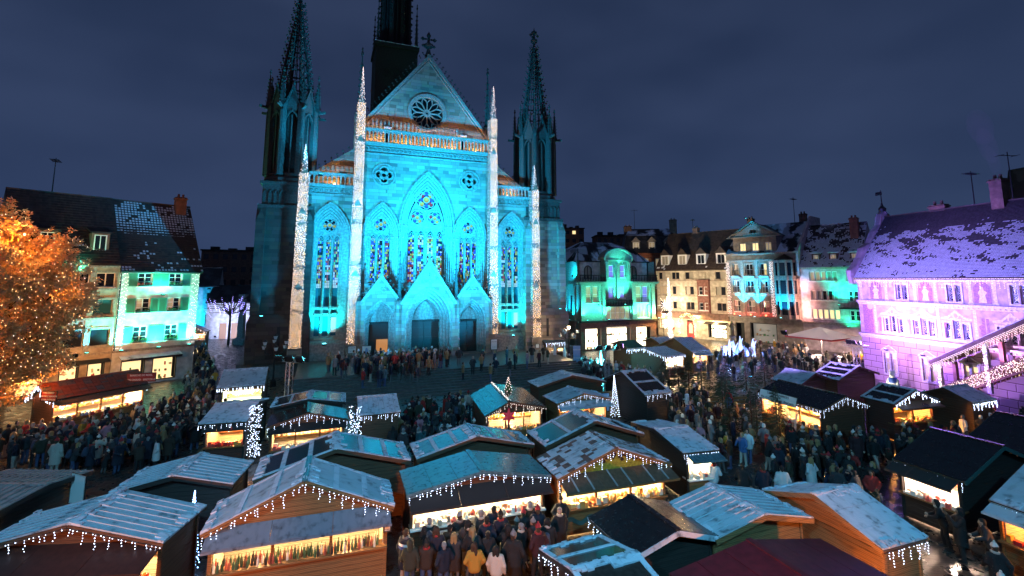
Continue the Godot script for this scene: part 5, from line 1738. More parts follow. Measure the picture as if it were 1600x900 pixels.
func town_hall() -> void:
	var at := Vector3(34.38,0,-49.28); var turn := deg_to_rad(-79.0)
	var bs := Basis(Vector3.UP,turn)
	var w := func(x: float,y: float,z: float) -> Vector3: return at + bs*Vector3(x,y,z)
	mat("hall_plaster",0.5,0.38,0.4,0.9,{"tex": "mottle","scale": 0.2})
	mat("hall_ashlar",0.5,0.4,0.42,0.9,{"tex": "painted","scale": 0.22})
	mat("paint_white",0.72,0.64,0.62,0.85,{"tex": "mottle","scale": 0.7})
	mat("paint_rose",0.36,0.18,0.22,0.85,{"tex": "mottle","scale": 0.7})
	mat("paint_gold",0.5,0.36,0.2,0.85)
	var t := thing("town_hall","long town hall with painted front lit violet, snow on its great dark roof","town hall",at,turn)
	var holes := []
	var w2 := [[4.26,5.33],[8.68,9.75],[13.1,14.2],[17.5,18.6]]
	for x in w2:
		holes.append(rect(x[0],8.22,x[0] + 0.48,9.6)); holes.append(rect(x[1] - 0.48,8.22,x[1],9.6))
	var w1 := [2.75,5.55,8.2,12.0,15.5]
	for x in w1:
		holes.append(rect(x,5.22,x + 0.5,6.5)); holes.append(rect(x + 0.68,5.22,x + 1.2,6.72)); holes.append(rect(x + 1.38,5.22,x + 1.88,6.5))
	var g := [[2.5,3.65],[6.0,7.08],[9.3,10.35],[12.6,13.7]]
	for x in g:
		holes.append(rect(x[0],1.4,x[0] + 0.5,3.25)); holes.append(rect(x[1] - 0.5,1.4,x[1],3.25))
	var b := MB.new()
	b.wall(rect(0.3,0,22,4.75),holes.filter(func(h): return h[0].y < 4),-0.4,0)
	obj("ground_storey",b,M.hall_ashlar,t)
	b = MB.new()
	b.wall(rect(0.3,4.75,22,10.3),holes.filter(func(h): return h[0].y > 4),-0.4,0)
	obj("upper_storeys",b,M.hall_plaster,t)
	body(0.3,22,10.3,-8.2,0,t,M.hall_plaster)
	for h in holes:
		var low: bool = h[0].y < 4
		win(t,h[0].x,h[0].y,h[2].x,h[2].y,-0.16,"glass_dark" if not low else "pane_dim","paint_white",1,2,{"surround": "paint_white","sill": 0.08})
		if low:
			b = MB.new()
			b.box(Vector3(h[0].x + 0.04,2.75,-0.19),Vector3(h[2].x - 0.04,3.2,-0.14))
			obj("lit_pane",b,M.pane_lit,t)
		else:   # lattice of leaded quarries
			b = MB.new()
			var ww: float = h[2].x - h[0].x
			for k in 7:
				var y: float = h[0].y + 0.05 + k*0.19
				b.bar(Vector3(h[0].x,y,-0.15),Vector3(h[2].x,minf(y + ww,h[2].y),-0.15),0.014,0.014)
				b.bar(Vector3(h[2].x,y,-0.15),Vector3(h[0].x,minf(y + ww,h[2].y),-0.15),0.014,0.014)
			obj("leading",b,M.alloy,t)
	for e in [[4.72,0.32],[7.86,0.24],[10.05,0.3]]:
		b = MB.new()
		b.box(Vector3(0.3,e[0],0),Vector3(22,e[0] + 0.16,e[1])); b.box(Vector3(0.3,e[0] - 0.22,0),Vector3(22,e[0],e[1]*0.4))
		for k in 60: b.octa(Vector3(0.5 + k*0.36,e[0] - 0.11,e[1]*0.4),0.09,0.07)
		obj("painted_frieze",b,M.paint_white,t)
	# painted architecture: pilasters, niches with figures' fields, medallions, garlands
	for x in [0.65,3.3,6.0,7.75,10.4,12.1,14.9,17.0]:
		b = MB.new()
		b.box(Vector3(x - 0.13,8.05,0),Vector3(x + 0.13,9.85,0.012)); b.box(Vector3(x - 0.2,9.7,0),Vector3(x + 0.2,9.9,0.016)); b.box(Vector3(x - 0.2,8.03,0),Vector3(x + 0.2,8.2,0.016))
		obj("painted_pilaster",b,M.paint_white,t)
	for x in [2.25,6.9,11.25,15.8]:
		b = MB.new()
		b.flat(arch_open(x,0.6,8.15,9.2,9.85,6),0.008)
		obj("painted_niche",b,M.paint_rose,t)
		b = MB.new()
		b.flat(PackedVector2Array([Vector2(x - 0.3,8.2),Vector2(x + 0.28,8.2),Vector2(x + 0.2,8.8),Vector2(x + 0.34,9.0),Vector2(x + 0.12,9.2),Vector2(x + 0.1,9.45),Vector2(x - 0.1,9.45),Vector2(x - 0.14,9.2),Vector2(x - 0.32,8.95),Vector2(x - 0.18,8.75)]),0.014)
		obj("painted_figure",b,M.paint_white,t)
	for x in w1:
		b = MB.new()
		b.ring(PackedVector2Array([Vector2(x - 0.25,6.8),Vector2(x + 0.35,6.95),Vector2(x + 0.94,7.45),Vector2(x + 1.53,6.95),Vector2(x + 2.13,6.8)]),false,0.08,0.08,0,0.014)
		b.ring(circle(x + 0.94,7.08,0.2,9),true,0.04,0.04,0,0.012)
		b.box(Vector3(x - 0.25,6.74,0),Vector3(x + 2.13,6.82,0.02)); b.box(Vector3(x - 0.2,5.0,0),Vector3(x + 2.08,5.08,0.03))
		obj("painted_pediment",b,M.paint_white,t)
	for x in [2.0,4.9,7.75,10.55,13.95]:
		b = MB.new()
		b.box(Vector3(x - 0.12,4.95,0),Vector3(x + 0.12,7.6,0.012))
		obj("painted_column",b,M.paint_white,t)
		b = MB.new()
		b.flat(circle(x - 0.5,7.45,0.3,12),0.01)
		obj("painted_medallion",b,M.paint_gold,t)
		b = MB.new()
		b.flat(circle(x + 0.42,6.3,0.24,5,PI / 2),0.008)
		b.flat(rect(x + 0.3,5.2,x + 0.5,6.2),0.008)
		obj("painted_garland",b,M.paint_rose,t)
	b = MB.new()
	b.flat(rect(0.7,4.95,1.75,7.6),0.006)
	for x in [11.3,11.0]: b.flat(rect(x,5.0,x + 0.2,7.0),0.007)
	obj("painted_panel",b,M.paint_rose,t)
	for x in g:
		b = MB.new()
		b.ring(PackedVector2Array([Vector2(x[0] - 0.2,3.5),Vector2((x[0] + x[1]) / 2,3.95),Vector2(x[1] + 0.2,3.5)]),false,0.05,0.05,0,0.08)
		b.box(Vector3(x[0] - 0.25,3.42,0),Vector3(x[1] + 0.25,3.5,0.1))
		obj("window_pediment",b,M.paint_white,t)
	gable_roof(0.3,22,10.3,16.4,0,-4.1,-8.2,t,M.tile_dark,M.hall_plaster,0.35)
	tiles(0.35,22,Vector2(0.36,10.18),Vector2(-2.8,14.65),40,190,t,0.28,33,Color(0.05,0.04,0.045))
	tiles(0.35,22,Vector2(-2.8,14.65),Vector2(-4.08,16.35),15,190,t,-1.0,3,Color(0.05,0.04,0.045))
	# curved gable parapet with its finial and vane
	b = MB.new()
	var cg := PackedVector2Array([Vector2(0.5,9.6),Vector2(0.7,10.9),Vector2(0.1,11.4),Vector2(-0.6,12.2),Vector2(-1.0,13.2),Vector2(-1.9,13.7),Vector2(-2.6,14.9),Vector2(-3.3,15.6),Vector2(-3.6,16.7),Vector2(-4.1,17.1),Vector2(-4.6,16.7),Vector2(-4.9,15.6),Vector2(-6.2,13.7),Vector2(-8.2,11),Vector2(-8.2,9.6)])
	b.prism(cg,0,0.45)
	b.ring(cg.slice(1,13),false,0.0,0.1,-0.08,0.53)
	var gw := obj("curved_gable",b,M.hall_plaster,t)
	gw.transform = Transform3D(Basis(Vector3.UP,-PI / 2),Vector3(0.3,0,0))
	b = MB.new()
	b.lathe([Vector2(0.3,17.0),Vector2(0.36,17.3),Vector2(0.12,17.6),Vector2(0.05,18),Vector2(0.03,19.2),Vector2(0,19.3)],8,Vector3(0.1,0,-4.1))
	b.box(Vector3(-0.5,18.75,-4.12),Vector3(0.2,19.1,-4.08))
	obj("weather_vane",b,M.iron,t)
	chimney(t,10.6,15.5,18.3,-4.0,0.9,0.8,M.plaster_brown)
	chimney(t,5.5,15.8,16.9,-4.3,1.4,0.6,M.plaster_brown)
	# covered stair along the front
	var sr := thing("covered_stair","covered stair of the town hall with glittering balustrade and sloping roof hung with lights","stair",at,turn)
	var ang := atan2(7.2 - 3.7,15.2 - 9.1)
	b = MB.new()
	b.prism(PackedVector2Array([Vector2(9.6,0),Vector2(15.6,0),Vector2(15.6,4.0),Vector2(9.6,0.7)]),0.6,2.2)
	obj("ramp_wall",b,M.hall_ashlar,sr)
	for k in 2:
		b = MB.new()
		var z := 2.25 if k == 0 else 0.65
		b.bar(Vector3(9.3,0.75,z),Vector3(15.6,4.25,z),0.22,0.16); b.bar(Vector3(9.3,1.6,z),Vector3(15.6,5.1,z),0.24,0.16)
		for j in 26:
			var f := (j + 0.5) / 26.0
			var o := Vector3(lerpf(9.3,15.6,f),lerpf(0.8,4.3,f),z)
			b.lathe([Vector2(0.06,0),Vector2(0.1,0.25),Vector2(0.05,0.75)],6,o)
		obj("balustrade",b,M.plaster_red,sr)
	for x in [9.2,12.6,15.6]:
		for z in [0.7,2.2]:
			b = MB.new()
			var yy := 0.4 + maxf(0,(x - 9.3)*0.555)
			var yt: float = 3.45 + maxf(0,(x - 9.1)*0.574)
			b.cbox(x,yy - 0.4 if x > 9.5 else 0.0,z,0.26,yt - yy + 0.4,0.26)
			obj("post",b,M.plaster_red if z < 1 else M.paint_white,sr)
	b = MB.new()
	b.bar(Vector3(8.7,3.45,1.45),Vector3(15.9,7.55,1.45),2.3,0.16)
	b.bar(Vector3(8.7,3.3,2.5),Vector3(15.9,7.4,2.5),0.12,0.34)
	obj("sloping_roof",b,M.plaster_brown,sr)
	b = MB.new()
	b.bar(Vector3(8.75,3.57,1.45),Vector3(15.9,7.66,1.45),2.2,0.06)
	obj("roof_snow",b,M.snow,sr)
	var st := thing("stair_lights","icicle lights and bulbs on the covered stair of the town hall","light string",at,turn)
	b = MB.new(); var b2 := MB.new(); var wire := MB.new()
	wire.bar(Vector3(8.7,3.2,2.6),Vector3(15.9,7.3,2.6),0.012,0.012)
	for k in 90:
		var f := k / 89.0
		var p := Vector3(lerpf(8.7,15.9,f),lerpf(3.2,7.3,f),2.6)
		for j in pick([2,3,5,6]): b.octa(p - Vector3(0,0.02 + j*0.11,rnd(-0.02,0.02)),0.026)
	for k in 700:
		var f := rng.randf()
		b2.octa(Vector3(lerpf(9.3,15.6,f),lerpf(0.8,4.3,f) + rnd(0,0.85),2.36 + rnd(0,0.04)),0.024)
	for k in 150: b2.octa(Vector3(9.2 + rnd(-0.15,0.15),rnd(0.5,3.3),2.36),0.028)
	for k in 120: b2.octa(Vector3(12.6 + rnd(-0.15,0.15),rnd(2.3,5.2),2.36),0.028)
	obj("wire",wire,M.black,st)
	stuff(obj("light_bulbs",b,M.bulb_pink,st)); stuff(obj("light_bulbs",b2,M.bulb_pink,st))
	# icicle curtain under the eaves
	var ev := thing("eaves_lights","curtain of small lights hanging from the eaves of the violet town hall","light string",at,turn)
	b = MB.new(); wire = MB.new()
	wire.bar(Vector3(0.4,10.12,0.44),Vector3(22,10.12,0.44),0.012,0.012)
	for k in 260:
		var x := 0.4 + k*0.083
		var n: int = pick([2,3,4,7])
		for j in n: b.octa(Vector3(x + rnd(-0.015,0.015),10.08 - j*0.12,0.44),0.021)
	obj("wire",wire,M.black,ev)
	stuff(obj("light_bulbs",b,M.bulb_pink,ev))
	var vi := Color(0.52,0.36,1.0); var pk := Color(0.8,0.58,1.0)
	for k in 3:
		flood("violet projector on the lighting mast before the town hall, head %s" % ["leftmost","middle","rightmost"][k],w.call(3.4 + k*0.6,4.5,4.6),w.call([1.6,6.0,11.0][k],6.8,0),"lens_violet",[vi,pk,vi][k],[30.0,60.0,120.0][k],66,0.22,"projectors on the town hall mast")
	for k in 3:
		flood("pink-white uplight low before the town hall, %s of three" % ["left","middle","right"][k],w.call([4.6,7.8,12.5][k],3.9,2.0),w.call([4.8,7.8,12.5][k],7.2,0),"lens_violet",Color(0.86,0.62,1.0),[8.0,10.0,16.0][k],60,0.14)
	flood("blue-violet projector aimed at the snowy roof of the town hall",w.call(8.0,6.0,15.0),w.call(8.5,13.0,-1.5),"lens_violet",Color(0.42,0.46,1.0),330,40,0.22)
	flood("strong lilac projector on the mast beside the dark slope-roofed stall, aimed at the town hall",Vector3(9.9,4.2,-44.4),w.call(6.5,5.5,0),"lens_violet",Color(0.68,0.54,1.0),1100,24,0.26)
	lamp_mast("steel lighting mast with two black lamps before the town hall",w.call(4.0,0,4.6),turn,4.4)
	antenna("aerial on the town hall roof beside the smoking chimney",w.call(8.6,16.4,-4.1),3.0)
	antenna("thin rod aerial right of the smoking chimney",w.call(11.4,16.4,-4.1),4.0,1)

func lamp_mast(label: String,at: Vector3,turn: float,h: float) -> void:
	var t := thing("lighting_mast",label,"lighting mast",at,turn)
	var b := MB.new()
	for s in [Vector2(-1,-1),Vector2(1,-1),Vector2(1,1),Vector2(-1,1)]: b.tube(Vector3(s.x*0.17,0,s.y*0.17),Vector3(s.x*0.17,h - 0.4,s.y*0.17),0.025,0.025,6)
	obj("chords",b,M.alloy,t)
	b = MB.new()
	var n := int(h / 0.36)
	for k in n:
		var y0 := k*0.36; var y1 := minf(y0 + 0.36,h - 0.4)
		var c := [Vector3(-0.17,0,-0.17),Vector3(0.17,0,-0.17),Vector3(0.17,0,0.17),Vector3(-0.17,0,0.17)]
		for i in 4:
			b.tube(c[i] + Vector3(0,y0,0),c[(i + 1) % 4] + Vector3(0,y1,0),0.012,0.012,4,false)
	stuff(obj("lattice",b,M.alloy,t))
	b = MB.new()
	for y in [h - 0.4,h - 0.1]: b.tube(Vector3(-1.3,y,0),Vector3(1.3,y,0),0.03,0.03,6)
	for k in 14: b.tube(Vector3(-1.3 + k*0.186,h - 0.4 + 0.3*(k % 2),0),Vector3(-1.114 + k*0.186,h - 0.1 - 0.3*(k % 2),0),0.013,0.013,4,false)
	obj("cross_truss",b,M.alloy,t)
	b = MB.new()
	for s in [-1.0,1.0]: b.bar(Vector3(s*0.9,0.06,-0.9),Vector3(s*0.0,0.06,0.0),0.1,0.12); b.bar(Vector3(s*0.9,0.06,0.9),Vector3(s*0.0,0.06,0.0),0.1,0.12)
	obj("base_plate",b,M.black,t)

func background() -> void:
	# brick house between the corner building and the cream house
	var t := thing("brick_house","red brick house with grey mansard and pale dormers behind the corner building","house",Vector3(24.0,0,-104),deg_to_rad(-8))
	var holes := []
	for r in [4.0,8.2,12.2]:
		for k in 4: holes.append(rect(1.2 + k*2.6,r,2.3 + k*2.6,r + 2.2))
	var b := MB.new()
	b.wall(rect(0,0,11.5,15.6),holes,-0.35,0)
	obj("front_wall",b,M.brick,t)
	body(0,11.5,15.6,-9,0,t,M.brick)
	for h in holes: win(t,h[0].x,h[0].y,h[2].x,h[2].y,-0.2,"pane_dim","white_paint",2,2,{"surround": "stone_trim"})
	b = MB.new()
	b.hexa([Vector3(-0.2,15.6,-9),Vector3(11.7,15.6,-9),Vector3(11,19.4,-8),Vector3(0.5,19.4,-8),Vector3(-0.2,15.6,0.3),Vector3(11.7,15.6,0.3),Vector3(11,19.4,-1.2),Vector3(0.5,19.4,-1.2)])
	obj("mansard_slope",b,M.slate,t)
	b = MB.new()
	b.hexa([Vector3(0.5,19.4,-8),Vector3(11,19.4,-8),Vector3(10,21.2,-4.6),Vector3(1.5,21.2,-4.6),Vector3(0.5,19.4,-1.1),Vector3(11,19.4,-1.1),Vector3(10,21.2,-4.5),Vector3(1.5,21.2,-4.5)])
	obj("upper_roof",b,M.roof_frost,t)
	for k in 3: dormer(t,1.9 + k*3.3,3.1 + k*3.3,16.2,17.9,-0.1,1.2,"stone_trim",M.stone_trim,"pane_dim",true)
	chimney(t,10.8,18,23,-3,1.4,1.0,M.plaster_beige)
	chimney(t,1.2,18.5,21.8,-4,1.6,1.0,M.plaster_brown)
	antenna("pair of tall rod aerials on the brick house",Vector3(27.5,21.2,-108.5),4.6,1)
	# far flats and rooftops
	far_block("grey tower block with dark roof plant and one lit window, far behind the corner building",Vector3(16,0,-200),0.1,14,31.0,10,9,0.1)
	far_block("low dark roofs far off between the tower block and the brick house",Vector3(33,0,-190),0.0,22,27.0,10,7,0.0)
	far_block("dark flat-roofed block beyond the street at the left",Vector3(-88,0,-138),0.35,24,18.2,12,5,0.0)
	far_block("dark block to the right of the street's end, beside the church tower",Vector3(-70,0,-132),0.2,16,15.6,10,4,0.0)
	# cyan house at the end of the side street
	var turn := 0.45
	t = thing("street_end_house","small house lit cyan at the end of the side street, with snowy dark roof","house",Vector3(-60.5,0,-84),turn)
	holes = []
	for x in [0.8,4.4,7.2]:
		for y in [2.2,6.0]: holes.append(rect(x,y,x + 1.0,y + 1.7))
	b = MB.new()
	b.wall(rect(-3,0,8.8,9.0),holes,-0.3,0)
	obj("front_wall",b,M.plaster_white,t)
	body(-3,8.8,9.0,-9,0,t,M.plaster_white)
	for h in holes: win(t,h[0].x,h[0].y,h[2].x,h[2].y,-0.15,"pane_dark","stone_trim")
	gable_roof(-3.2,9.0,9.0,12.2,0,-4.5,-9,t,M.slate,M.plaster_white)
	var bs := Basis(Vector3.UP,turn)
	var at := Vector3(-60.5,0,-84)
	for k in 2:
		flood("cyan projector on the small house at the end of the side street, %s" % ["left one","right one"][k],at + bs*Vector3(1.5 + k*4.0,1.0,2.6),at + bs*Vector3(2.5 + k*4.0,6.5,0),"lens_cyan",Color(0.04,0.7,1.0),60,55,0.14)
	t = thing("white_arcade_house","white lit house front with brown doors beyond the street market","house",Vector3(-50.5,0,-84.5),0.3)
	b = MB.new()
	b.wall(rect(-1.5,0,13,6.3),[rect(0.6,0,1.7,2.6),rect(2.4,0,3.5,2.6),rect(8.6,0,9.8,2.6),rect(5.6,3.2,6.8,5.0)],-0.3,0)
	obj("front_wall",b,M.plaster_white,t)
	body(-1.5,13,6.3,-8,0,t,M.plaster_white)
	for x in [0.6,2.4,8.6]:
		b = MB.new(); b.box(Vector3(x,0,-0.2),Vector3(x + 1.1,2.6,-0.14)); obj("door",b,M.goods_brown,t)
	gable_roof(-1.7,13.2,6.3,9.0,0,-4,-8,t,M.slate,M.plaster_white)
	flood("white-violet projector on the lit house front beyond the street market",Vector3(-46.5,1.2,-78),Vector3(-45,3.6,-86),"lens_pale",Color(0.75,0.78,1.0),120,62,0.16)
	flood("cyan projector high on the green-shuttered house, lighting the side street",Vector3(-34.0,9.0,-55.2),Vector3(-52,5,-84),"lens_cyan",Color(0.05,0.7,1.0),60,40,0.14)
	# roofs that close the view on the far right
	t = thing("dark_gable","black gable roof at the right edge beyond the town hall","house",Vector3(59.0,0,-59.0),deg_to_rad(-79))
	b = MB.new()
	b.prism(PackedVector2Array([Vector2(0,0),Vector2(12,0),Vector2(12,23),Vector2(2.0,23),Vector2(0,12)]),-8,0)
	obj("roof",b,M.slate,t)
	b = MB.new(); b.box(Vector3(0.2,0,-7.8),Vector3(11.8,12,0.05)); obj("wall",b,M.plaster_brown,t)

func far_block(label: String,at: Vector3,turn: float,wd: float,h: float,dp: float,storeys: int,lit: float) -> void:
	var t := thing("far_block",label,"building",at,turn)
	var holes := []
	var n := int(wd / 2.4)
	for r in storeys:
		for k in n: holes.append(rect((k + 0.25)*wd / n,(r + 0.35)*h / storeys,(k + 0.75)*wd / n,(r + 0.75)*h / storeys))
	var b := MB.new()
	b.wall(rect(0,0,wd,h),holes,-0.3,0)
	obj("front_wall",b,M.plaster_brown,t)
	body(0,wd,h,-dp,0,t,M.plaster_brown)
	for i in holes.size():
		var q: PackedVector2Array = holes[i]
		b = MB.new()
		b.box(Vector3(q[0].x,q[0].y,-0.2),Vector3(q[2].x,q[2].y,-0.15))
		obj("window",b,M.pane_lit if lit > 0 and i == holes.size() - n / 2 else M.pane_dark,t)
	b = MB.new()
	b.box(Vector3(-0.3,h,-dp - 0.3),Vector3(wd + 0.3,h + 0.4,0.3))
	for k in 5: b.cbox(wd*(0.1 + 0.19*k),h + 0.4,-dp*0.4,wd*0.09,rnd(0.6,1.8),2.0)
	obj("flat_roof",b,M.slate,t)

var STALL := {}

func planks(b: MB,x0: float,x1: float,y0: float,y1: float,z0: float,z1: float,h := 0.17) -> void:
	# lapped horizontal boards
	var y := y0
	while y < y1 - 0.02:
		var t := minf(y + h,y1)
		b.box(Vector3(x0,y + 0.004,z0),Vector3(x1,t - 0.004,z1 + rnd(-0.006,0.006)))
		y += h

func goods_on(b: MB,x0: float,x1: float,y: float,z0: float,z1: float,kind: String,flip := false) -> void:
	var pal := {"bottles": [Color(0.02,0.06,0.03),Color(0.02,0.02,0.02),Color(0.12,0.04,0.02),Color(0.35,0.08,0.05),Color(0.65,0.62,0.5),Color(0.04,0.1,0.05)],
		"red": [Color(0.5,0.03,0.02),Color(0.6,0.06,0.04),Color(0.7,0.6,0.5),Color(0.4,0.02,0.03),Color(0.6,0.3,0.06)],
		"mixed": [Color(0.5,0.1,0.05),Color(0.6,0.42,0.12),Color(0.1,0.25,0.08),Color(0.7,0.66,0.58),Color(0.28,0.13,0.05),Color(0.12,0.18,0.35)],
		"food": [Color(0.5,0.28,0.08),Color(0.62,0.42,0.16),Color(0.7,0.62,0.5),Color(0.4,0.12,0.05)],
		"white": [Color(0.72,0.7,0.64),Color(0.66,0.6,0.5),Color(0.4,0.36,0.3),Color(0.55,0.1,0.08)]}
	var x := x0 + 0.05
	while x < x1 - 0.08:
		b.col = pick(pal[kind])
		var z := rnd(z0,z1)
		if kind == "bottles":
			b.lathe([Vector2(0,0),Vector2(0.04,0.0),Vector2(0.04,0.18),Vector2(0.014,0.24),Vector2(0.014,0.31),Vector2(0,0.31)],6,Vector3(x,y,z))
			x += rnd(0.085,0.12)
		else:
			var w := rnd(0.08,0.24)
			if rng.randf() < 0.5: b.cbox(x + w / 2,y,z,w,rnd(0.06,0.26),rnd(0.1,0.2))
			else: b.lathe([Vector2(0,0),Vector2(w*0.5,0.0),Vector2(w*0.55,0.1),Vector2(w*0.2,0.2),Vector2(0,0.21)],7,Vector3(x + w / 2,y,z))
			x += w + rnd(0.0,0.06)

# lights hung along a line from p to q (stall axes), drops of uneven length
func icicles(cold: MB,wire: MB,p: Vector3,q: Vector3,step := 0.13,r := 0.02,drop := 1.0) -> void:
	wire.bar(p,q,0.012,0.012)
	var n := int(p.distance_to(q) / step)
	for k in n:
		var o := p.lerp(q,(k + rnd(0.2,0.8)) / n)
		var m: int = pick([0,1,1,2,3]) if k % 3 else pick([3,4,5,6])
		for j in m:
			cold.octa(o - Vector3(rnd(-0.02,0.02),0.03 + j*0.075*drop,rnd(-0.012,0.012)),r*rnd(0.7,1.1))

func roof_side(t: Node,s: Dictionary,side: float,hw: float,he: float) -> void:
	var hr: float = s.hr; var L: float = s.L
	var th := 0.07
	var P := func(u: float,z: float,lift := 0.0) -> Vector3:
		var n := Vector3(side*(hr - he),hw,0).normalized()
		return Vector3(side*hw*u,lerpf(hr,he,u),z) + n*lift
	var slab := func(b: MB,u0: float,u1: float,z0: float,z1: float,lo: float,hi: float) -> void:
		var a := [P.call(u0,z0,lo),P.call(u1,z0,lo),P.call(u1,z0,hi),P.call(u0,z0,hi),P.call(u0,z1,lo),P.call(u1,z1,lo),P.call(u1,z1,hi),P.call(u0,z1,hi)]
		if side > 0: b.hexa(a)
		else: b.hexa([a[1],a[0],a[3],a[2],a[5],a[4],a[7],a[6]])
	var b := MB.new()
	slab.call(b,0.0,1.0,-L,0.0,-th,-0.004)
	obj("roof_deck",b,M.deck,t)
	var m: Material = M[s.roof_mat]
	match s.roof:
		"ribs":
			var n := int(round(L / 0.29))
			for k in n:
				b = MB.new()
				var z0 := -L + L*k / n; var z1 := -L + L*(k + 1) / n
				slab.call(b,0.0,1.0,z0 + 0.004,z1 - 0.004,0.0,0.02 + rnd(0,0.004))
				slab.call(b,0.0,1.0,z1 - 0.045,z1 - 0.004,0.0,0.06)
				obj("roof_panel",b,m,t)
		"frames":
			var n: int = s.get("panes",3)
			for k in n:
				b = MB.new()
				var u0 := float(k) / n; var u1 := float(k + 1) / n
				slab.call(b,u0 + 0.012,u1 - 0.012,-L + 0.12,-0.12,0.0,0.022)
				obj("roof_panel",b,M[s.pane_mat],t)
			for k in n + 1:
				b = MB.new()
				var uc := clampf(float(k) / n,0.025,0.975)
				slab.call(b,uc - 0.03,uc + 0.03,-L,0.0,0.0,0.045 + rnd(0,0.012))
				obj("roof_batten",b,m,t)
			for z in [[-L,-L + 0.16],[-0.16,0.0]]:
				b = MB.new()
				slab.call(b,0.0,1.0,z[0],z[1],0.0,0.038 + rnd(0,0.01))
				obj("roof_batten",b,m,t)
		"tile":
			var n := 10
			for k in n:
				for j in 13:
					b = MB.new()
					var u0 := float(k) / n; var z0 := -L + L*j / 13.0
					slab.call(b,u0,u0 + 1.12 / n if k < n - 1 else 1.0,z0 + 0.006,z0 + L / 13.0 - 0.006,0.0,0.035 + 0.012*(k % 2) + rnd(0,0.01))
					obj("shingle",b,M[pick([s.roof_mat,s.roof_mat,"tile_brown"])],t)
		_:
			var n := 3
			for k in n:
				b = MB.new()
				var u0 := float(k) / n; var u1 := float(k + 1) / n
				slab.call(b,u0 + (0.003 if k else 0.0),u1 - 0.003,-L,0.0,0.0,0.028 + rnd(0,0.006))
				obj("roof_panel",b,m,t)
	if s.roof_mat in ["clean_snow","sheet_snow"]:   # uneven snow left along the eave and the ridge
		b = MB.new()
		var z := -L
		while z < -0.06:
			var z1 := minf(z + rnd(0.1,0.3),0.0)
			if rng.randf() < 0.8: slab.call(b,rnd(0.86,0.955),1.0 + rnd(-0.004,0.008),z + 0.003,z1 - 0.003,0.018,rnd(0.05,0.1))
			if rng.randf() < 0.6: slab.call(b,0.0,rnd(0.04,0.15),z + 0.003,z1 - 0.003,0.018,rnd(0.05,0.085))
			z = z1
		stuff(obj("snow_rim",b,M.clean_snow,t))

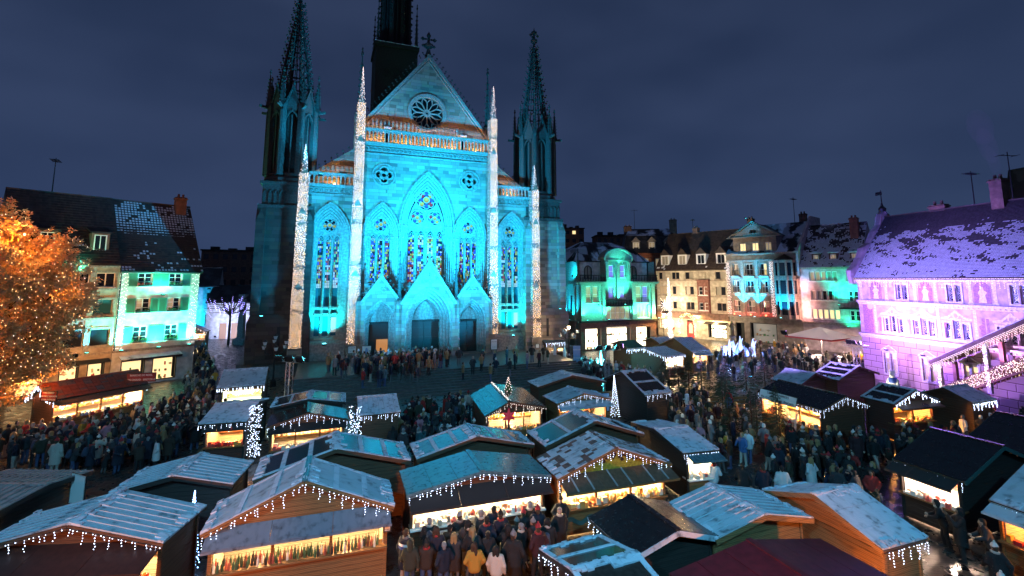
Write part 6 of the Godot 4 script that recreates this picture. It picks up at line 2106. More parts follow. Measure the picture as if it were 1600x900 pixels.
func stall(s: Dictionary) -> void:
	var turn := deg_to_rad(-s.yaw)
	var at := Vector3(s.at.x,0,s.at.y)
	var t := thing("market_stall",s.label,"market stall",at,turn,"wooden stalls of the Christmas market")
	var hr: float = s.hr; var L: float = s.L; var hw: float = s.hw; var he: float = s.get("he",2.3)
	var hwl: float = s.get("hwl",hw); var hel: float = s.get("hel",he)
	roof_side(t,s,1.0,hw,he)
	roof_side(t,s,-1.0,hwl,hel)
	var b := MB.new()
	b.box(Vector3(-0.09,hr - 0.01,-L - 0.01),Vector3(0.09,hr + 0.055,0.01))
	obj("ridge_cap",b,M[s.get("cap",s.roof_mat)],t)
	var front: String = s.get("front","none")
	var wm: Material = M[s.get("wall","wood_dark")]
	var gm: Material = M[s.get("gable",s.get("wall","wood_dark"))]
	var xr := hw - 0.22; var xl := -hwl + 0.22
	var zf := -0.32; var zb := -L + 0.14
	var yr := he + (hr - he)*0.22 / hw - 0.09; var yl := hel + (hr - hel)*0.22 / hwl - 0.09
	# walls, board by board
	var sides_ := [["right",Vector3(xr,0,zf),Vector3(xr,0,zb),yr],["left",Vector3(xl,0,zb),Vector3(xl,0,zf),yl],["back",Vector3(xr,0,zb),Vector3(xl,0,zb),minf(yl,yr)],["gable",Vector3(xl,0,zf),Vector3(xr,0,zf),minf(yl,yr)]]
	for e in sides_:
		var p: Vector3 = e[1]; var q: Vector3 = e[2]; var top: float = e[3]
		var len_ := p.distance_to(q)
		var rot := atan2(-(q - p).z,(q - p).x)
		var xf := Transform3D(Basis(Vector3.UP,rot),p)
		var open: bool = e[0] == front
		b = MB.new(); b.xf = xf
		planks(b,0.0,len_,0.05,1.0 if open else top,-0.05,0.0)
		stuff(obj("counter_boards" if open else "plank_wall",b,M[s.get("counter",s.get("wall","wood_dark"))] if open else (gm if e[0] == "gable" else wm),t))
		for x in [0.0,len_]:
			b = MB.new(); b.xf = xf
			b.box(Vector3(x - 0.05,0,-0.055),Vector3(x + 0.05,top,0.03))
			obj("corner_post",b,wm,t)
		if open:
			b = MB.new(); b.xf = xf
			b.box(Vector3(-0.04,0.99,-0.34),Vector3(len_ + 0.04,1.045,0.22))
			obj("counter_top",b,M[s.get("counter_top","wood_orange")],t)
			b = MB.new(); b.xf = xf
			planks(b,0,len_,2.02,top,-0.05,0.0)
			stuff(obj("fascia_boards",b,gm,t))
			var bays: int = s.get("bays",3)
			for k in bays - 1:
				b = MB.new(); b.xf = xf
				var x := len_*(k + 1) / bays
				b.box(Vector3(x - 0.045,1.04,-0.06),Vector3(x + 0.045,2.05,0.02))
				obj("post",b,M[s.get("counter_top","wood_orange")],t)
			# inside: back boards, shelves, lamp tubes with their light
			var depth: float = (L - 0.6) if front == "gable" else (xr - xl) - 0.2
			depth = minf(depth,2.2)
			b = MB.new(); b.xf = xf
			b.box(Vector3(0.06,0.06,-depth),Vector3(len_ - 0.06,top - 0.05,-depth + 0.03))
			b.box(Vector3(0.06,0.06,-depth),Vector3(0.09,top - 0.05,-0.06)); b.box(Vector3(len_ - 0.09,0.06,-depth),Vector3(len_ - 0.06,top - 0.05,-0.06))
			obj("inner_lining",b,M[s.get("lining","lining")],t)
			for y in [1.3,1.68]:
				b = MB.new(); b.xf = xf
				b.box(Vector3(0.1,y - 0.03,-depth + 0.03),Vector3(len_ - 0.1,y,-depth + 0.34))
				obj("shelf",b,M.wood_orange,t)
			var n := maxi(1,int(round(len_ / 2.6)))
			for k in n:
				var x := len_*(k + 0.5) / n
				b = MB.new(); b.xf = xf
				b.box(Vector3(x - 0.42,top - 0.16,-depth*0.5 - 0.03),Vector3(x + 0.42,top - 0.12,-depth*0.5 + 0.03))
				obj("lamp_tube",b,M[s.get("lamp","lens_white")],t)
				var lp := t.transform*(xf*Vector3(x,top - 0.3,-depth*0.5))
				omni(lp,s.get("light",Color(1.0,0.8,0.54)),s.get("energy",5.5),0.12)
			# wares, a mass of small things
			b = MB.new(); b.xf = xf; b.colored = true
			var kind: String = s.get("goods","mixed")
			goods_on(b,0.1,len_ - 0.1,1.046,-0.3,-0.1,kind)
			goods_on(b,0.1,len_ - 0.1,1.046,-0.05,0.12,kind)
			for y in [1.3,1.68]: goods_on(b,0.15,len_ - 0.15,y,-depth + 0.12,-depth + 0.25,kind)
			var ware := obj("market_wares",b,M.wares)
			ware.transform = t.transform
			tag(ware,s.get("ware_label","small wares laid out on the lit counter of the " + s.short),"wares","wares on the stall counters","stuff")
			if s.has("awning"):
				var aw := thing_part("awning",t)
				var pan: int = s.get("awning_panels",3)
				var out: float = s.get("awning_out",0.95); var dr: float = s.get("awning_drop",0.32)
				for k in pan:
					b = MB.new(); b.xf = xf
					var x0 := lerpf(-0.12,len_ + 0.12,float(k) / pan) + 0.006; var x1 := lerpf(-0.12,len_ + 0.12,float(k + 1) / pan) - 0.006
					var ya := minf(top - 0.02,2.36); var yb := ya - dr
					b.hexa([Vector3(x0,ya,0.02),Vector3(x1,ya,0.02),Vector3(x1,ya + 0.04,0.02),Vector3(x0,ya + 0.04,0.02),Vector3(x0,yb,out),Vector3(x1,yb,out),Vector3(x1,yb + 0.04,out),Vector3(x0,yb + 0.04,out)])
					obj("awning_panel",b,M[s.awning],aw)
					if s.has("slats"):
						for j in 2:
							b = MB.new(); b.xf = xf
							var xx := lerpf(x0,x1,0.3 + 0.4*j)
							b.hexa([Vector3(xx - 0.03,ya + 0.041,0.05),Vector3(xx + 0.03,ya + 0.041,0.05),Vector3(xx + 0.03,ya + 0.075,0.05),Vector3(xx - 0.03,ya + 0.075,0.05),Vector3(xx - 0.03,yb + 0.041,out - 0.02),Vector3(xx + 0.03,yb + 0.041,out - 0.02),Vector3(xx + 0.03,yb + 0.075,out - 0.02),Vector3(xx - 0.03,yb + 0.075,out - 0.02)])
							obj("slat",b,M.grey_lath,aw)
				b = MB.new(); b.xf = xf
				b.box(Vector3(-0.14,minf(top - 0.02,2.36) - dr - 0.05,out - 0.02),Vector3(len_ + 0.14,minf(top - 0.02,2.36) - dr + 0.02,out + 0.03))
				obj("front_edge",b,M[s.get("edge",s.awning)],aw)
	# gable triangles, in boards
	for e in [[zf,0.0,"gable",gm],[zb,0.0,"back",wm]]:
		b = MB.new()
		var z: float = e[0]
		var y0 := minf(yl,yr)
		var y := y0
		while y < hr - 0.16:
			var y1 := minf(y + 0.17,hr - 0.1)
			var ym := (y + y1) / 2 + 0.07
			var xa := -hwl*clampf((hr - ym) / (hr - hel),0,1); var xb := hw*clampf((hr - ym) / (hr - he),0,1)
			b.box(Vector3(maxf(xa,xl),y + 0.004,z - 0.05),Vector3(minf(xb,xr),y1 - 0.004,z + rnd(-0.006,0.006)))
			y += 0.17
		stuff(obj("gable_boards",b,e[3],t))
	for side in [[1.0,hw,he],[-1.0,hwl,hel]]:
		for z in [0.0,-L]:
			b = MB.new()
			b.bar(Vector3(0,hr - 0.06,z),Vector3(side[0]*side[1],side[2] - 0.06,z),0.04,0.15)
			obj("bargeboard",b,M[s.get("barge",s.get("wall","wood_dark"))],t)
	# hung lights
	var where: Array = s.get("lights",[])
	if where.size():
		var ls := thing("icicle_lights",s.get("lights_label","icicle lights along the roof edge of the " + s.short),"light string",at,turn,"icicle lights on the market stalls")
		var cold := MB.new(); var wire := MB.new()
		var far_ := at.length() > 40
		var r := 0.03 if far_ else 0.017
		for e in where:
			match e:
				"gable":
					icicles(cold,wire,Vector3(-hwl,hel - 0.06,0.05),Vector3(0,hr - 0.06,0.05),0.13,r)
					icicles(cold,wire,Vector3(0,hr - 0.06,0.05),Vector3(hw,he - 0.06,0.05),0.13,r)
				"right": icicles(cold,wire,Vector3(hw + 0.03,he - 0.06,-L),Vector3(hw + 0.03,he - 0.06,0),0.13,r)
				"left": icicles(cold,wire,Vector3(-hwl - 0.03,hel - 0.06,-L),Vector3(-hwl - 0.03,hel - 0.06,0),0.13,r)
				"ridge":
					for k in int(L / 0.1): cold.octa(Vector3(rnd(-0.08,0.08),hr + 0.1,-k*0.1),r)
				"back":
					icicles(cold,wire,Vector3(-hwl,hel,-L),Vector3(0,hr,-L),0.08,r,0.5)
		obj("wire",wire,M.black,ls)
		stuff(obj("light_bulbs",cold,M[s.get("bulb","bulb_cold")],ls))
	STALL[s.n] = t
	stall_size[s.n] = [hwl,hw,L]

func stalls() -> void:
	mat("deck",0.07,0.045,0.03,0.9)
	mat("wood_orange",0.42,0.185,0.06,0.6,{"tex": "grain","scale": 0.9})
	mat("wood_dark",0.17,0.075,0.034,0.7,{"tex": "grain","scale": 0.9})
	mat("wood_black",0.045,0.03,0.024,0.7,{"tex": "grain","scale": 0.9})
	mat("wood_ochre",0.42,0.22,0.08,0.7,{"tex": "grain","scale": 0.9})
	mat("wood_red",0.2,0.05,0.03,0.7,{"tex": "grain","scale": 0.9})
	mat("gable_lime",0.36,0.34,0.03,0.7,{"tex": "mottle","scale": 0.8})
	mat("lining",0.74,0.68,0.56,0.8,{"tex": "grain","scale": 0.9})
	mat("lining_white",0.78,0.76,0.7,0.8)
	mat("wares",1,1,1,0.5,{"vc": true})
	mat("sheet_snow",0.46,0.52,0.55,0.75,{"tex": "snow","scale": 0.22,"bump": "bump","relief": 1.5})
	mat("sheet_grey",0.3,0.29,0.27,0.7,{"tex": "snow","scale": 0.3})
	mat("sheet_teal",0.12,0.21,0.24,0.3,{"tex": "mottle","scale": 0.5,"rtex": "wet"})
	mat("felt_teal",0.10,0.19,0.2,0.35,{"tex": "snow","scale": 0.5,"rtex": "wet"})
	mat("pane_wet",0.035,0.05,0.06,0.16,{"tex": "mottle","scale": 0.7})
	mat("pane_brown",0.06,0.04,0.032,0.2,{"tex": "mottle","scale": 0.7,"rtex": "wet"})
	mat("felt_black",0.022,0.018,0.019,0.45,{"tex": "mottle","scale": 0.7,"rtex": "wet"})
	mat("felt_maroon",0.15,0.012,0.022,0.55,{"tex": "mottle","scale": 0.4})
	mat("tile_brown",0.16,0.09,0.07,0.7,{"tex": "snow","scale": 0.5})
	mat("cloth_black",0.02,0.018,0.018,0.8)
	mat("cloth_maroon",0.05,0.018,0.014,0.55,{"tex": "mottle","scale": 0.6})
	mat("cloth_brown",0.16,0.09,0.055,0.6,{"tex": "mottle","scale": 0.6})
	mat("cloth_grey",0.15,0.18,0.21,0.7,{"tex": "snow","scale": 0.4})
	mat("grey_lath",0.3,0.3,0.3,0.7)
	mat("red_roof",0.36,0.07,0.03,0.55,{"tex": "mottle","scale": 0.5})
	mat("green_felt",0.025,0.13,0.08,0.6,{"tex": "snow","scale": 0.4})
	mat("trim_green",0.03,0.09,0.085,0.6)
	mat("print_red",0.25,0.02,0.02,0.6)
	mat("print_white",0.75,0.75,0.72,0.6)
	mat("print_blue",0.25,0.4,0.6,0.5)
	var V := func(x: float,y: float) -> Vector2: return Vector2(x,y)
	var white := Color(1.0,0.86,0.66)
	for s in [
		{"n": 1,"at": V.call(-12.9,-15.15),"yaw": -5.0,"hw": 2.67,"L": 2.41,"hr": 2.93,"roof": "ribs","roof_mat": "sheet_snow","front": "gable","wall": "wood_dark","counter": "wood_orange","awning": "cloth_maroon","awning_out": 1.15,"awning_drop": 0.32,"energy": 9.8,"goods": "red","lights": ["gable"],"bays": 3,"short": "ribbed stall in the lower left corner","label": "stall with ribbed snowy roof and dark awning, in the lower left corner"},
		{"n": 2,"at": V.call(-17.06,-19.01),"yaw": -88.0,"hw": 1.9,"L": 3.6,"hr": 2.5,"roof": "ribs","roof_mat": "sheet_grey","wall": "wood_black","short": "grey ribbed stall","label": "low stall with grey ribbed roof at the left edge, its dark gable towards the square"},
		{"n": 3,"at": V.call(-12.57,-19.13),"yaw": -11.0,"hw": 2.06,"L": 2.5,"hr": 2.76,"roof": "ribs","roof_mat": "sheet_snow","wall": "wood_black","short": "ribbed stall behind","label": "dark closed stall with ribbed snowy roof, directly behind the lower-left corner stall"},
		{"n": 4,"at": V.call(-6.74,-16.8),"yaw": -18.7,"hw": 2.86,"L": 2.28,"hr": 3.5,"roof": "frames","pane_mat": "sheet_snow","roof_mat": "clean_snow","cap": "sheet_teal","front": "gable","wall": "wood_orange","gable": "wood_orange","counter": "wood_orange","awning": "cloth_grey","awning_out": 0.65,"awning_drop": 0.36,"energy": 9.8,"goods": "bottles","lights": ["gable"],"short": "orange wood stall with snowy awning","label": "orange wooden stall with snowy roof and awning, rows of bottles behind its counter"},
		{"n": 5,"at": V.call(-7.17,-20.94),"yaw": -20.0,"hw": 3.0,"L": 2.46,"hr": 3.12,"roof": "frames","pane_mat": "pane_wet","roof_mat": "clean_snow","cap": "clean_snow","wall": "wood_dark","short": "stall behind","label": "stall with snow-framed dark roof panes, right behind the orange bottle stall"},
		{"n": 6,"at": V.call(-1.12,-19.52),"yaw": -19.2,"hw": 2.82,"L": 2.37,"hr": 2.79,"roof": "plain","roof_mat": "felt_teal","cap": "sheet_teal","barge": "sheet_teal","front": "gable","wall": "wood_dark","counter": "wood_dark","awning": "cloth_black","awning_out": 0.75,"awning_drop": 0.36,"energy": 13.5,"light": white,"goods": "white","lining": "lining_white","counter_top": "lining_white","lights": ["gable"],"bays": 1,"short": "teal-roofed stall with black awning","label": "stall with teal sheet roof, black awning and glaring white counter with a queue"},
		{"n": 7,"at": V.call(-1.53,-23.07),"yaw": -19.9,"hw": 2.73,"L": 2.08,"hr": 2.96,"roof": "frames","pane_mat": "felt_teal","roof_mat": "clean_snow","cap": "sheet_teal","wall": "wood_dark","short": "closed stall","label": "stall with snow-edged teal roof panes, closed dark gable, behind the black-awning stall"},
		{"n": 8,"at": V.call(4.25,-20.83),"yaw": -17.9,"hw": 2.6,"L": 2.37,"hr": 3.2,"roof": "tile","roof_mat": "sheet_snow","cap": "tile_brown","front": "gable","wall": "wood_orange","gable": "gable_lime","counter": "wood_orange","awning": "cloth_brown","slats": true,"edge": "wood_orange","awning_out": 0.95,"awning_drop": 0.3,"energy": 12.5,"goods": "food","lining": "lining_white","lights": ["gable"],"short": "stall with the lime-painted gable","label": "orange stall with lime-painted gable, brown slatted awning and half-snowed shingles"},
		{"n": 9,"at": V.call(4.09,-24.65),"yaw": -19.9,"hw": 2.69,"L": 2.3,"hr": 3.2,"roof": "frames","panes": 2,"pane_mat": "pane_wet","roof_mat": "clean_snow","wall": "wood_dark","short": "closed stall","label": "closed stall with two dark panes in its snowy roof, behind the lime-gabled stall"},
		{"n": 10,"at": V.call(7.1,-25.45),"yaw": 76.0,"hw": 2.44,"L": 1.9,"hr": 2.6,"he": 2.25,"roof": "plain","roof_mat": "clean_snow","front": "right","wall": "wood_black","counter": "wood_ochre","awning": "sheet_teal","awning_out": 0.7,"awning_drop": 0.2,"energy": 12.1,"light": white,"goods": "white","lining": "lining_white","counter_top": "lining_white","bays": 1,"lights": ["right"],"short": "smooth snow-roofed stall","label": "stall under smooth white snow with a white lit counter, right of the lime-gabled stall"},
		{"n": 11,"at": V.call(7.92,-36.52),"yaw": 68.4,"hw": 2.73,"L": 2.22,"hr": 3.37,"roof": "frames","panes": 2,"pane_mat": "pane_brown","roof_mat": "clean_snow","wall": "wood_black","lights": ["right"],"short": "steep dark-roofed stall","label": "closed stall with steep dark pane roof framed in snow, beside the lighting mast"},
		{"n": 12,"at": V.call(4.52,-37.32),"yaw": -19.6,"hw": 2.81,"L": 2.1,"hr": 2.95,"roof": "plain","roof_mat": "sheet_snow","wall": "wood_dark","short": "cyan-lit stall","label": "closed stall with cyan-lit sheet roof, nearest the right end of the church steps"},
		{"n": 13,"at": V.call(4.64,-32.28),"yaw": -20.2,"hw": 1.95,"L": 2.26,"hr": 2.78,"roof": "plain","roof_mat": "sheet_snow","front": "gable","wall": "wood_orange","gable": "wood_orange","awning": "sheet_snow","awning_out": 0.7,"awning_drop": 0.25,"energy": 9.1,"goods": "mixed","lights": ["gable"],"short": "small orange-gabled stall","label": "small stall with bright orange gable and pale awning, in front of the cyan-lit stall"},
		{"n": 14,"at": V.call(-0.15,-30.3),"yaw": -14.0,"hw": 2.3,"hwl": 1.5,"hel": 2.0,"L": 5.4,"hr": 2.75,"roof": "plain","roof_mat": "felt_black","front": "gable","wall": "wood_dark","counter": "wood_orange","energy": 10.8,"goods": "food","lights": ["ridge","back","gable"],"bulb": "bulb_white","short": "long black stall with the red star","label": "long stall with black felt roof, bulbs on its ridge and a red star in front"},
		{"n": 15,"at": V.call(-10.99,-27.44),"yaw": -21.7,"hw": 2.05,"L": 2.4,"hr": 2.86,"roof": "plain","roof_mat": "pane_brown","front": "gable","wall": "wood_dark","awning": "cloth_black","awning_out": 0.6,"awning_drop": 0.2,"energy": 11.9,"goods": "white","lights": ["gable"],"short": "brown-roofed stall","label": "stall with shiny brown roof and bright cream counter, below the church's left corner"},
		{"n": 16,"at": V.call(-12.58,-31.34),"yaw": -18.8,"hw": 2.16,"L": 2.6,"hr": 2.65,"roof": "frames","panes": 2,"pane_mat": "pane_wet","roof_mat": "clean_snow","wall": "wood_black","short": "wet-roofed stall","label": "closed stall with wet mirror roof edged in cyan-lit snow, behind the shiny brown-roofed stall"},
		{"n": 17,"at": V.call(-9.52,-31.04),"yaw": 70.1,"hw": 2.21,"L": 2.38,"hr": 2.84,"roof": "ribs","roof_mat": "clean_snow","wall": "wood_dark","lights": ["right"],"short": "small ribbed stall before the steps","label": "small closed stall with white ribbed roof, just before the church steps"},
		{"n": 18,"at": V.call(-22.25,-38.76),"yaw": 67.0,"hw": 3.0,"L": 3.07,"hr": 3.06,"roof": "ribs","roof_mat": "sheet_snow","front": "right","wall": "wood_dark","counter": "wood_ochre","energy": 13.5,"light": Color(0.9,1.0,0.72),"goods": "white","lining": "lining_white","bays": 1,"lights": ["right"],"short": "ribbed stall by the lamp post","label": "stall with pale ribbed roof and greenish white counter, under the church's lamp post"},
		{"n": 19,"at": V.call(-17.45,-29.79),"yaw": 76.0,"hw": 2.6,"L": 2.38,"hr": 2.75,"roof": "plain","roof_mat": "clean_snow","front": "right","wall": "wood_black","counter": "wood_red","awning": "cloth_black","awning_out": 0.3,"awning_drop": 0.3,"energy": 10.8,"light": Color(1.0,0.68,0.4),"goods": "red","bays": 1,"lights": ["right","gable"],"short": "stall with red wares","label": "snow-roofed stall full of red wares, behind the left crowd"},
		{"n": 20,"at": V.call(-30.4,-32.4),"yaw": 23.0,"hw": 1.35,"L": 5.8,"hr": 3.3,"he": 2.4,"roof": "tile","roof_mat": "red_roof","front": "right","wall": "wood_orange","counter": "wood_orange","awning": "cloth_brown","awning_out": 0.8,"awning_drop": 0.2,"energy": 16.2,"goods": "mixed","lining": "lining_white","bays": 4,"lights": ["gable","right"],"short": "red-roofed stall","label": "long red-roofed stall with two dark red signs, beside the golden tree"},
		{"n": 21,"at": V.call(19.9,-20.7),"yaw": -19.8,"hw": 2.69,"L": 2.6,"hr": 3.31,"roof": "plain","roof_mat": "felt_black","barge": "trim_green","front": "left","wall": "wood_black","awning": "cloth_black","awning_out": 0.8,"awning_drop": 0.3,"energy": 11.4,"light": Color(1.0,0.84,0.74),"goods": "white","lining": "lining_white","bays": 1,"lights": ["left"],"short": "black stall with green gable edges","label": "black-roofed stall with green gable edges, three people at its white counter"},
		{"n": 22,"at": V.call(25.7,-23.5),"yaw": -22.0,"hw": 3.0,"L": 2.6,"hr": 3.31,"roof": "plain","roof_mat": "felt_black","barge": "trim_green","wall": "wood_black","short": "black stall","label": "black-roofed stall at the right edge, behind the one with green edges and queue"},
		{"n": 23,"at": V.call(19.8,-16.5),"yaw": -18.0,"hw": 2.3,"L": 2.6,"hr": 3.3,"roof": "plain","roof_mat": "sheet_snow","front": "left","wall": "wood_orange","counter": "wood_orange","awning": "sheet_snow","awning_out": 0.7,"awning_drop": 0.3,"energy": 8.1,"light": Color(1.0,0.62,0.3),"goods": "red","bays": 1,"lights": ["left"],"short": "stall at the right edge","label": "stall cut by the right edge, snowy roof over a red and green display"},
		{"n": 24,"at": V.call(9.9,-17.03),"yaw": 70.1,"hw": 2.12,"L": 2.0,"hr": 3.0,"roof": "plain","roof_mat": "clean_snow","wall": "wood_ochre","lights": ["right"],"short": "ochre stall under smooth snow","label": "closed ochre plank stall under smooth snow, at the lower right"},
		{"n": 25,"at": V.call(7.93,-16.24),"yaw": -19.7,"hw": 1.97,"L": 2.49,"hr": 2.71,"roof": "ribs","roof_mat": "sheet_snow","wall": "wood_ochre","short": "ribbed teal stall","label": "stall with teal-white ribbed roof and shingled gable, left of the smooth-snow ochre stall"},
		{"n": 26,"at": V.call(4.85,-15.2),"yaw": -20.5,"hw": 1.6,"L": 2.5,"hr": 2.75,"roof": "plain","roof_mat": "felt_black","wall": "wood_black","barge": "sheet_snow","lights": ["left"],"short": "tarpaulin stall","label": "stall under a wrinkled black tarpaulin with snowy edges, left of the ribbed teal stall"},
		{"n": 27,"at": V.call(1.49,-13.36),"yaw": 67.3,"hw": 1.85,"L": 2.08,"hr": 2.68,"roof": "frames","panes": 2,"pane_mat": "pane_brown","roof_mat": "clean_snow","wall": "wood_black","lights": ["gable"],"short": "stall at the bottom edge","label": "stall at the bottom edge with two amber-reflecting roof panes in thick snowy frames"},
		{"n": 28,"at": V.call(7.45,-12.51),"yaw": -18.9,"hw": 2.68,"L": 2.4,"hr": 2.7,"roof": "plain","roof_mat": "felt_maroon","wall": "wood_black","short": "maroon stall","label": "dark maroon roof in the bottom right foreground"},
		{"n": 29,"at": V.call(20.2,-30.6),"yaw": -17.0,"hw": 1.9,"L": 5.0,"hr": 3.0,"he": 2.35,"roof": "plain","roof_mat": "felt_black","front": "left","wall": "wood_dark","counter": "wood_orange","energy": 17.5,"light": Color(1.0,0.74,0.44),"goods": "food","bays": 3,"lights": ["left","gable"],"short": "long food stall","label": "long dark-roofed food stall with pale lettered board and glaring counter, right of the firs"},
		{"n": 30,"at": V.call(23.1,-38.2),"yaw": -30.0,"hw": 2.09,"L": 2.3,"hr": 2.95,"roof": "plain","roof_mat": "sheet_snow","wall": "wood_red","short": "stall","label": "closed stall with pale snowy slope and red-brown gable, behind the long food stall"},
		{"n": 31,"at": V.call(27.85,-40.23),"yaw": -28.3,"hw": 2.94,"L": 2.2,"hr": 3.11,"roof": "frames","pane_mat": "felt_black","roof_mat": "clean_snow","wall": "wood_red","short": "stall","label": "closed stall with black roof panes and big red-brown gable, before the town hall mast"},
		{"n": 32,"at": V.call(25.64,-32.05),"yaw": -15.8,"hw": 1.9,"L": 2.2,"hr": 3.04,"roof": "frames","panes": 2,"pane_mat": "felt_black","roof_mat": "clean_snow","front": "gable","wall": "wood_red","gable": "wood_red","awning": "cloth_brown","awning_out": 0.7,"awning_drop": 0.25,"energy": 11.4,"light": Color(1.0,0.66,0.32),"goods": "mixed","bays": 2,"lights": ["gable"],"short": "stall below the town hall stair","label": "lit stall with icicle-hung gable and violet-tinged snow, just below the town hall stair"},
		{"n": 33,"at": V.call(28.4,-33.2),"yaw": 68.0,"hw": 1.5,"L": 2.6,"hr": 2.95,"roof": "plain","roof_mat": "clean_snow","wall": "wood_dark","lights": ["right"],"short": "stall","label": "plank stall with violet-lit snow slope, joined to the right of the icicle-gabled stall"},
		{"n": 34,"at": V.call(18.43,-56.77),"yaw": 73.1,"hw": 3.0,"L": 2.41,"hr": 3.39,"roof": "ribs","roof_mat": "clean_snow","front": "right","wall": "wood_ochre","awning": "sheet_snow","awning_out": 0.8,"awning_drop": 0.3,"energy": 10.8,"goods": "mixed","bays": 1,"lights": ["right"],"short": "far stall with ochre gable","label": "far stall with steep lavender snow roof and ochre gable, left of the icy fountain"},
		{"n": 35,"at": V.call(14.08,-53.05),"yaw": 64.0,"hw": 2.9,"L": 2.91,"hr": 2.79,"roof": "ribs","roof_mat": "clean_snow","front": "right","wall": "wood_dark","energy": 21.6,"light": white,"goods": "white","lining": "lining_white","bays": 2,"lights": ["right","gable"],"short": "far stall with glaring white counter","label": "far stall with blue-white striped roof and long glaring counter, before the green-roofed one"},
		{"n": 36,"at": V.call(12.56,-58.54),"yaw": 71.1,"hw": 2.0,"L": 2.16,"hr": 2.86,"roof": "plain","roof_mat": "green_felt","front": "right","wall": "wood_dark","energy": 13.5,"light": white,"goods": "white","bays": 1,"lights": ["right"],"short": "far green-roofed stall","label": "far stall with dark green roof, before the bright shop windows of the corner building"},
		{"n": 37,"at": V.call(17.2,-61.5),"yaw": 72.0,"hw": 1.9,"L": 2.4,"hr": 2.9,"roof": "plain","roof_mat": "clean_snow","wall": "wood_orange","short": "far stall","label": "far stall with pale roof and orange gable, behind the green-roofed stall"},
		{"n": 38,"at": V.call(-44.5,-63.0),"yaw": 60.0,"hw": 1.9,"L": 2.6,"hr": 2.9,"roof": "plain","roof_mat": "sheet_teal","front": "right","wall": "wood_red","energy": 10.8,"goods": "food","bays": 1,"lights": ["right"],"short": "side street stall","label": "red-brown stall with teal roof at the mouth of the side street"},
		{"n": 39,"at": V.call(-47.0,-73.0),"yaw": -20.0,"hw": 1.9,"L": 2.4,"hr": 3.3,"roof": "plain","roof_mat": "felt_black","front": "gable","wall": "wood_ochre","energy": 13.5,"light": white,"goods": "white","bays": 1,"lights": ["gable"],"bulb": "bulb_white","short": "far side street stall","label": "far stall with bulb-edged gable in the side street beside the green-shuttered house"},
		{"n": 40,"at": V.call(3.2,-62.5),"yaw": 60.0,"hw": 1.7,"L": 3.0,"hr": 2.9,"roof": "plain","roof_mat": "sheet_teal","front": "right","wall": "wood_dark","energy": 16.2,"goods": "white","bays": 1,"lights": ["right"],"short": "stall at the church corner","label": "small stall with blue-lit roof between the church's right tower and the lamp post"},
	]:
		stall(s)
	stall_extras()

func board(parent: Node,called: String,c: Vector3,turn: float,w: float,h: float,m: String,lines: Array,ink: String,size: float,tilt := 0.0,label := "") -> Node3D:
	var t := thing_part(called,parent)
	t.position = c; t.rotation = Vector3(tilt,turn,0)
	var b := MB.new()
	b.box(Vector3(-w / 2,-h / 2,-0.03),Vector3(w / 2,h / 2,0))
	obj("panel",b,M[m],t)
	b = MB.new()
	b.ring(rect(-w / 2,-h / 2,w / 2,h / 2),true,0.03,0.01,-0.04,0.012)
	obj("frame",b,M.black,t)
	for k in lines.size():
		var tm := TextMesh.new()
		tm.text = lines[k]; tm.font_size = 24; tm.pixel_size = size / 24.0; tm.depth = 0.01
		var o := put("lettering",tm,M[ink],t)
		o.position = Vector3(0,h / 2 - (k + 0.5)*h / lines.size(),0.008)
	if label: t.set_meta("label",label)
	return t

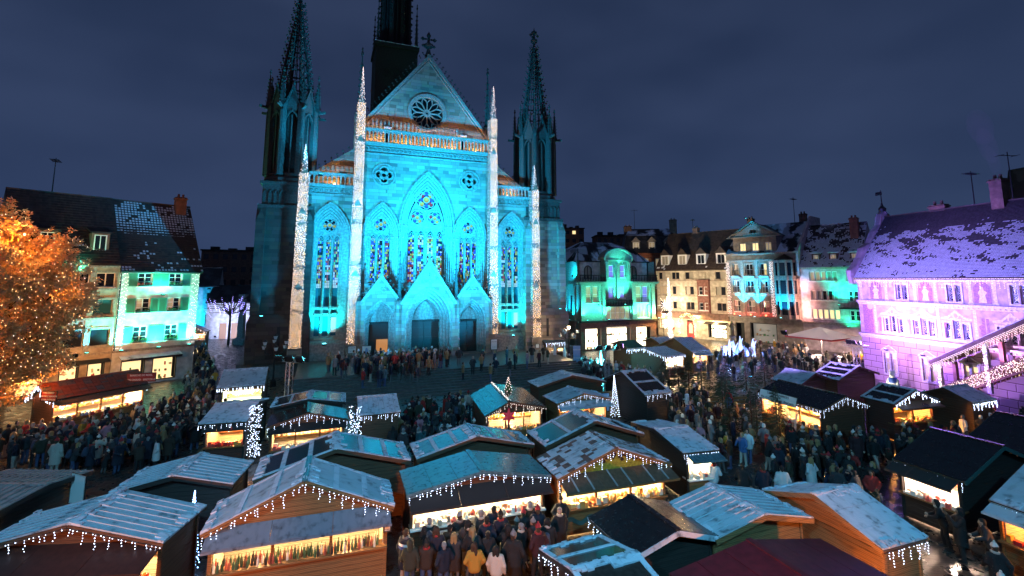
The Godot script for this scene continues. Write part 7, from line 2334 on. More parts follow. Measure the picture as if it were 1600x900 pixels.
func stall_extras() -> void:
	# writing and emblems on the stalls
	var t: Node3D = STALL[20]
	var sg := thing("stall_sign","dark red sign board with white lines on the near corner of the red-roofed stall","sign",t.transform*Vector3(1.5,2.75,0.12),t.rotation.y + 0.35)
	board(sg,"board",Vector3.ZERO,0,1.05,0.62,"print_red",["VIN CHAUD","BREDELE MAISON","PAIN D'EPICES"],"print_white",0.13)
	sg = thing("stall_sign","long dark red sign board above the far end of the red-roofed stall","sign",t.transform*Vector3(1.5,2.95,-5.2),t.rotation.y + 0.6)
	board(sg,"board",Vector3.ZERO,0,1.9,0.62,"print_red",["MARCHE DE NOEL","VIN CHAUD - BRETZELS"],"print_white",0.17)
	t = STALL[8]
	# dark heart and scroll ornament on the lime gable, fish scroll on the counter
	var b := MB.new()
	var hp := PackedVector2Array()
	for k in 24:
		var a := TAU*k / 24
		hp.append(Vector2(pow(sin(a),3)*0.16,(13*cos(a) - 5*cos(2*a) - 2*cos(3*a) - cos(4*a)) / 16.0*0.16 + 2.82))
	b.prism(hp,-0.32,-0.29)
	obj("painted_heart",b,M.wood_black,t)
	for s in [-1.0,1.0]:
		b = MB.new()
		b.ring(PackedVector2Array([Vector2(s*0.25,2.72),Vector2(s*0.5,2.82),Vector2(s*0.72,2.68),Vector2(s*0.98,2.7),Vector2(s*1.15,2.58)]),false,0.045,0.045,-0.32,-0.29)
		for k in 3: b.prism(circle(s*(0.42 + k*0.28),2.64 + 0.07*(k % 2),0.075,8),-0.32,-0.292)
		obj("painted_scroll",b,M.wood_black,t)
	b = MB.new()
	var wave := PackedVector2Array()
	for k in 15: wave.append(Vector2(-2.2 + k*0.11,0.55 + 0.1*sin(k*0.75)))
	b.ring(wave,false,0.075,0.075,-0.3,-0.27)
	b.prism(circle(-2.25,0.55,0.13,10),-0.3,-0.268); b.prism(circle(-0.62,0.5,0.12,10),-0.3,-0.268)
	obj("painted_fish_scroll",b,M.trim_green,t)
	t = STALL[29]
	sg = thing("stall_sign","pale board with dark handwritten lines on the long food stall's front","sign",t.transform*Vector3(-2.0,2.35,-3.2),t.rotation.y - PI / 2)
	board(sg,"board",Vector3.ZERO,0,3.0,0.62,"print_white",["TARTES FLAMBEES","Vin chaud  Soupes  Bretzels"],"black",0.2,-0.35)
	t = STALL[6]
	sg = thing("stall_sign","white menu strip with black lines along the counter under the black awning","sign",t.transform*Vector3(-0.9,0.83,-0.05),t.rotation.y)
	board(sg,"board",Vector3.ZERO,0,2.4,0.26,"print_white",["VIN CHAUD   JUS DE POMME   CAFE"],"black",0.1)
	sg = thing("stall_sign","small white notice at the right corner of the orange bottle stall","sign",STALL[4].transform*Vector3(2.66,1.75,0.1),STALL[4].rotation.y)
	board(sg,"board",Vector3.ZERO,0,0.24,0.3,"print_white",["OUVERT","11-20 h"],"black",0.05)
	t = STALL[2]
	sg = thing("notice_sign","framed white panel standing at the end of the grey ribbed stall","sign",t.transform*Vector3(1.0,1.95,0.25),t.rotation.y + 1.2)
	board(sg,"board",Vector3.ZERO,0,0.95,1.1,"print_white",[],"black",0.1)
	var wl := thing("stall_lamp","small warm lamp low behind the maroon roof, lighting the ochre plank wall","lamp",Vector3(9.55,1.5,-14.3))
	b = MB.new(); b.cbox(0,-1.5,0,0.05,1.45,0.05); obj("pole",b,M.iron,wl)
	b = MB.new(); b.octa(Vector3.ZERO,0.08); obj("lamp_bulb",b,M.lens_warm,wl)
	omni(wl.position,Color(1.0,0.58,0.24),3.5,0.06)
	# star with bulbs before the long black stall
	t = STALL[14]
	var st := thing("red_star","red lit star with dark beams before the long black stall","star",t.transform*Vector3(-0.1,2.0,0.25),t.rotation.y)
	for k in 6:
		b = MB.new()
		b.xf = Transform3D(Basis(Vector3(0,0,1),TAU*k / 6).scaled(Vector3(0.65,0.65,0.65)),Vector3.ZERO)
		b.tri(Vector3(-0.2,0.2,0.0),Vector3(0,0.75,0),Vector3(0,0.2,0.12)); b.tri(Vector3(0,0.2,0.12),Vector3(0,0.75,0),Vector3(0.2,0.2,0))
		b.tri(Vector3(-0.2,0.2,0.0),Vector3(0,0.2,0.12),Vector3(0,0,0.16)); b.tri(Vector3(0,0.2,0.12),Vector3(0.2,0.2,0),Vector3(0,0,0.16))
		obj("star_ray",b,M.star_red,st) if M.has("star_red") else obj("star_ray",b,mat("star_red",0.5,0.03,0.05,0.5,{"glow": 0.25}),st)
	b = MB.new()
	b.bar(Vector3(0,-1.9,-0.06),Vector3(0,0.6,-0.06),0.08,0.08)
	obj("pole",b,M.wood_black,st)
	# rooftop ornament: small bulb tree
	st = thing("roof_ornament","little cone of bulbs standing on the ridge of the long black stall","ornament",t.transform*Vector3(0.7,2.55,-3.2),0)
	b = MB.new()
	b.lathe([Vector2(0.3,0),Vector2(0.0,1.0)],6)
	obj("cone",b,M.hedge,st)
	b = MB.new()
	for k in 40: b.octa(Vector3(cos(k*2.4)*0.32*(1 - k / 42.0),k*0.025,sin(k*2.4)*0.32*(1 - k / 42.0)),0.025)
	stuff(obj("light_bulbs",b,M.bulb_pink,st))
	t = STALL[32]
	sg = thing("stall_emblem","round dark emblem on the awning of the icicle-gabled stall below the stair","sign",t.transform*Vector3(0.1,2.2,0.45),t.rotation.y)
	b = MB.new()
	b.xf = Transform3D(Basis(Vector3.RIGHT,-1.0),Vector3.ZERO)
	b.ring(circle(0,0,0.22,14),true,0.04,0.0,0,0.02); b.flat(foil(0,0,0.15,4),0.02)
	obj("emblem",b,M.black,sg)

# ---------------------------------------------------------------- people
# a field of joined tapered capsules, meshed as surface nets
class Net:
	var o: Vector3
	var c: float
	var nx: int
	var ny: int
	var nz: int
	var f := PackedFloat32Array()

	func _init(lo: Vector3,hi: Vector3,cell: float) -> void:
		o = lo; c = cell
		nx = int(ceil((hi.x - lo.x) / cell)) + 1; ny = int(ceil((hi.y - lo.y) / cell)) + 1; nz = int(ceil((hi.z - lo.z) / cell)) + 1
		f.resize(nx*ny*nz); f.fill(1.0)

	func cap(a: Vector3,b: Vector3,ra: float,rb: float,k := 0.03,sz := 1.0) -> void:
		var m := maxf(ra,rb) + k + c*2
		var lo := (a.min(b) - Vector3(m,m,m) - o) / c; var hi := (a.max(b) + Vector3(m,m,m) - o) / c
		var ab := b - a
		var l2 := maxf(ab.length_squared(),1e-9)
		for x in range(maxi(0,int(lo.x)),mini(nx - 1,int(hi.x) + 1) + 1):
			for y in range(maxi(0,int(lo.y)),mini(ny - 1,int(hi.y) + 1) + 1):
				var i := (x*ny + y)*nz
				for z in range(maxi(0,int(lo.z)),mini(nz - 1,int(hi.z) + 1) + 1):
					var p := o + Vector3(x,y,z)*c - a
					var h := clampf(p.dot(ab) / l2,0.0,1.0)
					var q := p - ab*h
					q.z *= sz
					var d := q.length() - (ra + (rb - ra)*h)
					var e := f[i + z]
					var t := maxf(k - absf(e - d),0.0) / k
					f[i + z] = minf(e,d) - t*t*k*0.25

	# cut away what lies on the far side of a plane
	func cut(n: Vector3,d: float) -> void:
		for x in nx:
			for y in ny:
				var i := (x*ny + y)*nz
				for z in nz:
					var s := n.dot(o + Vector3(x,y,z)*c) - d
					if s > f[i + z]: f[i + z] = s

	func put_in(v: PackedVector3Array,idx: PackedInt32Array) -> void:
		var at := {}
		for x in nx - 1:
			for y in ny - 1:
				var i := (x*ny + y)*nz
				for z in nz - 1:
					var f0 := f[i + z]
					if absf(f0) > c*2.2: continue
					var w := [f0,f[i + z + 1],f[i + nz + z],f[i + nz + z + 1],f[i + ny*nz + z],f[i + ny*nz + z + 1],f[i + ny*nz + nz + z],f[i + ny*nz + nz + z + 1]]
					var neg := 0
					for q in w: neg += 1 if q < 0 else 0
					if neg == 0 or neg == 8: continue
					var s := Vector3.ZERO; var n := 0
					for e in [[0,1],[2,3],[4,5],[6,7],[0,2],[1,3],[4,6],[5,7],[0,4],[1,5],[2,6],[3,7]]:
						var a: float = w[e[0]]; var b: float = w[e[1]]
						if (a < 0) != (b < 0):
							var t := a / (a - b)
							var pa := Vector3(e[0] >> 2,(e[0] >> 1) & 1,e[0] & 1); var pb := Vector3(e[1] >> 2,(e[1] >> 1) & 1,e[1] & 1)
							s += pa.lerp(pb,t); n += 1
					at[i + z] = v.size()
					v.append(o + (Vector3(x,y,z) + s / n)*c)
		var X := ny*nz; var Y := nz
		for key in at:
			var i: int = key
			var f0 := f[i]
			for e in [[X,Y,1,Vector3(1,0,0)],[Y,1,X,Vector3(0,1,0)],[1,X,Y,Vector3(0,0,1)]]:
				var f1 := f[i + e[0]]
				if (f0 < 0) == (f1 < 0): continue
				var p: Variant = at.get(i - e[1] - e[2]); var q: Variant = at.get(i - e[2]); var r: Variant = at.get(i); var s: Variant = at.get(i - e[1])
				if p == null or q == null or s == null: continue
				var dir: Vector3 = e[3] if f0 < 0 else -e[3]
				if (v[r] - v[p]).cross(v[q] - v[p]).dot(dir) > 0: idx.append_array(PackedInt32Array([p,q,r,p,r,s]))
				else: idx.append_array(PackedInt32Array([p,r,q,p,s,r]))

func net_mesh(nets: Array) -> ArrayMesh:
	var v := PackedVector3Array(); var idx := PackedInt32Array()
	for n in nets: (n as Net).put_in(v,idx)
	var nr := PackedVector3Array(); nr.resize(v.size())
	for i in range(0,idx.size(),3):
		var a := v[idx[i]]
		var g := (v[idx[i + 2]] - a).cross(v[idx[i + 1]] - a)
		for k in 3: nr[idx[i + k]] += g
	for i in nr.size(): nr[i] = nr[i].normalized()
	var arr := []; arr.resize(Mesh.ARRAY_MAX)
	arr[Mesh.ARRAY_VERTEX] = v; arr[Mesh.ARRAY_NORMAL] = nr; arr[Mesh.ARRAY_INDEX] = idx
	var m := ArrayMesh.new()
	m.add_surface_from_arrays(Mesh.PRIMITIVE_TRIANGLES,arr)
	return m

# joints of the poses; the figure faces +z and is 1.72 m tall
const POSES := {
	"stand": {"say": "arms down","hl": Vector3(-0.1,0.92,0),"hr": Vector3(0.1,0.92,0),"kl": Vector3(-0.11,0.5,0.02),"kr": Vector3(0.12,0.5,0.02),"al": Vector3(-0.12,0.09,-0.02),"ar": Vector3(0.13,0.09,-0.02),"el": Vector3(-0.29,1.13,-0.03),"er": Vector3(0.29,1.13,-0.03),"wl": Vector3(-0.28,0.87,0.07),"wr": Vector3(0.28,0.87,0.07),"lean": 0.0,"turn": 0.0},
	"cup": {"say": "holding cup","hl": Vector3(-0.1,0.92,0),"hr": Vector3(0.1,0.92,0),"kl": Vector3(-0.12,0.5,0.04),"kr": Vector3(0.11,0.5,0.0),"al": Vector3(-0.14,0.09,0.03),"ar": Vector3(0.12,0.09,-0.04),"el": Vector3(-0.29,1.12,0.0),"er": Vector3(0.28,1.12,0.04),"wl": Vector3(-0.26,0.88,0.14),"wr": Vector3(0.1,1.2,0.27),"lean": 0.02,"turn": 0.3},
	"walk": {"say": "walking","hl": Vector3(-0.1,0.91,0),"hr": Vector3(0.1,0.91,0),"kl": Vector3(-0.1,0.52,0.2),"kr": Vector3(0.1,0.48,-0.06),"al": Vector3(-0.1,0.1,0.27),"ar": Vector3(0.1,0.14,-0.36),"el": Vector3(-0.28,1.14,-0.14),"er": Vector3(0.28,1.14,0.08),"wl": Vector3(-0.27,0.9,-0.12),"wr": Vector3(0.25,0.96,0.26),"lean": 0.05,"turn": 0.0},
	"phone": {"say": "phone raised","hl": Vector3(-0.1,0.92,0),"hr": Vector3(0.1,0.92,0),"kl": Vector3(-0.13,0.5,0.0),"kr": Vector3(0.13,0.5,0.03),"al": Vector3(-0.15,0.09,-0.03),"ar": Vector3(0.15,0.09,0.02),"el": Vector3(-0.27,1.2,0.18),"er": Vector3(0.27,1.2,0.18),"wl": Vector3(-0.06,1.44,0.32),"wr": Vector3(0.06,1.44,0.32),"lean": -0.03,"turn": 0.0},
	"reach": {"say": "reaching","hl": Vector3(-0.1,0.91,-0.03),"hr": Vector3(0.1,0.91,-0.03),"kl": Vector3(-0.11,0.49,0.05),"kr": Vector3(0.12,0.5,-0.04),"al": Vector3(-0.12,0.09,0.02),"ar": Vector3(0.14,0.09,-0.12),"el": Vector3(-0.27,1.15,0.18),"er": Vector3(0.27,1.16,0.2),"wl": Vector3(-0.17,1.06,0.42),"wr": Vector3(0.2,1.09,0.45),"lean": 0.14,"turn": -0.2},
	"pockets": {"say": "hands pocketed","hl": Vector3(-0.1,0.92,0),"hr": Vector3(0.1,0.92,0),"kl": Vector3(-0.12,0.5,0.0),"kr": Vector3(0.14,0.5,0.05),"al": Vector3(-0.12,0.09,-0.03),"ar": Vector3(0.19,0.09,0.04),"el": Vector3(-0.33,1.14,-0.06),"er": Vector3(0.33,1.14,-0.06),"wl": Vector3(-0.22,0.95,0.1),"wr": Vector3(0.22,0.95,0.1),"lean": 0.0,"turn": -0.5},
}
var FIG := {}

func hand_net(n: Net,w: Vector3,e: Vector3,side: float,hold: bool) -> void:
	var d := (w - e).normalized()
	if hold: d = (d + Vector3(0,0.5,0.3)).normalized()
	var across := d.cross(Vector3(0,0,1))
	if across.length() < 0.2: across = d.cross(Vector3(0,1,0))
	across = across.normalized()
	var inn := across.cross(d).normalized()
	var p := w + d*0.075
	n.cap(w,p,0.026,0.03,0.012)
	n.cap(w + d*0.03 + across*0.018,p + across*0.022,0.016,0.014,0.012); n.cap(w + d*0.03 - across*0.018,p - across*0.022,0.016,0.014,0.012)
	for i in 4:
		var b := p + across*(-0.03 + 0.02*i)
		var l: float = [0.06,0.075,0.07,0.055][i]
		var bend := 0.9 if hold else 0.35
		var q := b + (d*(1.0 - bend*0.4) + inn*bend*0.6).normalized()*l*0.55
		n.cap(b,q,0.0105,0.0095,0.006)
		n.cap(q,q + (d*(0.7 - bend) + inn*(0.4 + bend)).normalized()*l*0.5,0.0095,0.008,0.006)
	var th := w + d*0.028 + across*0.03*side
	n.cap(th,th + (d*0.6 + across*side*0.8 + inn*0.3).normalized()*0.045,0.013,0.011,0.008)
	n.cap(th + (d*0.6 + across*side*0.8 + inn*0.3).normalized()*0.045,th + (d*1.0 + across*side*0.7 + inn*0.6).normalized()*0.08,0.011,0.009,0.006)

func figure(name_: String) -> Dictionary:
	var P: Dictionary = POSES[name_]
	var lean: float = P.lean
	var up := func(h: float) -> Vector3: return Vector3(0,h,lean*(h - 0.9) / 0.6)
	var sl: Vector3 = up.call(1.4) + Vector3(-0.18,0,0); var sr: Vector3 = up.call(1.4) + Vector3(0.18,0,0)
	var hd: Vector3 = up.call(1.6)
	var lo := Vector3(-0.5,0,-0.55); var hi := Vector3(0.5,1.8,0.65)
	var legs := [[P.hl,P.kl,P.al],[P.hr,P.kr,P.ar]]
	var arms := [[sl,P.el,P.wl],[sr,P.er,P.wr]]
	# the body, one skin from sole to crown; hands and head on finer grids
	var n := Net.new(lo,hi,0.03)
	for g in legs:
		n.cap(g[0],g[1],0.085,0.055); n.cap(g[1],g[2],0.055,0.04)
	for s in [-1.0,1.0]: n.cap(up.call(0.98) + Vector3(s*0.07,0,0),up.call(1.34) + Vector3(s*0.09,0,0),0.11,0.1,0.06)
	for g in arms:
		n.cap(g[0],g[1],0.055,0.042); n.cap(g[1],g[2],0.042,0.03)
	n.cap(up.call(1.38),hd - Vector3(0,0.06,0),0.06,0.055,0.05)
	var rot := Basis(Vector3.UP,P.turn)
	var H := Net.new(hd - Vector3(0.14,0.17,0.16),hd + Vector3(0.14,0.17,0.17),0.013)
	H.cap(hd - Vector3(0,0.2,0),hd - Vector3(0,0.06,0),0.054,0.052,0.03)
	H.cap(hd + rot*Vector3(0,0.03,-0.02),hd + rot*Vector3(0,0.025,0.012),0.083,0.08,0.03)
	H.cap(hd + rot*Vector3(0,-0.01,0.028),hd + rot*Vector3(0,-0.078,0.052),0.062,0.036,0.04)
	H.cap(hd + rot*Vector3(0,0.012,0.085),hd + rot*Vector3(0,-0.022,0.104),0.012,0.016,0.012)
	for s in [-1.0,1.0]:
		H.cap(hd + rot*Vector3(s*0.078,0.012,-0.005),hd + rot*Vector3(s*0.082,-0.022,0.0),0.016,0.011,0.01)
		H.cap(hd + rot*Vector3(s*0.018,-0.052,0.088),hd + rot*Vector3(0,-0.05,0.092),0.008,0.009,0.008)
	var nets := [n,H]
	var i := 0
	for g in arms:
		var side := -1.0 if i == 0 else 1.0
		if name_ != "pockets":
			var hn := Net.new((g[2] as Vector3) - Vector3(0.16,0.2,0.16),(g[2] as Vector3) + Vector3(0.16,0.2,0.18),0.0125)
			hn.cap((g[1] as Vector3).lerp(g[2],0.8),g[2],0.031,0.028,0.015)
			hand_net(hn,g[2],g[1],-side,name_ in ["phone","reach"] or (name_ == "cup" and i == 1))
			nets.append(hn)
		i += 1
	var F := {"body": net_mesh(nets)}
	# trousers and shoes
	n = Net.new(lo,Vector3(0.5,1.1,0.65),0.03)
	for g in legs:
		n.cap(g[0],g[1],0.1,0.075,0.04); n.cap(g[1],g[2] + Vector3(0,0.02,0),0.075,0.062)
	n.cap(up.call(0.95) + Vector3(-0.07,0,0),up.call(0.95) + Vector3(0.07,0,0),0.12,0.12,0.06)
	F.trousers = net_mesh([n])
	var b: MB
	F.shoes = []
	for g in legs:
		b = MB.new()
		var a: Vector3 = g[2]
		var tip := 0.0 if a.y < 0.12 else 0.05
		b.hexa([a + Vector3(-0.05,-a.y + tip,-0.09),a + Vector3(0.05,-a.y + tip,-0.09),a + Vector3(0.05,0.06,-0.07),a + Vector3(-0.05,0.06,-0.07),a + Vector3(-0.045,-a.y,0.19),a + Vector3(0.045,-a.y,0.19),a + Vector3(0.04,-a.y + 0.06,0.17),a + Vector3(-0.04,-a.y + 0.06,0.17)])
		b.hexa([a + Vector3(-0.045,-0.02,-0.07),a + Vector3(0.045,-0.02,-0.07),a + Vector3(0.05,0.1,-0.06),a + Vector3(-0.05,0.1,-0.06),a + Vector3(-0.045,-0.02,0.06),a + Vector3(0.045,-0.02,0.06),a + Vector3(0.05,0.1,0.05),a + Vector3(-0.05,0.1,0.05)])
		F.shoes.append(b.mesh())
	# coats: short and long
	for long in [false,true]:
		n = Net.new(Vector3(-0.55,0.4,-0.5),Vector3(0.55,1.6,0.6),0.03)
		for s in [-1.0,1.0]:
			n.cap(up.call(0.9 if not long else 0.8) + Vector3(s*0.07,0,0),up.call(1.33) + Vector3(s*0.1,0,0),0.155,0.135,0.07)
			if long: n.cap(Vector3(s*0.07,0.55,0),up.call(1.0) + Vector3(s*0.06,0,0),0.19,0.15,0.08)
		for g in arms:
			n.cap(g[0] - Vector3(0,0.01,0),g[1],0.088,0.07,0.05); n.cap(g[1],(g[1] as Vector3).lerp(g[2],0.96),0.07,0.055,0.03)
		n.cap(up.call(1.42),up.call(1.5),0.1,0.075,0.05)
		n.cut(Vector3(0,-1,0),-(0.74 if not long else 0.5))
		F["long_coat" if long else "jacket"] = net_mesh([n])
	# hair, beanie, hood
	n = Net.new(hd - Vector3(0.16,0.3,0.2),hd + Vector3(0.16,0.2,0.16),0.016)
	n.cap(hd + rot*Vector3(0,0.045,-0.028),hd + rot*Vector3(0,0.05,0.005),0.09,0.085,0.02)
	n.cap(hd + rot*Vector3(0,0.03,-0.05),hd + rot*Vector3(0,-0.05,-0.06),0.075,0.06,0.03)
	n.cut(rot*Vector3(0,-0.45,0.9).normalized(),(rot*Vector3(0,-0.45,0.9).normalized()).dot(hd + rot*Vector3(0,0.02,0.045)))
	F.hair = net_mesh([n])
	n = Net.new(hd - Vector3(0.17,0.36,0.22),hd + Vector3(0.17,0.2,0.16),0.018)
	n.cap(hd + rot*Vector3(0,0.045,-0.028),hd + rot*Vector3(0,0.05,0.005),0.093,0.088,0.02)
	for s in [-1.0,1.0]: n.cap(hd + rot*Vector3(s*0.045,0.02,-0.05),hd + rot*Vector3(s*0.07,-0.24,-0.05),0.075,0.055,0.03)
	n.cut(rot*Vector3(0,-0.3,0.95).normalized(),(rot*Vector3(0,-0.3,0.95).normalized()).dot(hd + rot*Vector3(0,0.02,0.04)))
	F.long_hair = net_mesh([n])
	n = Net.new(hd - Vector3(0.16,0.1,0.18),hd + Vector3(0.16,0.26,0.18),0.016)
	n.cap(hd + rot*Vector3(0,0.07,-0.02),hd + rot*Vector3(0,0.09,-0.012),0.1,0.085,0.02)
	n.cap(hd + rot*Vector3(0,0.045,-0.02),hd + rot*Vector3(0,0.05,0.005),0.1,0.097,0.01)
	n.cap(hd + rot*Vector3(0,0.19,-0.02),hd + rot*Vector3(0,0.2,-0.02),0.035,0.035,0.01)
	n.cut(Vector3(0,-1,0),-(hd.y + 0.035))
	F.beanie = net_mesh([n])
	n = Net.new(hd - Vector3(0.18,0.24,0.2),hd + Vector3(0.18,0.2,0.18),0.018)
	n.cap(hd + rot*Vector3(0,0.035,-0.035),hd + rot*Vector3(0,0.03,0.0),0.115,0.108,0.03)
	n.cap(hd + rot*Vector3(0,-0.04,-0.05),up.call(1.44) - Vector3(0,0,0.05),0.1,0.1,0.04)
	n.cut(rot*Vector3(0,-0.15,1).normalized(),(rot*Vector3(0,-0.15,1).normalized()).dot(hd + rot*Vector3(0,0,0.055)))
	F.hood = net_mesh([n])
	n = Net.new(up.call(1.46) - Vector3(0.17,0.14,0.17),up.call(1.46) + Vector3(0.17,0.14,0.2),0.018)
	for k in 9:
		var a := TAU*k / 9; var a2 := TAU*(k + 1) / 9
		n.cap(up.call(1.47) + Vector3(cos(a)*0.085,0.01*(k % 2),sin(a)*0.085),up.call(1.47) + Vector3(cos(a2)*0.085,0.01,sin(a2)*0.085),0.04,0.04,0.02)
	F.scarf = net_mesh([n])
	b = MB.new()
	for s in [-1.0,1.0]: b.octa(hd + rot*Vector3(s*0.032,0.005,0.087),0.0095,0.007)
	b.octa(hd + rot*Vector3(0,-0.05,0.101),0.02,0.005)
	F.features = b.mesh()
	n = Net.new(Vector3(-0.25,0.9,-0.5),Vector3(0.25,1.5,0.0),0.03)
	n.cap(Vector3(0,1.08,-0.24),Vector3(0,1.3,-0.2),0.14,0.115,0.04)
	F.backpack = net_mesh([n])
	b = MB.new()
	if name_ == "cup": b.lathe([Vector2(0,0),Vector2(0.03,0),Vector2(0.04,0.1),Vector2(0.034,0.1),Vector2(0.02,0.09)],8,(P.wr as Vector3) + Vector3(-0.03,0.03,0.06))
	if name_ == "phone": b.box(Vector3(-0.075,1.5,0.37),Vector3(0.075,1.575,0.38))
	F.held = b.mesh() if b.v.size() else null
	return F

const COATS := [["black",0.012,0.012,0.014],["charcoal",0.035,0.035,0.04],["navy",0.01,0.014,0.032],["dark brown",0.04,0.022,0.013],["olive",0.035,0.034,0.018],["maroon",0.05,0.01,0.014],["camel",0.3,0.18,0.08],["grey",0.16,0.16,0.17],
	["cream",0.6,0.55,0.46],["red",0.42,0.025,0.02],["blue",0.06,0.13,0.3],["pink",0.55,0.22,0.27],["mustard",0.5,0.26,0.03],["teal",0.02,0.1,0.12],["white",0.72,0.72,0.72]]
const TOPS := [["black hair","hair","black"],["brown hair","hair","brown"],["long dark hair","long_hair","black"],["long brown hair","long_hair","brown"],["blond hair","long_hair","blond"],["grey hair","hair","grey"],["black beanie","beanie","black"],["grey beanie","beanie","grey"],["white beanie","beanie","white"],["red beanie","beanie","red"],["hood up","hood",""]]
const LEGS := [["blue jeans",0.05,0.08,0.17],["black trousers",0.015,0.015,0.017],["grey trousers",0.12,0.12,0.12],["pale trousers",0.42,0.38,0.32]]
var used_people := {}

func cloth(r: float,g: float,b: float) -> StandardMaterial3D:
	var key := "cloth_%.3f_%.3f_%.3f" % [r,g,b]
	return M[key] if M.has(key) else mat(key,r,g,b,0.85,{"tex": "fine","scale": 3.0})

func person(x: float,y: float,z: float,turn: float,pose: String,coat: int,top: int,legs: int,where: String,extra := "",size := 1.0,label := "") -> Node3D:
	if not FIG.has(pose): FIG[pose] = figure(pose)
	var F: Dictionary = FIG[pose]
	var C: Array = COATS[coat]; var H: Array = TOPS[top]; var Lg: Array = LEGS[legs]
	var say: String = POSES[pose].say
	var long: bool = (coat*7 + top*3 + legs) % 5 < 2
	var text := label if label else "%s in %s %s, %s, %s, %s, %s" % ["child" if size < 0.8 else "person",C[0],"coat" if long else "jacket",H[0],extra if extra else Lg[0],say,where]
	var t := thing("person",text,"person",Vector3(x,y,z),turn,"people at the Christmas market")
	t.scale = Vector3.ONE*size*(0.93 + 0.05*((coat + top*5) % 3))
	var tones := [[0.48,0.3,0.22],[0.42,0.25,0.18],[0.3,0.17,0.11]]
	var sk: Array = tones[(coat + top + legs) % 3 if (top % 4) else 0]
	put("body",F.body,M["skin"] if not M.has("skin_%d" % int(sk[0]*100)) else M["skin_%d" % int(sk[0]*100)],t)
	stuff(put("face_features",F.features,M.black,t))
	put("trousers",F.trousers,cloth(Lg[1],Lg[2],Lg[3]),t)
	for sh in F.shoes: put("shoe",sh,M.black,t)
	var cm := cloth(C[1],C[2],C[3])
	put("coat",F["long_coat" if long else "jacket"],cm,t)
	var hues := {"black": [0.012,0.01,0.009],"brown": [0.06,0.03,0.015],"blond": [0.36,0.24,0.1],"grey": [0.25,0.25,0.26],"white": [0.75,0.74,0.72],"red": [0.4,0.02,0.03]}
	if H[1] == "hood": put("hood",F.hood,cm,t)
	else:
		if H[1] == "beanie": put("hair",F.hair,cloth(0.06,0.035,0.02),t)
		put(H[1],F[H[1]],cloth(hues[H[2]][0],hues[H[2]][1],hues[H[2]][2]),t)
	if (coat + legs + top) % 3 == 0: put("scarf",F.scarf,cloth([0.35,0.2,0.5][top % 3],[0.03,0.18,0.46][top % 3],[0.03,0.17,0.4][top % 3]),t)
	if extra == "backpack": put("backpack",F.backpack,cloth(0.05,0.07,0.12),t)
	if F.held: put("held_cup" if pose == "cup" else "held_phone",F.held,M.goods_red if pose == "cup" else M.black,t)
	return t

func a_person(p: Vector3,where: String,bias := -9.0,pale := 0.16) -> void:
	for tries in 40:
		var pose: String = pick(["stand","cup","walk","phone","reach","pockets","stand","pockets"])
		if where.contains("steps") and rng.randf() < 0.35: pose = "phone"
		if where.begins_with("queuing"): pale = 0.05
		var coat: int = pick([0,0,0,0,1,1,1,2,2,3,3,4,5]) if rng.randf() > pale else 6 + rng.randi() % 9
		var top := rng.randi() % TOPS.size()
		var legs: int = pick([0,1,1,2,1,0,3])
		var extra := "backpack" if rng.randf() < 0.12 else ""
		var key := [pose,coat,top,legs if not extra else -1,where,extra]
		if used_people.has(key): continue
		used_people[key] = true
		var turn := rng.randf()*TAU if bias < -5 else bias + rnd(-0.7,0.7)
		person(p.x,p.y,p.z,turn,pose,coat,top,legs,where,extra,1.0 if rng.randf() > 0.07 else 0.68)
		return

var spots := []      # everyone's feet, and what they stand for

func blocked(p: Vector2) -> bool:
	for k in STALL:
		var t: Node3D = STALL[k]
		var q: Vector3 = t.transform.affine_inverse()*Vector3(p.x,0,p.y)
		var s: Array = stall_size[k]
		if q.x > -s[0] - 0.25 and q.x < s[1] + 0.25 and q.z > -s[2] - 0.15 and q.z < 0.45: return true
	return false

var stall_size := {}

func crowd(poly: Array,count: int,where: String,y := 0.0,gap := 0.55,bias := -9.0) -> void:
	var pp := PackedVector2Array(poly)
	var lo := Vector2(1e9,1e9); var hi := -lo
	for p in pp:
		lo = lo.min(p); hi = hi.max(p)
	var tries := 0; var made := 0
	while made < count and tries < count*60:
		tries += 1
		var p := Vector2(rnd(lo.x,hi.x),rnd(lo.y,hi.y))
		if not Geometry2D.is_point_in_polygon(p,pp) or (y == 0.0 and blocked(p)): continue
		var ok := true
		for s in spots:
			if Vector2(s[0].x,s[0].z).distance_squared_to(p) < gap*gap:
				ok = false
				break
		if not ok: continue
		var yy := y
		if y > 0.1:   # on the church terrace or its steps
			var q := Basis(Vector3.UP,-CHURCH_TURN)*(Vector3(p.x,0,p.y) - CHURCH_AT)
			if q.z > 10.2: yy = maxf(0.0,1.35 - 0.15*floor((q.z - 10.2) / 0.42))
		spots.append([Vector3(p.x,yy,p.y),where,bias])
		made += 1

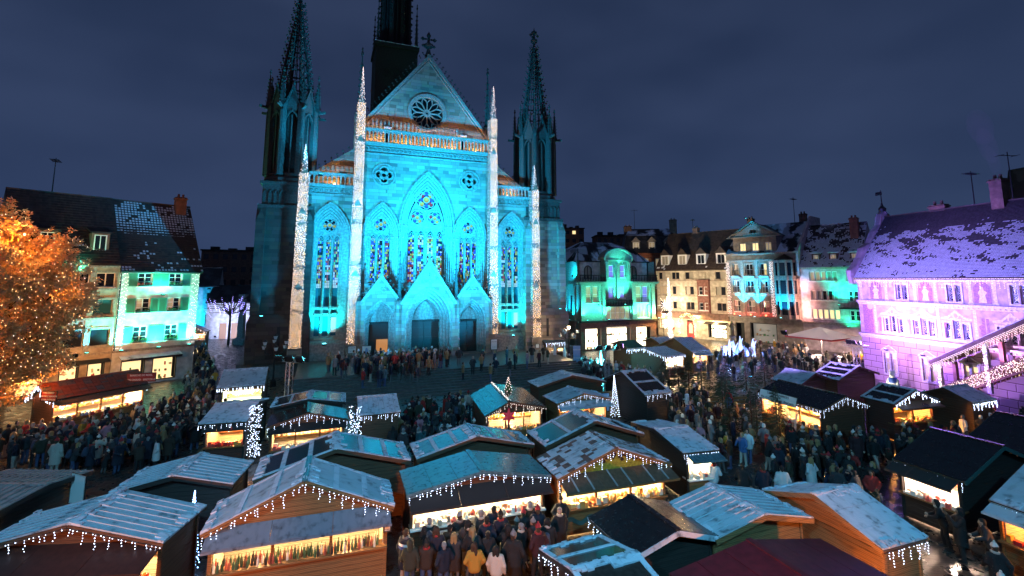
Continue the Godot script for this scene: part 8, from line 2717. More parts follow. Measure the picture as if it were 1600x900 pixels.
func people() -> void:
	for k in [48,42,30]: mat("skin_%d" % k,[0.48,0.42,0.3][[48,42,30].find(k)],[0.3,0.25,0.17][[48,42,30].find(k)],[0.22,0.18,0.11][[48,42,30].find(k)],0.55,{"tex": "fine","scale": 4.0})
	M.skin = M.skin_48
	var v := func(x: float,y: float) -> Vector2: return Vector2(x,y)
	# those one can pick out, one by one
	for e in [
		[-3.55,-17.55,2.8,"stand",2,1,3,"man in navy jacket with blue and white chest band, pale trousers, left of the queue"],
		[-1.2,-16.9,3.3,"pockets",12,3,1,"woman in mustard coat with fur-trimmed hood, in the queue at the black awning"],
		[-0.5,-16.7,2.9,"stand",8,2,1,"woman with long dark hair and cream coat at the lower edge of the queue"],
		[1.9,-20.2,0.2,"pockets",0,6,1,"man in black coat and cap standing by the orange fish-scroll counter"],
		[1.75,-19.1,0.4,"pockets",0,5,1,"grey-haired man in black, nearest the snowy pane roof at the bottom"],
		[0.75,-18.4,3.9,"cup",1,7,2,"person in charcoal coat and pale beanie beside a pushchair, right end of the queue"],
		[9.2,-23.6,2.4,"reach",14,6,1,"person in puffy white jacket at the smooth snow-roofed stall"],
		[12.0,-22.9,3.0,"stand",14,0,0,"man in white jacket and blue jeans, back turned, before the dark firs"],
		[10.4,-23.2,2.9,"walk",0,1,3,"person in dark jacket and white trousers walking past the snow-roofed stall"],
		[11.2,-23.0,3.1,"stand",2,6,1,"guard in navy jacket with small yellow print on the back"],
		[16.2,-18.9,-2.0,"phone",0,10,1,"person in black hooded coat drinking at the left end of the white counter"],
		[16.3,-19.7,-2.2,"reach",0,2,1,"person in long black hair leaning on the middle of the green-edged stall's counter"],
		[16.6,-18.2,-2.0,"reach",1,0,1,"broad man in charcoal jacket with pale piping at the green-edged stall"],
		[15.3,-16.6,3.0,"walk",0,8,1,"woman in black with large white bonnet, at the ochre stall's lit corner"],
		[13.9,-15.0,2.6,"walk",9,8,1,"person in red jacket and white cap at the bottom right edge"],
		[16.7,-16.5,3.5,"stand",7,8,1,"person in grey coat and white hat at the lower right, before the red display"],
		[16.6,-15.4,3.4,"stand",4,8,1,"person in olive jacket and pale beanie at the lower right corner"],
		[24.6,-28.4,0.5,"stand",9,10,0,"person in bright red hooded coat, right of the icicle-gabled stall"],
		[-17.2,-30.9,0.6,"pockets",11,7,1,"person in salmon pink puffer jacket, left of the red-ware stall"],
		[-16.2,-30.9,0.4,"stand",4,9,0,"man in olive jacket and red beanie, beside the red-ware stall"],
		[18.0,-35.0,-1.5,"reach",9,9,1,"person in red coat at the far end of the long food stall"],
		[16.5,-38.2,-1.2,"reach",9,1,1,"person in bright red jacket leaning over a bench by the firs"],
		[-26.3,-33.0,-2.0,"cup",9,1,1,"person in red jacket at the red-roofed stall's counter"],
		[-25.4,-34.6,-2.2,"phone",8,9,1,"person in cream coat at the red-roofed stall's counter"]]:
		var t := person(e[0],0,e[1],e[2],e[3],e[4],e[5],e[6],"","",1.0,e[7])
		spots.append([Vector3(e[0],0,e[1]),"",0])
		if e[7].contains("blue and white"):
			var b := MB.new()
			b.lathe([Vector2(0.272,1.14),Vector2(0.272,1.24)],14,Vector3.ZERO,0.0,1.0,0.72)
			obj("blue_band",b,cloth(0.05,0.1,0.35),t)
			b = MB.new()
			b.lathe([Vector2(0.27,1.24),Vector2(0.27,1.32)],14,Vector3.ZERO,0.0,1.0,0.72)
			obj("white_band",b,M.white_paint,t)
	# the crowd, place by place
	crowd([v.call(-3.9,-18.3),v.call(1.2,-19.6),v.call(1.4,-17.4),v.call(-3.4,-16.5)],24,"queuing at black awning",0.0,0.5,3.3)
	crowd([v.call(12.0,-24.5),v.call(16.0,-22.0),v.call(17.2,-26.0),v.call(14,-28)],24,"by the ochre stall",0.0,0.6)
	crowd([v.call(16.0,-27.5),v.call(24.5,-26.5),v.call(26.0,-30.0),v.call(19.6,-29.4),v.call(16,-30)],52,"before the food stall",0.0,0.52)
	crowd([v.call(-27,-27),v.call(-19,-26),v.call(-18.5,-32),v.call(-24.5,-34.5),v.call(-27.8,-31.5)],92,"under the golden tree",0.0,0.56)
	crowd([v.call(-19,-31),v.call(-24.6,-35),v.call(-25.5,-40),v.call(-20.5,-36.5)],34,"near the lamp post",0.0,0.62)
	crowd([v.call(-7.4,-37),v.call(-1.6,-39),v.call(-1.4,-31),v.call(-2.2,-27.5),v.call(-6.8,-28.5)],52,"below the church steps",0.0,0.55)
	crowd([v.call(9,-27),v.call(14,-27),v.call(17,-34),v.call(15,-41),v.call(9.8,-40)],60,"by the dark firs",0.0,0.62)
	crowd([v.call(0.6,-28.2),v.call(3.6,-29.0),v.call(3.0,-27.2),v.call(1.4,-26.6)],9,"before the red star",0.0,0.55,3.3)
	crowd([v.call(-18,-47.5),v.call(-9,-51.4),v.call(-5,-50.6),v.call(-8.5,-44.4),v.call(-14.5,-43.0)],58,"on the church steps",1.5,0.55)
	crowd([v.call(-6,-49),v.call(4.4,-53.5),v.call(5.4,-51.4),v.call(-4.6,-45.4)],16,"before the portals' steps",1.5,1.2)
	crowd([v.call(27.5,-31),v.call(33.5,-28),v.call(34.0,-36),v.call(30,-38)],24,"at the stair foot",0.0,0.7)
	crowd([v.call(6,-60),v.call(12,-50),v.call(15,-47),v.call(11,-45),v.call(7,-48)],60,"far",0.0,0.7)
	crowd([v.call(19,-50),v.call(24,-60),v.call(34,-72),v.call(40,-68),v.call(30,-50)],70,"far",0.0,0.8)
	crowd([v.call(31,-60),v.call(44,-58),v.call(38,-50),v.call(31,-50)],40,"far",0.0,0.8)
	crowd([v.call(-29,-47),v.call(-44,-66),v.call(-50,-74),v.call(-40,-66),v.call(-27,-46)],44,"far",0.0,0.8)
	crowd([v.call(-15.5,-48.6),v.call(-8.5,-51.6),v.call(-6.5,-49.4),v.call(-13.5,-45.6)],46,"far",1.5,0.5)
	crowd([v.call(-31.5,-26),v.call(-27,-26.5),v.call(-27.8,-31),v.call(-31,-30)],22,"far",0.0,0.6)
	crowd([v.call(-22,-40),v.call(-26,-44),v.call(-30,-46),v.call(-24,-37.5)],14,"far",0.0,0.8)
	var seen_ := []
	var rest := []
	for s in spots:
		if s[1] == "": continue
		if s[1] == "far" or seen_.size() >= 274: rest.append(s)
		else: seen_.append(s)
	for s in seen_: a_person(s[0],s[1],s[2])
	# those too far to tell apart
	var b := MB.new(); b.colored = true
	for s in rest:
		b.xf = Transform3D(Basis(Vector3.UP,rng.randf()*TAU).scaled(Vector3.ONE*rnd(0.92,1.04)),s[0])
		var C: Array = COATS[rng.randi() % 8] if rng.randf() < 0.75 else COATS[rng.randi() % 15]
		var lg: Array = LEGS[rng.randi() % 4]
		b.col = Color(lg[1],lg[2],lg[3])
		var st := rnd(-0.12,0.12)
		for k in [-1.0,1.0]:
			b.tube(Vector3(k*0.1,0.06,st*k),Vector3(k*0.09,0.85,0),0.06,0.09,6)
			b.hexa([Vector3(k*0.1 - 0.05,0,st*k - 0.08),Vector3(k*0.1 + 0.05,0,st*k - 0.08),Vector3(k*0.1 + 0.05,0.1,st*k - 0.06),Vector3(k*0.1 - 0.05,0.1,st*k - 0.06),Vector3(k*0.1 - 0.05,0,st*k + 0.18),Vector3(k*0.1 + 0.05,0,st*k + 0.18),Vector3(k*0.1 + 0.04,0.06,st*k + 0.16),Vector3(k*0.1 - 0.04,0.06,st*k + 0.16)])
		b.col = Color(C[1],C[2],C[3])
		b.lathe([Vector2(0.14,0.7),Vector2(0.2,0.76),Vector2(0.19,1.0),Vector2(0.22,1.3),Vector2(0.2,1.42),Vector2(0.08,1.49),Vector2(0.06,1.5)],8,Vector3.ZERO,0,1.15,0.75)
		for k in [-1.0,1.0]:
			var el := Vector3(k*0.31,1.12,rnd(-0.08,0.12))
			b.tube(Vector3(k*0.2,1.38,0),el,0.08,0.065,6); b.tube(el,el + Vector3(-k*rnd(0,0.16),rnd(-0.26,0.02),rnd(0.05,0.22)),0.065,0.045,6)
		b.col = Color(0.45,0.28,0.2)
		b.lathe([Vector2(0.05,1.46),Vector2(0.075,1.54),Vector2(0.085,1.62),Vector2(0.06,1.7),Vector2(0,1.72)],8,Vector3(0,0,0.02),0,0.95,1.1)
		b.col = pick([Color(0.012,0.01,0.01),Color(0.06,0.03,0.015),Color(0.3,0.2,0.09),Color(0.7,0.7,0.68),Color(0.2,0.2,0.2)])
		b.lathe([Vector2(0.1,1.55),Vector2(0.1,1.65),Vector2(0.08,1.73),Vector2(0,1.765)],8,Vector3(0,0,-0.015))
	var far_ := obj("distant_crowd",b,M.wares)
	tag(far_,"distant visitors crowding around the far stalls and house fronts","crowd","","stuff")

func leaf_mesh() -> ArrayMesh:
	# a spray of seven small leaves
	var b := MB.new()
	for k in 7:
		var a := k*2.4
		var d := Vector3(cos(a),0.5*sin(k*1.7),sin(a)).normalized()
		var o := d*0.05
		var s := d.cross(Vector3.UP).normalized()*0.055
		var u := Vector3(0,0.02*(k % 3 - 1),0)
		b.tri(o,o + d*0.08 + s + u,o + d*0.2); b.tri(o,o + d*0.2,o + d*0.08 - s - u)
	return b.mesh()

func golden_tree() -> void:
	mat("bark",0.07,0.045,0.03,0.9,{"tex": "mottle","scale": 1.0})
	mat("gold_leaf",0.5,0.26,0.07,0.6,{"back": 0.7})
	var at := Vector3(-33.6,0,-31.4)
	var t := thing("golden_tree","large tree with golden-brown leaves wound with warm lights, at the left edge","tree",at)
	var b := MB.new()
	b.lathe([Vector2(0.62,0),Vector2(0.44,0.5),Vector2(0.36,2.2),Vector2(0.3,4.0)],10)
	obj("trunk",b,M.bark,t,"",true)
	var tips := []
	for k in 11:
		var a := k*2.399; var h := 4.0 + 0.35*k
		var p := Vector3(0,h*0.72 + 0.8,0)
		var q := Vector3(cos(a)*rnd(2.2,3.6),h + rnd(1.0,3.2),sin(a)*rnd(2.2,3.6))
		b = MB.new()
		b.tube(p,p.lerp(q,0.5) + Vector3(0,0.4,0),0.17,0.11,6); b.tube(p.lerp(q,0.5) + Vector3(0,0.4,0),q,0.11,0.05,6)
		for j in 5:
			var r := q + Vector3(rnd(-1.6,1.6),rnd(-0.8,1.8),rnd(-1.6,1.6))
			b.tube(p.lerp(q,0.55 + 0.09*j),r,0.045,0.015,4,false)
			tips.append(r)
		obj("limb",b,M.bark,t)
	# uneven crown: clumps over a rough shell, gaps between them
	var c := Vector3(0,8.3,0)
	for k in 95:
		var d := Vector3(rng.randfn(),rng.randfn(),rng.randfn()).normalized()
		var f := rnd(0.66,1.06)
		tips.append(c + Vector3(d.x*4.5,d.y*(6.4 if d.y > 0 else 6.2),d.z*4.5)*f)
	var xs: Array[Transform3D] = []
	var bulbs: Array[Vector3] = []
	for p in tips:
		var r := rnd(0.6,1.25)
		for k in 84:
			var d := Vector3(rng.randfn(),rng.randfn()*0.75,rng.randfn())*r*0.52
			xs.append(Transform3D(Basis.from_euler(Vector3(rnd(-1,1),rnd(0,TAU),rnd(-1,1))).scaled(Vector3.ONE*rnd(0.9,1.6)),p + d))
			if k % 3 == 0: bulbs.append(p + d*1.04)
	var mm := MultiMesh.new()
	mm.transform_format = MultiMesh.TRANSFORM_3D
	mm.mesh = leaf_mesh()
	mm.instance_count = xs.size()
	for i in xs.size(): mm.set_instance_transform(i,xs[i])
	var mi := MultiMeshInstance3D.new()
	mi.name = "crown"; mi.multimesh = mm; mi.material_override = M.gold_leaf
	t.add_child(mi,true)
	stuff(mi)
	var lt := thing("tree_lights","net of warm bulbs wound through the golden tree at the left edge","light string",at)
	b = MB.new(); var b2 := MB.new()
	for i in bulbs.size(): (b if i % 5 else b2).octa(bulbs[i],0.028)
	stuff(obj("light_bulbs",b,M.bulb_gold,lt)); stuff(obj("light_bulbs",b2,M.bulb_white,lt))
	for k in 9:
		var a := k*2.4
		var p := Vector3(cos(a)*3.4,3.6 + k*1.15,sin(a)*3.4)
		b = MB.new()
		b.octa(p,0.09)
		obj("lamp_bulb",b,M.lens_warm,lt)
		omni(at + p,Color(1.0,0.6,0.22),9.5,0.08)

func fir(called: String,label: String,at: Vector3,h: float,r: float,group := "firs in the middle of the square") -> Node3D:
	var t := thing(called,label,"fir tree",at,rng.randf()*TAU,group)
	var b := MB.new()
	b.tube(Vector3.ZERO,Vector3(0,h,0),0.07,0.012,6)
	obj("trunk",b,M.bark,t)
	b = MB.new()
	var y := 0.25
	while y < h - 0.1:
		var rr := r*(1.0 - y / h) + 0.06
		var n := int(6 + rr*8)
		for k in n:
			var a := TAU*k / n + rnd(-0.3,0.3)
			var l := rr*rnd(0.7,1.1)
			var d := Vector3(cos(a),rnd(-0.32,0.06),sin(a)).normalized()
			var o := Vector3(0,y + rnd(-0.08,0.08),0)
			var s := d.cross(Vector3.UP).normalized()
			# a bough: flat sprays of needles along its length
			for j in 5:
				var f := 0.25 + j*0.17
				var q := o + d*l*f
				var w := l*0.26*(1.15 - f) + 0.03
				var e := q + d*l*0.24
				b.tri(q - s*0.01,e + s*w + Vector3(0,-0.03,0),q + d*0.05); b.tri(q + s*0.01,q + d*0.05,e - s*w + Vector3(0,-0.03,0))
				b.tri(q + Vector3(0,0.02,0),q + d*l*0.22 + Vector3(0,0.05,0) + s*0.03,q + d*l*0.22 - s*0.03)
		y += 0.14 + 0.05*rr
	stuff(obj("crown",b,M.fir,t))
	return t

func misc() -> void:
	mat("canopy",0.75,0.72,0.7,0.8,{"back": 0.9})
	mat("fir",0.022,0.045,0.022,0.8,{"back": 0.1})
	golden_tree()
	lamp_mast("steel lighting mast with three projectors left of the church steps",Vector3(-16.2,0,-36.55),-0.27,4.45)
	lamp_mast("steel lighting mast between the cyan-lit stall and the far white counters",Vector3(8.4,0,-44.3),0.12,4.2)
	# firs
	var i := 0
	var ordinal := ["first","second","third","fourth","fifth","sixth","seventh","eighth"]
	for e in [[14.6,-41.6,3.4],[16.1,-42.8,3.6],[17.7,-42.0,3.0],[13.4,-44.5,2.9],[18.9,-44.6,3.1],[21.4,-46.0,2.7],[15.6,-47.2,2.6],[23.6,-47.0,2.8]]:
		fir("fir_tree","%s fir from the left before the icy fountain" % ordinal[[0,2,4,1,5,6,3,7][i]],Vector3(e[0],0,e[1]),e[2],1.15)
		i += 1
	i = 0
	for e in [[13.6,-31.8,3.0],[14.7,-31.2,3.3],[15.6,-32.4,2.9],[16.3,-31.0,3.0],[17.3,-33.2,3.2],[14.4,-34.6,3.4]]:
		fir("fir_tree","dark fir left of the long food stall, %s from the left" % ordinal[[0,2,3,4,5,1][i]],Vector3(e[0],0,e[1]),e[2],1.0,"firs left of the long food stall")
		i += 1
	# pale bare tree
	var t := thing("bare_tree","small bare whitish tree among the dark firs left of the food stall","tree",Vector3(16.75,0,-30.4))
	var b := MB.new()
	for k in 26:
		var a := k*2.4
		var q := Vector3(cos(a)*rnd(0.15,0.6),rnd(1.2,2.6),sin(a)*rnd(0.15,0.6))
		b.path([Vector3(cos(a)*0.03,0,sin(a)*0.03),Vector3(q.x*0.3,q.y*0.5,q.z*0.3),q],0.014,4)
	obj("branches",b,M.alloy_matt if M.has("alloy_matt") else mat("alloy_matt",0.42,0.44,0.46,0.8),t)
	# light trees and posts wound with bulbs between the stalls
	for e in [[7.5,-36.9,2.9,0.34,"bulb_cold","slim white light tree before the plank fence beside the dark-roofed stall"],[-11.15,-18.2,2.5,0.3,"bulb_blue","blue light tree between the two lower left stalls"],[-10.3,-18.9,1.6,0.22,"bulb_cold","small white light tree at the left end of the bottle stall"]]:
		t = thing("light_tree",e[5],"light tree",Vector3(e[0],0,e[1]))
		b = MB.new(); b.tube(Vector3.ZERO,Vector3(0,e[2],0),0.03,0.02,6); obj("pole",b,M.alloy,t)
		b = MB.new()
		for k in 150:
			var f := k / 150.0
			b.octa(Vector3(cos(k*2.4)*e[3]*(1.0 - f),0.15 + f*e[2],sin(k*2.4)*e[3]*(1.0 - f)),0.022)
		stuff(obj("light_bulbs",b,M[e[4]],t))
	for e in [[-14.4,-28.6,"left"],[-8.75,-28.4,"right"]]:
		t = thing("light_post","post wrapped in white icicle bulbs at the %s side of the brown-roofed stall" % e[2],"light post",Vector3(e[0],0,e[1]))
		b = MB.new(); b.tube(Vector3.ZERO,Vector3(0,3.0,0),0.06,0.06,6); obj("pole",b,M.black,t)
		b = MB.new()
		for k in 260: b.octa(Vector3(rnd(-0.32,0.32),rnd(0.2,3.0),rnd(-0.2,0.3)),0.02)
		stuff(obj("light_bulbs",b,M.bulb_cold,t))
	# tall light spire with a starburst before the cream house
	var at := Vector3(31.02,0,-86.19) + Basis(Vector3.UP,deg_to_rad(-49.7))*Vector3(-2.5,0,2.4)
	t = thing("light_spire","tall blazing white light column with a starburst, before the cream house","light sculpture",at,0.3)
	b = MB.new(); b.tube(Vector3.ZERO,Vector3(0,10.2,0),0.12,0.05,8); obj("mast",b,M.alloy,t)
	b = MB.new()
	for k in 620:
		var f := rng.randf()
		b.octa(Vector3(rnd(-1,1),0,rnd(-1,1)).normalized()*rnd(0.1,0.5)*(1.05 - 0.8*f) + Vector3(0,f*10.3,0),0.05)
	for k in 14:
		for j in 9: b.octa(Vector3(-0.9,5.6,0.2) + Vector3(cos(k*0.45)*j*0.19,sin(k*0.45)*j*0.19,0)*(1.0 if k % 2 else 0.6),0.055)
	stuff(obj("light_bulbs",b,M.bulb_white,t))
	for y in [2.5,6.5]:
		b = MB.new(); b.octa(Vector3(0,y,0.3),0.12); obj("lamp_bulb",b,M.lens_white,t)
		omni(at + Basis(Vector3.UP,0.3)*Vector3(0,y,0.3),Color(1.0,0.9,0.76),14.0,0.1)
	# icy fountain with its figure
	mat("ice_blue",0.4,0.55,0.95,0.3,{"glow": 0.3,"glow_color": Color(0.2,0.32,1.0)})
	mat("ice_white",0.7,0.8,1.0,0.3,{"glow": 0.45,"glow_color": Color(0.5,0.64,1.0)})
	mat("bronze",0.28,0.2,0.08,0.35,{"metal": 0.6})
	at = Vector3(28.0,0,-63.2)
	t = thing("fountain","fountain cloaked in glowing blue ice with a gilded standing figure on its column","fountain",at,0.2)
	b = MB.new(); b.lathe([Vector2(2.4,0),Vector2(2.4,0.7),Vector2(2.2,0.75),Vector2(2.2,0.4),Vector2(0,0.4)],12); obj("basin",b,M.stone_trim,t)
	b = MB.new(); b.lathe([Vector2(0.5,0.4),Vector2(0.45,1.2),Vector2(0.26,1.4),Vector2(0.2,2.6),Vector2(0.42,2.8),Vector2(0.42,2.95),Vector2(0,2.95)],8); obj("column",b,M.stone_trim,t)
	b = MB.new()
	for k in 22:
		var a := k*0.9; var r := rnd(0.5,1.7)
		b.lathe([Vector2(0.26,0.4),Vector2(0.2,0.9),Vector2(0.05,1.6)],5,Vector3(cos(a)*r,0,sin(a)*r),a,rnd(0.7,1.2),rnd(0.7,1.2))
	stuff(obj("ice_mound",b,M.ice_blue,t))
	for e in [[-1.1,2.6],[0.4,3.0],[-0.3,2.4],[2.3,2.6],[-1.6,1.8]]:
		b = MB.new()
		b.lathe([Vector2(0.3,0.4),Vector2(0.22,1.3),Vector2(0.26,1.7),Vector2(0.04,e[1])],6,Vector3(e[0],0,0.7 + 0.2*sin(e[0]*4)))
		b.bar(Vector3(e[0],e[1]*0.6,0.8),Vector3(e[0] + 0.35,e[1]*0.9,0.9),0.09,0.09)
		obj("ice_figure",b,M.ice_white,t)
	var st := thing("statue","gilded standing figure holding a staff, on the fountain column","statue",at + Vector3(0,2.95,0),0.2)
	var n := Net.new(Vector3(-0.5,0,-0.4),Vector3(0.6,2.0,0.5),0.045)
	n.cap(Vector3(-0.08,0.02,0),Vector3(-0.1,0.9,0),0.09,0.12,0.05); n.cap(Vector3(0.12,0.02,0.06),Vector3(0.1,0.9,0),0.09,0.12,0.05)
	n.cap(Vector3(0,0.95,0),Vector3(0,1.4,0),0.19,0.2,0.07); n.cap(Vector3(0,1.6,0),Vector3(0,1.72,0.02),0.1,0.09,0.05); n.cap(Vector3(0,1.4,0),Vector3(0,1.6,0),0.09,0.07,0.04)
	n.cap(Vector3(-0.2,1.4,0),Vector3(-0.36,1.1,0.05),0.08,0.07,0.04); n.cap(Vector3(-0.36,1.1,0.05),Vector3(-0.2,0.95,0.22),0.07,0.05,0.04)
	n.cap(Vector3(0.2,1.4,0),Vector3(0.4,1.2,0.08),0.08,0.07,0.04); n.cap(Vector3(0.4,1.2,0.08),Vector3(0.42,1.45,0.2),0.07,0.05,0.04)
	put("figure",net_mesh([n]),M.bronze,st)
	b = MB.new(); b.tube(Vector3(0.43,0,0.22),Vector3(0.43,2.3,0.22),0.025,0.02,6); obj("staff",b,M.bronze,st)
	for e in [[-1.6,1.2,1.6],[1.2,1.0,1.7]]:
		b = MB.new(); b.octa(Vector3(e[0],e[1],e[2]),0.1); obj("lamp_bulb",b,M.bulb_blue,t)
		omni(at + Basis(Vector3.UP,0.2)*Vector3(e[0],e[1],e[2]),Color(0.45,0.6,1.0),7.0,0.1)
	# small cyan spots among the firs, and the bright lance by the banner
	for e in [[23.9,-50.5,0.35,"cyan ground spot left of the fountain basin"],[18.2,-40.0,0.5,"cyan ground spot at the foot of the firs, beside the bench"]]:
		flood(e[3],Vector3(e[0],e[2],e[1]),Vector3(e[0] - 0.4,2.4,e[1] - 1.2),"lens_cyan",Color(0.1,0.8,1.0),6.0,60,0.16)
	t = thing("light_lance","upright cyan-white light tube in the crowd left of the far mast","light",Vector3(9.6,0,-54.0))
	b = MB.new(); b.lathe([Vector2(0.2,0),Vector2(0.2,0.2),Vector2(0,0.2)],8); obj("foot",b,M.black,t)
	b = MB.new(); b.lathe([Vector2(0.05,0.2),Vector2(0.13,0.8),Vector2(0.13,1.8),Vector2(0.02,2.5)],8); obj("lamp_tube",b,M.lens_cyan,t)
	omni(Vector3(9.6,1.4,-53.75),Color(0.3,0.9,1.0),8.0,0.1)
	# parasols of the terrace
	i = 0
	for e in [[38.2,-61.6,0.5,5.6],[41.8,-57.0,0.5,4.6]]:
		t = thing("parasol",["large square white parasol with red border over the cafe terrace","second white parasol with red border, half hidden by the town hall"][i],"parasol",Vector3(e[0],0,e[1]),e[2])
		b = MB.new(); b.tube(Vector3.ZERO,Vector3(0,4.1,0),0.06,0.05,8); obj("pole",b,M.alloy,t)
		b = MB.new(); b.cbox(0,0,0,1.0,0.12,1.0); obj("base",b,M.black,t)
		for k in 4:
			b = MB.new()
			b.xf = Transform3D(Basis(Vector3.UP,PI / 2*k),Vector3.ZERO)
			var h: float = e[3] / 2
			b.tri(Vector3(0,4.2,0),Vector3(h,3.05,h),Vector3(-h,3.05,h))
			b.tri(Vector3(0,4.17,0),Vector3(-h,3.02,h),Vector3(h,3.02,h))
			obj("canopy_panel",b,M.canopy,t)
			b = MB.new()
			b.xf = Transform3D(Basis(Vector3.UP,PI / 2*k),Vector3.ZERO)
			b.box(Vector3(-h,2.84,h - 0.02),Vector3(h,3.04,h + 0.01))
			obj("red_border",b,M.goods_red,t)
			b = MB.new()
			b.bar(Vector3(0,4.1,0),Vector3(h if k < 2 else -h,3.0,h if k % 2 else -h),0.04,0.04)
			obj("rib",b,M.alloy,t)
		b = MB.new(); b.cbox(0.3,2.9,0.3,0.5,0.06,0.12); obj("lamp_tube",b,M.lens_white,t)
		omni(Vector3(e[0] + 0.4,2.75,e[1] + 0.3),Color(1.0,0.86,0.78),40.0,0.15)
		i += 1
	i = 0
	for e in [[35.0,-58.5],[37.2,-57.2],[36.6,-60.4],[39.6,-59.6],[33.6,-56.4]]:
		t = thing("cafe_table","%s white cloth table of the terrace under the large parasol" % ["nearest left","nearest middle","rear left","rear right","outlying"][i],"table",Vector3(e[0],0,e[1]),0.5,"cafe tables")
		b = MB.new(); b.box(Vector3(-1.3,0.86,-0.4),Vector3(1.3,0.92,0.4)); b.box(Vector3(-1.3,0.5,0.37),Vector3(1.3,0.88,0.41)); obj("table_top",b,M.white_paint,t)
		for s in [Vector2(-1.2,-0.3),Vector2(1.2,-0.3),Vector2(-1.2,0.3),Vector2(1.2,0.3)]:
			b = MB.new(); b.cbox(s.x,0,s.y,0.06,0.86,0.06); obj("leg",b,M.black,t)
		i += 1
	for e in [[4.9,-57.0,"left"],[5.9,-56.2,"right"]]:
		t = thing("folded_parasol","folded white parasol, the %s one of two at the church's right corner" % e[2],"parasol",Vector3(e[0],0,e[1]))
		b = MB.new(); b.tube(Vector3.ZERO,Vector3(0,2.6,0),0.035,0.03,6); obj("pole",b,M.alloy,t)
		b = MB.new(); b.lathe([Vector2(0.02,2.55),Vector2(0.12,2.3),Vector2(0.2,1.3),Vector2(0.28,0.9),Vector2(0.16,0.95)],9,Vector3.ZERO,0.0,1.0,0.9); obj("canopy",b,M.white_paint,t)
	# banner, posters on the church
	t = thing("banner","tall pale blue banner standing left of the lighting mast","banner",Vector3(6.9,0,-53.2),0.1)
	board(t,"panel_frame",Vector3(0,1.75,0),0,0.85,2.6,"print_blue",["MARCHE","DE NOEL","*"],"print_white",0.2)
	b = MB.new()
	for s in [-1.0,1.0]: b.cbox(s*0.36,0,0,0.05,0.5,0.3)
	obj("feet",b,M.black,t)
	i = 0
	for e in [[-8.0,2.6,1.45,0.85,0.75],[-6.6,2.5,2.4,0.95,1.1],[8.0,2.4,1.45,0.8,1.2],[13.65,1.95,1.42,0.5,0.5]]:
		t = thing("notice_board",["notice board at the foot of the church's left inner buttress","framed poster of a dark figure beside the lit church door","tall notice board at the foot of the right inner buttress","small plaque on the outermost right buttress"][i],"notice board",cp(e[0],e[1],e[2]),CHURCH_TURN)
		board(t,"board",Vector3.ZERO,0,e[3],e[4],"print_white",["ENTREE LIBRE","10 - 18 h"] if i != 1 else [],"black",0.1)
		if i == 1:
			b = MB.new(); b.prism(PackedVector2Array([Vector2(-0.2,-0.4),Vector2(0.2,-0.4),Vector2(0.14,0.1),Vector2(0.08,0.32),Vector2(-0.08,0.32),Vector2(-0.16,0.1)]),0.002,0.012); obj("printed_figure",b,M.print_blue,t)
		if i < 3:
			b = MB.new()
			for s in [-0.3,0.3]: b.cbox(s,1.5 - e[1],-0.06,0.05,e[1] - 1.5,0.05)
			obj("legs",b,M.black,t)
		i += 1
	# candelabra lamp posts beside the church
	i = 0
	for e in [[-22.6,-47.6,4.6],[6.8,-59.5,4.4]]:
		t = thing("lamp_post",["ornate lamp post with eight lanterns at the church's left tower","ornate lamp post with lanterns right of the church"][i],"lamp post",Vector3(e[0],0,e[1]))
		b = MB.new(); b.lathe([Vector2(0.3,0),Vector2(0.26,0.5),Vector2(0.1,0.7),Vector2(0.07,3.2),Vector2(0.14,3.3),Vector2(0.06,3.5),Vector2(0.05,e[2] - 0.5)],10); obj("post",b,M.iron,t)
		for k in 7:
			var a := TAU*k / 6; var r := 1.05 if k < 6 else 0.0
			var o := Vector3(cos(a)*r,e[2] - 0.75 - (0.5 if k % 2 and k < 6 else 0.0) + (0.45 if k == 6 else 0.0),sin(a)*r)
			b = MB.new()
			if k < 6: b.path([Vector3(0,3.0,0),Vector3(cos(a)*0.5,2.95,sin(a)*0.5),Vector3(cos(a)*0.95,3.1,sin(a)*0.95),o],0.03,5)
			b.lathe([Vector2(0.05,0),Vector2(0.14,0.04),Vector2(0.1,0.08)],7,o); b.lathe([Vector2(0.25,0.36),Vector2(0.1,0.5),Vector2(0.03,0.58),Vector2(0,0.64)],8,o)
			obj("lantern_bracket",b,M.iron,t)
			b = MB.new(); b.lathe([Vector2(0.12,0.06),Vector2(0.2,0.36),Vector2(0,0.36)],8,o)
			obj("lantern_glass",b,M.lens_white if i == 1 and k == 6 else M.glass_pale if M.has("glass_pale") else mat("glass_pale",0.5,0.6,0.66,0.15),t)
		if i == 1: omni(Vector3(e[0],e[2] + 0.0,e[1] + 0.32),Color(1.0,0.85,0.65),8.0,0.12)
		i += 1
	t = thing("lamp_post","bright globe lamp on a slim post at the right end of the corner building","lamp post",Vector3(22.6,0,-74.0))
	b = MB.new(); b.tube(Vector3.ZERO,Vector3(0,4.3,0),0.07,0.05,8); obj("post",b,M.iron,t)
	b = MB.new(); b.lathe([Vector2(0,4.3),Vector2(0.2,4.42),Vector2(0.22,4.6),Vector2(0,4.78)],9); obj("lamp_globe",b,M.lens_warm,t)
	omni(Vector3(22.6,4.55,-74.0),Color(1.0,0.75,0.42),16.0,0.12)
	# painted totem figures before the town hall
	at = Vector3(34.38,0,-49.28); var bs := Basis(Vector3.UP,deg_to_rad(-79.0))
	mat("totem_white",0.85,0.84,0.78,0.5)
	mat("totem_blue",0.03,0.08,0.4,0.5)
	i = 0
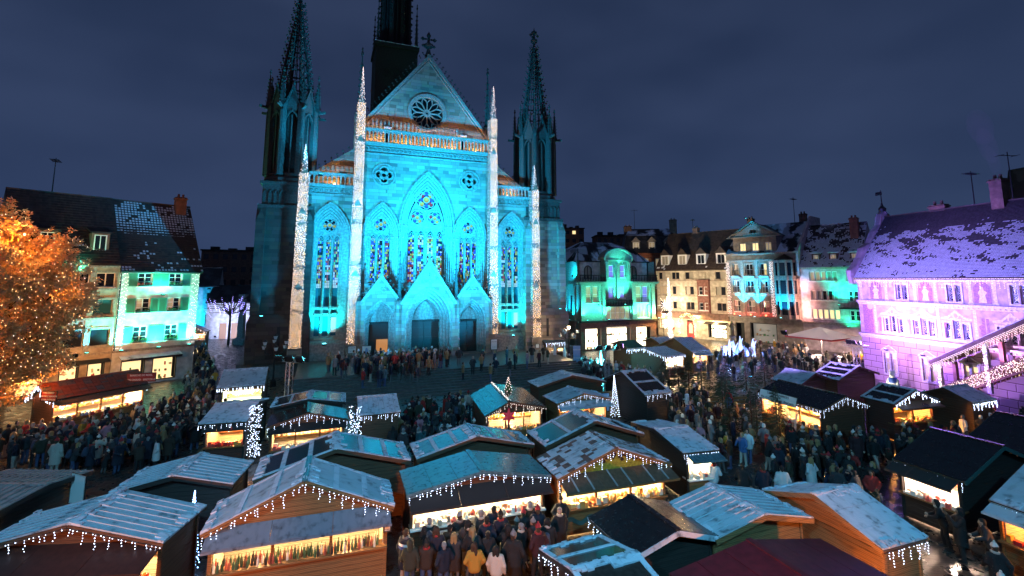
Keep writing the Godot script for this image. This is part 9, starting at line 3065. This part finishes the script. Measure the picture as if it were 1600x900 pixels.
	for e in [[6.2,3.4,2.5],[13.0,4.6,2.7]]:
		t = thing("painted_bear_statue","white and blue painted upright animal statue, lit, %s" % ["behind the icicle-gabled stall","at the balustrade of the covered stair"][i],"statue",at + bs*Vector3(e[0],0,e[1]),deg_to_rad(-60))
		n = Net.new(Vector3(-0.6,0,-0.6),Vector3(0.6,2.9,0.7),0.05)
		n.cap(Vector3(-0.18,0.08,0),Vector3(-0.17,0.7,0),0.16,0.2,0.1); n.cap(Vector3(0.18,0.08,0),Vector3(0.17,0.7,0),0.16,0.2,0.1)
		n.cap(Vector3(0,0.8,0),Vector3(0,1.6,0),0.36,0.3,0.12); n.cap(Vector3(0,1.95,0.05),Vector3(0,2.15,0.05),0.22,0.22,0.12)
		n.cap(Vector3(0,2.05,0.2),Vector3(0,2.02,0.38),0.13,0.09,0.06)
		for s in [-1.0,1.0]: n.cap(Vector3(s*0.3,1.6,0),Vector3(s*0.4,1.05,0.16),0.13,0.11,0.08); n.cap(Vector3(s*0.17,2.32,0.02),Vector3(s*0.19,2.38,0.02),0.07,0.06,0.04)
		put("body",net_mesh([n]),M.totem_white,t)
		n = Net.new(Vector3(-0.5,1.3,-0.5),Vector3(0.5,1.9,0.5),0.05)
		n.cap(Vector3(0,1.5,0),Vector3(0,1.62,0),0.345,0.325,0.05)
		put("blue_collar",net_mesh([n]),M.totem_blue,t)
		b = MB.new(); b.cbox(0,0,0,1.0,0.1,1.0); obj("plinth",b,M.black,t)
		flood("small warm-white spot on the painted statue %s" % ["behind the icicle-gabled stall","beside the covered stair"][i],at + bs*Vector3(e[0] - 0.5,0.4,e[1] + 1.6),at + bs*Vector3(e[0],1.5,e[1]),"lens_white",Color(1.0,0.95,0.8),7.0,40,0.12)
		i += 1
	# obelisk and lit branches in the side street
	t = thing("obelisk","grey stone pillar standing in the side street beside the church tower","pillar",Vector3(-42.5,0,-78.0))
	b = MB.new(); b.lathe([Vector2(1.2,0),Vector2(1.2,0.8),Vector2(0.7,1.0),Vector2(0.62,1.3),Vector2(0.5,7.2),Vector2(0.7,7.4),Vector2(0.7,7.7),Vector2(0,7.7)],4,Vector3.ZERO,PI / 4); obj("shaft",b,M.stone_trim,t)
	t = thing("street_tree","bare street tree hung with blue-violet lights beside the stone pillar","tree",Vector3(-43.6,0,-76.6))
	b = MB.new(); b.tube(Vector3.ZERO,Vector3(0,5.0,0),0.2,0.14,7); obj("trunk",b,M.bark,t)
	b = MB.new(); var b2 := MB.new()
	for k in 46:
		var a := k*2.4
		var q := Vector3(cos(a)*rnd(1.5,4.6),5.2 + rnd(-0.3,2.2),sin(a)*rnd(1.0,3.0))
		b.path([Vector3(0,4.4 + 0.01*k,0),q*Vector3(0.5,1,0.5),q],0.035,4)
		for j in 4: b2.octa(q*Vector3(1,1,1)*(1.0 - 0.04*j),0.05)
	obj("branches",b,M.bark,t)
	stuff(obj("light_bulbs",b2,mat("bulb_violet",0.35,0.3,1.0,0.4,{"glow": 4.0}),t))
	# small furniture of the market
	t = thing("litter_bin","white ribbed litter bin at the right end of the lime-gabled stall","litter bin",Vector3(7.35,0,-21.6))
	b = MB.new(); b.lathe([Vector2(0.24,0),Vector2(0.3,0.85),Vector2(0.33,0.86),Vector2(0.33,0.92),Vector2(0.26,0.92),Vector2(0.24,0.6)],16); obj("drum",b,M.white_paint,t)
	for k in 8:
		b = MB.new(); b.tube(Vector3(cos(k*TAU / 8)*0.255,0.05,sin(k*TAU / 8)*0.255),Vector3(cos(k*TAU / 8)*0.305,0.84,sin(k*TAU / 8)*0.305),0.018,0.018,4); obj("rib",b,M.print_white,t)
	i = 0
	for e in [[-24.2,-33.6],[-21.6,-36.8],[-23.4,-37.6],[-27.9,-29.2]]:
		t = thing("standing_table","white-topped standing table, %s" % ["in front of the red-roofed stall","nearest the lamp post","beyond the red-roofed stall","at the left edge under the golden tree"][i],"table",Vector3(e[0],0,e[1]))
		b = MB.new(); b.lathe([Vector2(0.28,0),Vector2(0.26,0.04),Vector2(0.04,0.08),Vector2(0.035,1.06)],10); obj("leg",b,M.alloy,t)
		b = MB.new(); b.lathe([Vector2(0,1.06),Vector2(0.4,1.06),Vector2(0.4,1.1),Vector2(0,1.1)],16); obj("table_top",b,M.white_paint,t)
		i += 1
	# pushchair by the queue
	for e in [[0.15,-18.3,0.8,"dark pushchair with white-lined hood at the right end of the queue"],[25.6,-28.6,-0.4,"pushchair with pale hood near the foot of the town hall stair"]]:
		t = thing("pushchair",e[3],"pushchair",Vector3(e[0],0,e[1]),e[2])
		b = MB.new()
		for s in [-0.24,0.24]: b.path([Vector3(s,0.12,0.35),Vector3(s,0.5,0.05),Vector3(s,1.0,-0.42)],0.018,5); b.path([Vector3(s,0.12,-0.3),Vector3(s,0.5,0.05)],0.018,5)
		b.bar(Vector3(-0.24,1.0,-0.42),Vector3(0.24,1.0,-0.42),0.04,0.04)
		obj("frame",b,M.alloy,t)
		for s in [Vector3(-0.27,0.13,0.35),Vector3(0.27,0.13,0.35),Vector3(-0.27,0.13,-0.3),Vector3(0.27,0.13,-0.3)]:
			b = MB.new(); b.tube(s - Vector3(0.025,0,0),s + Vector3(0.025,0,0),0.13,0.13,10); obj("wheel",b,M.black,t)
		b = MB.new(); b.hexa([Vector3(-0.22,0.42,-0.25),Vector3(0.22,0.42,-0.25),Vector3(0.22,0.85,-0.35),Vector3(-0.22,0.85,-0.35),Vector3(-0.22,0.42,0.32),Vector3(0.22,0.42,0.32),Vector3(0.22,0.58,0.34),Vector3(-0.22,0.58,0.34)]); obj("seat",b,M.cloth_black,t)
		b = MB.new()
		for k in 6:
			var a := PI*0.08 + k*0.26; var a2 := a + 0.26
			b.quad(Vector3(-0.23,0.72 + sin(a)*0.36,-0.1 - cos(a)*0.36),Vector3(0.23,0.72 + sin(a)*0.36,-0.1 - cos(a)*0.36),Vector3(0.23,0.72 + sin(a2)*0.36,-0.1 - cos(a2)*0.36),Vector3(-0.23,0.72 + sin(a2)*0.36,-0.1 - cos(a2)*0.36))
		obj("hood",b,M.print_white,t)
	# plank fence with blue poster by the dark-roofed stall
	t = thing("plank_fence","short plank fence with a pale blue poster beside the steep dark-roofed stall","fence",Vector3(6.9,0,-37.2),0.33)
	for k in 9:
		b = MB.new(); b.box(Vector3(-1.2,0.05 + k*0.2,0),Vector3(2.0,0.235 + k*0.2,0.05)); obj("plank",b,M.wood_ochre,t)
	board(t,"poster",Vector3(-0.4,1.1,0.09),0,1.3,1.3,"print_blue",["NOEL","A LA FOLIE"],"print_white",0.18)
	# bench board with a rail by the firs
	t = thing("wooden_barrier","low wooden barrier round the firs, right of the dark-roofed stall","barrier",Vector3(15.6,0,-38.6),0.2)
	for k in 3:
		b = MB.new(); b.box(Vector3(-2.2,0.3 + k*0.28,0),Vector3(2.6,0.5 + k*0.28,0.05)); obj("rail",b,M.wood_ochre,t)
	for k in 4:
		b = MB.new(); b.cbox(-2.1 + k*1.5,0,-0.05,0.1,1.15,0.1); obj("post",b,M.wood_dark,t)
	# steam over the town hall chimney
	var fog := FogMaterial.new()
	fog.density = 0.07; fog.albedo = Color(0.8,0.75,0.78)
	for k in 3:
		var fv := FogVolume.new()
		fv.name = "steam_plume"
		fv.shape = RenderingServer.FOG_VOLUME_SHAPE_ELLIPSOID
		fv.size = Vector3(0.8 + 0.45*k,3.2,0.8 + 0.45*k)
		fv.material = fog
		fv.position = at + bs*Vector3(10.5 - 0.35*k,19.6 + 1.7*k,-4.0)
		fv.rotation.z = 0.25
		add_child(fv,true)
		tag(fv,"thin steam plume drifting from the town hall chimney","steam","","stuff")
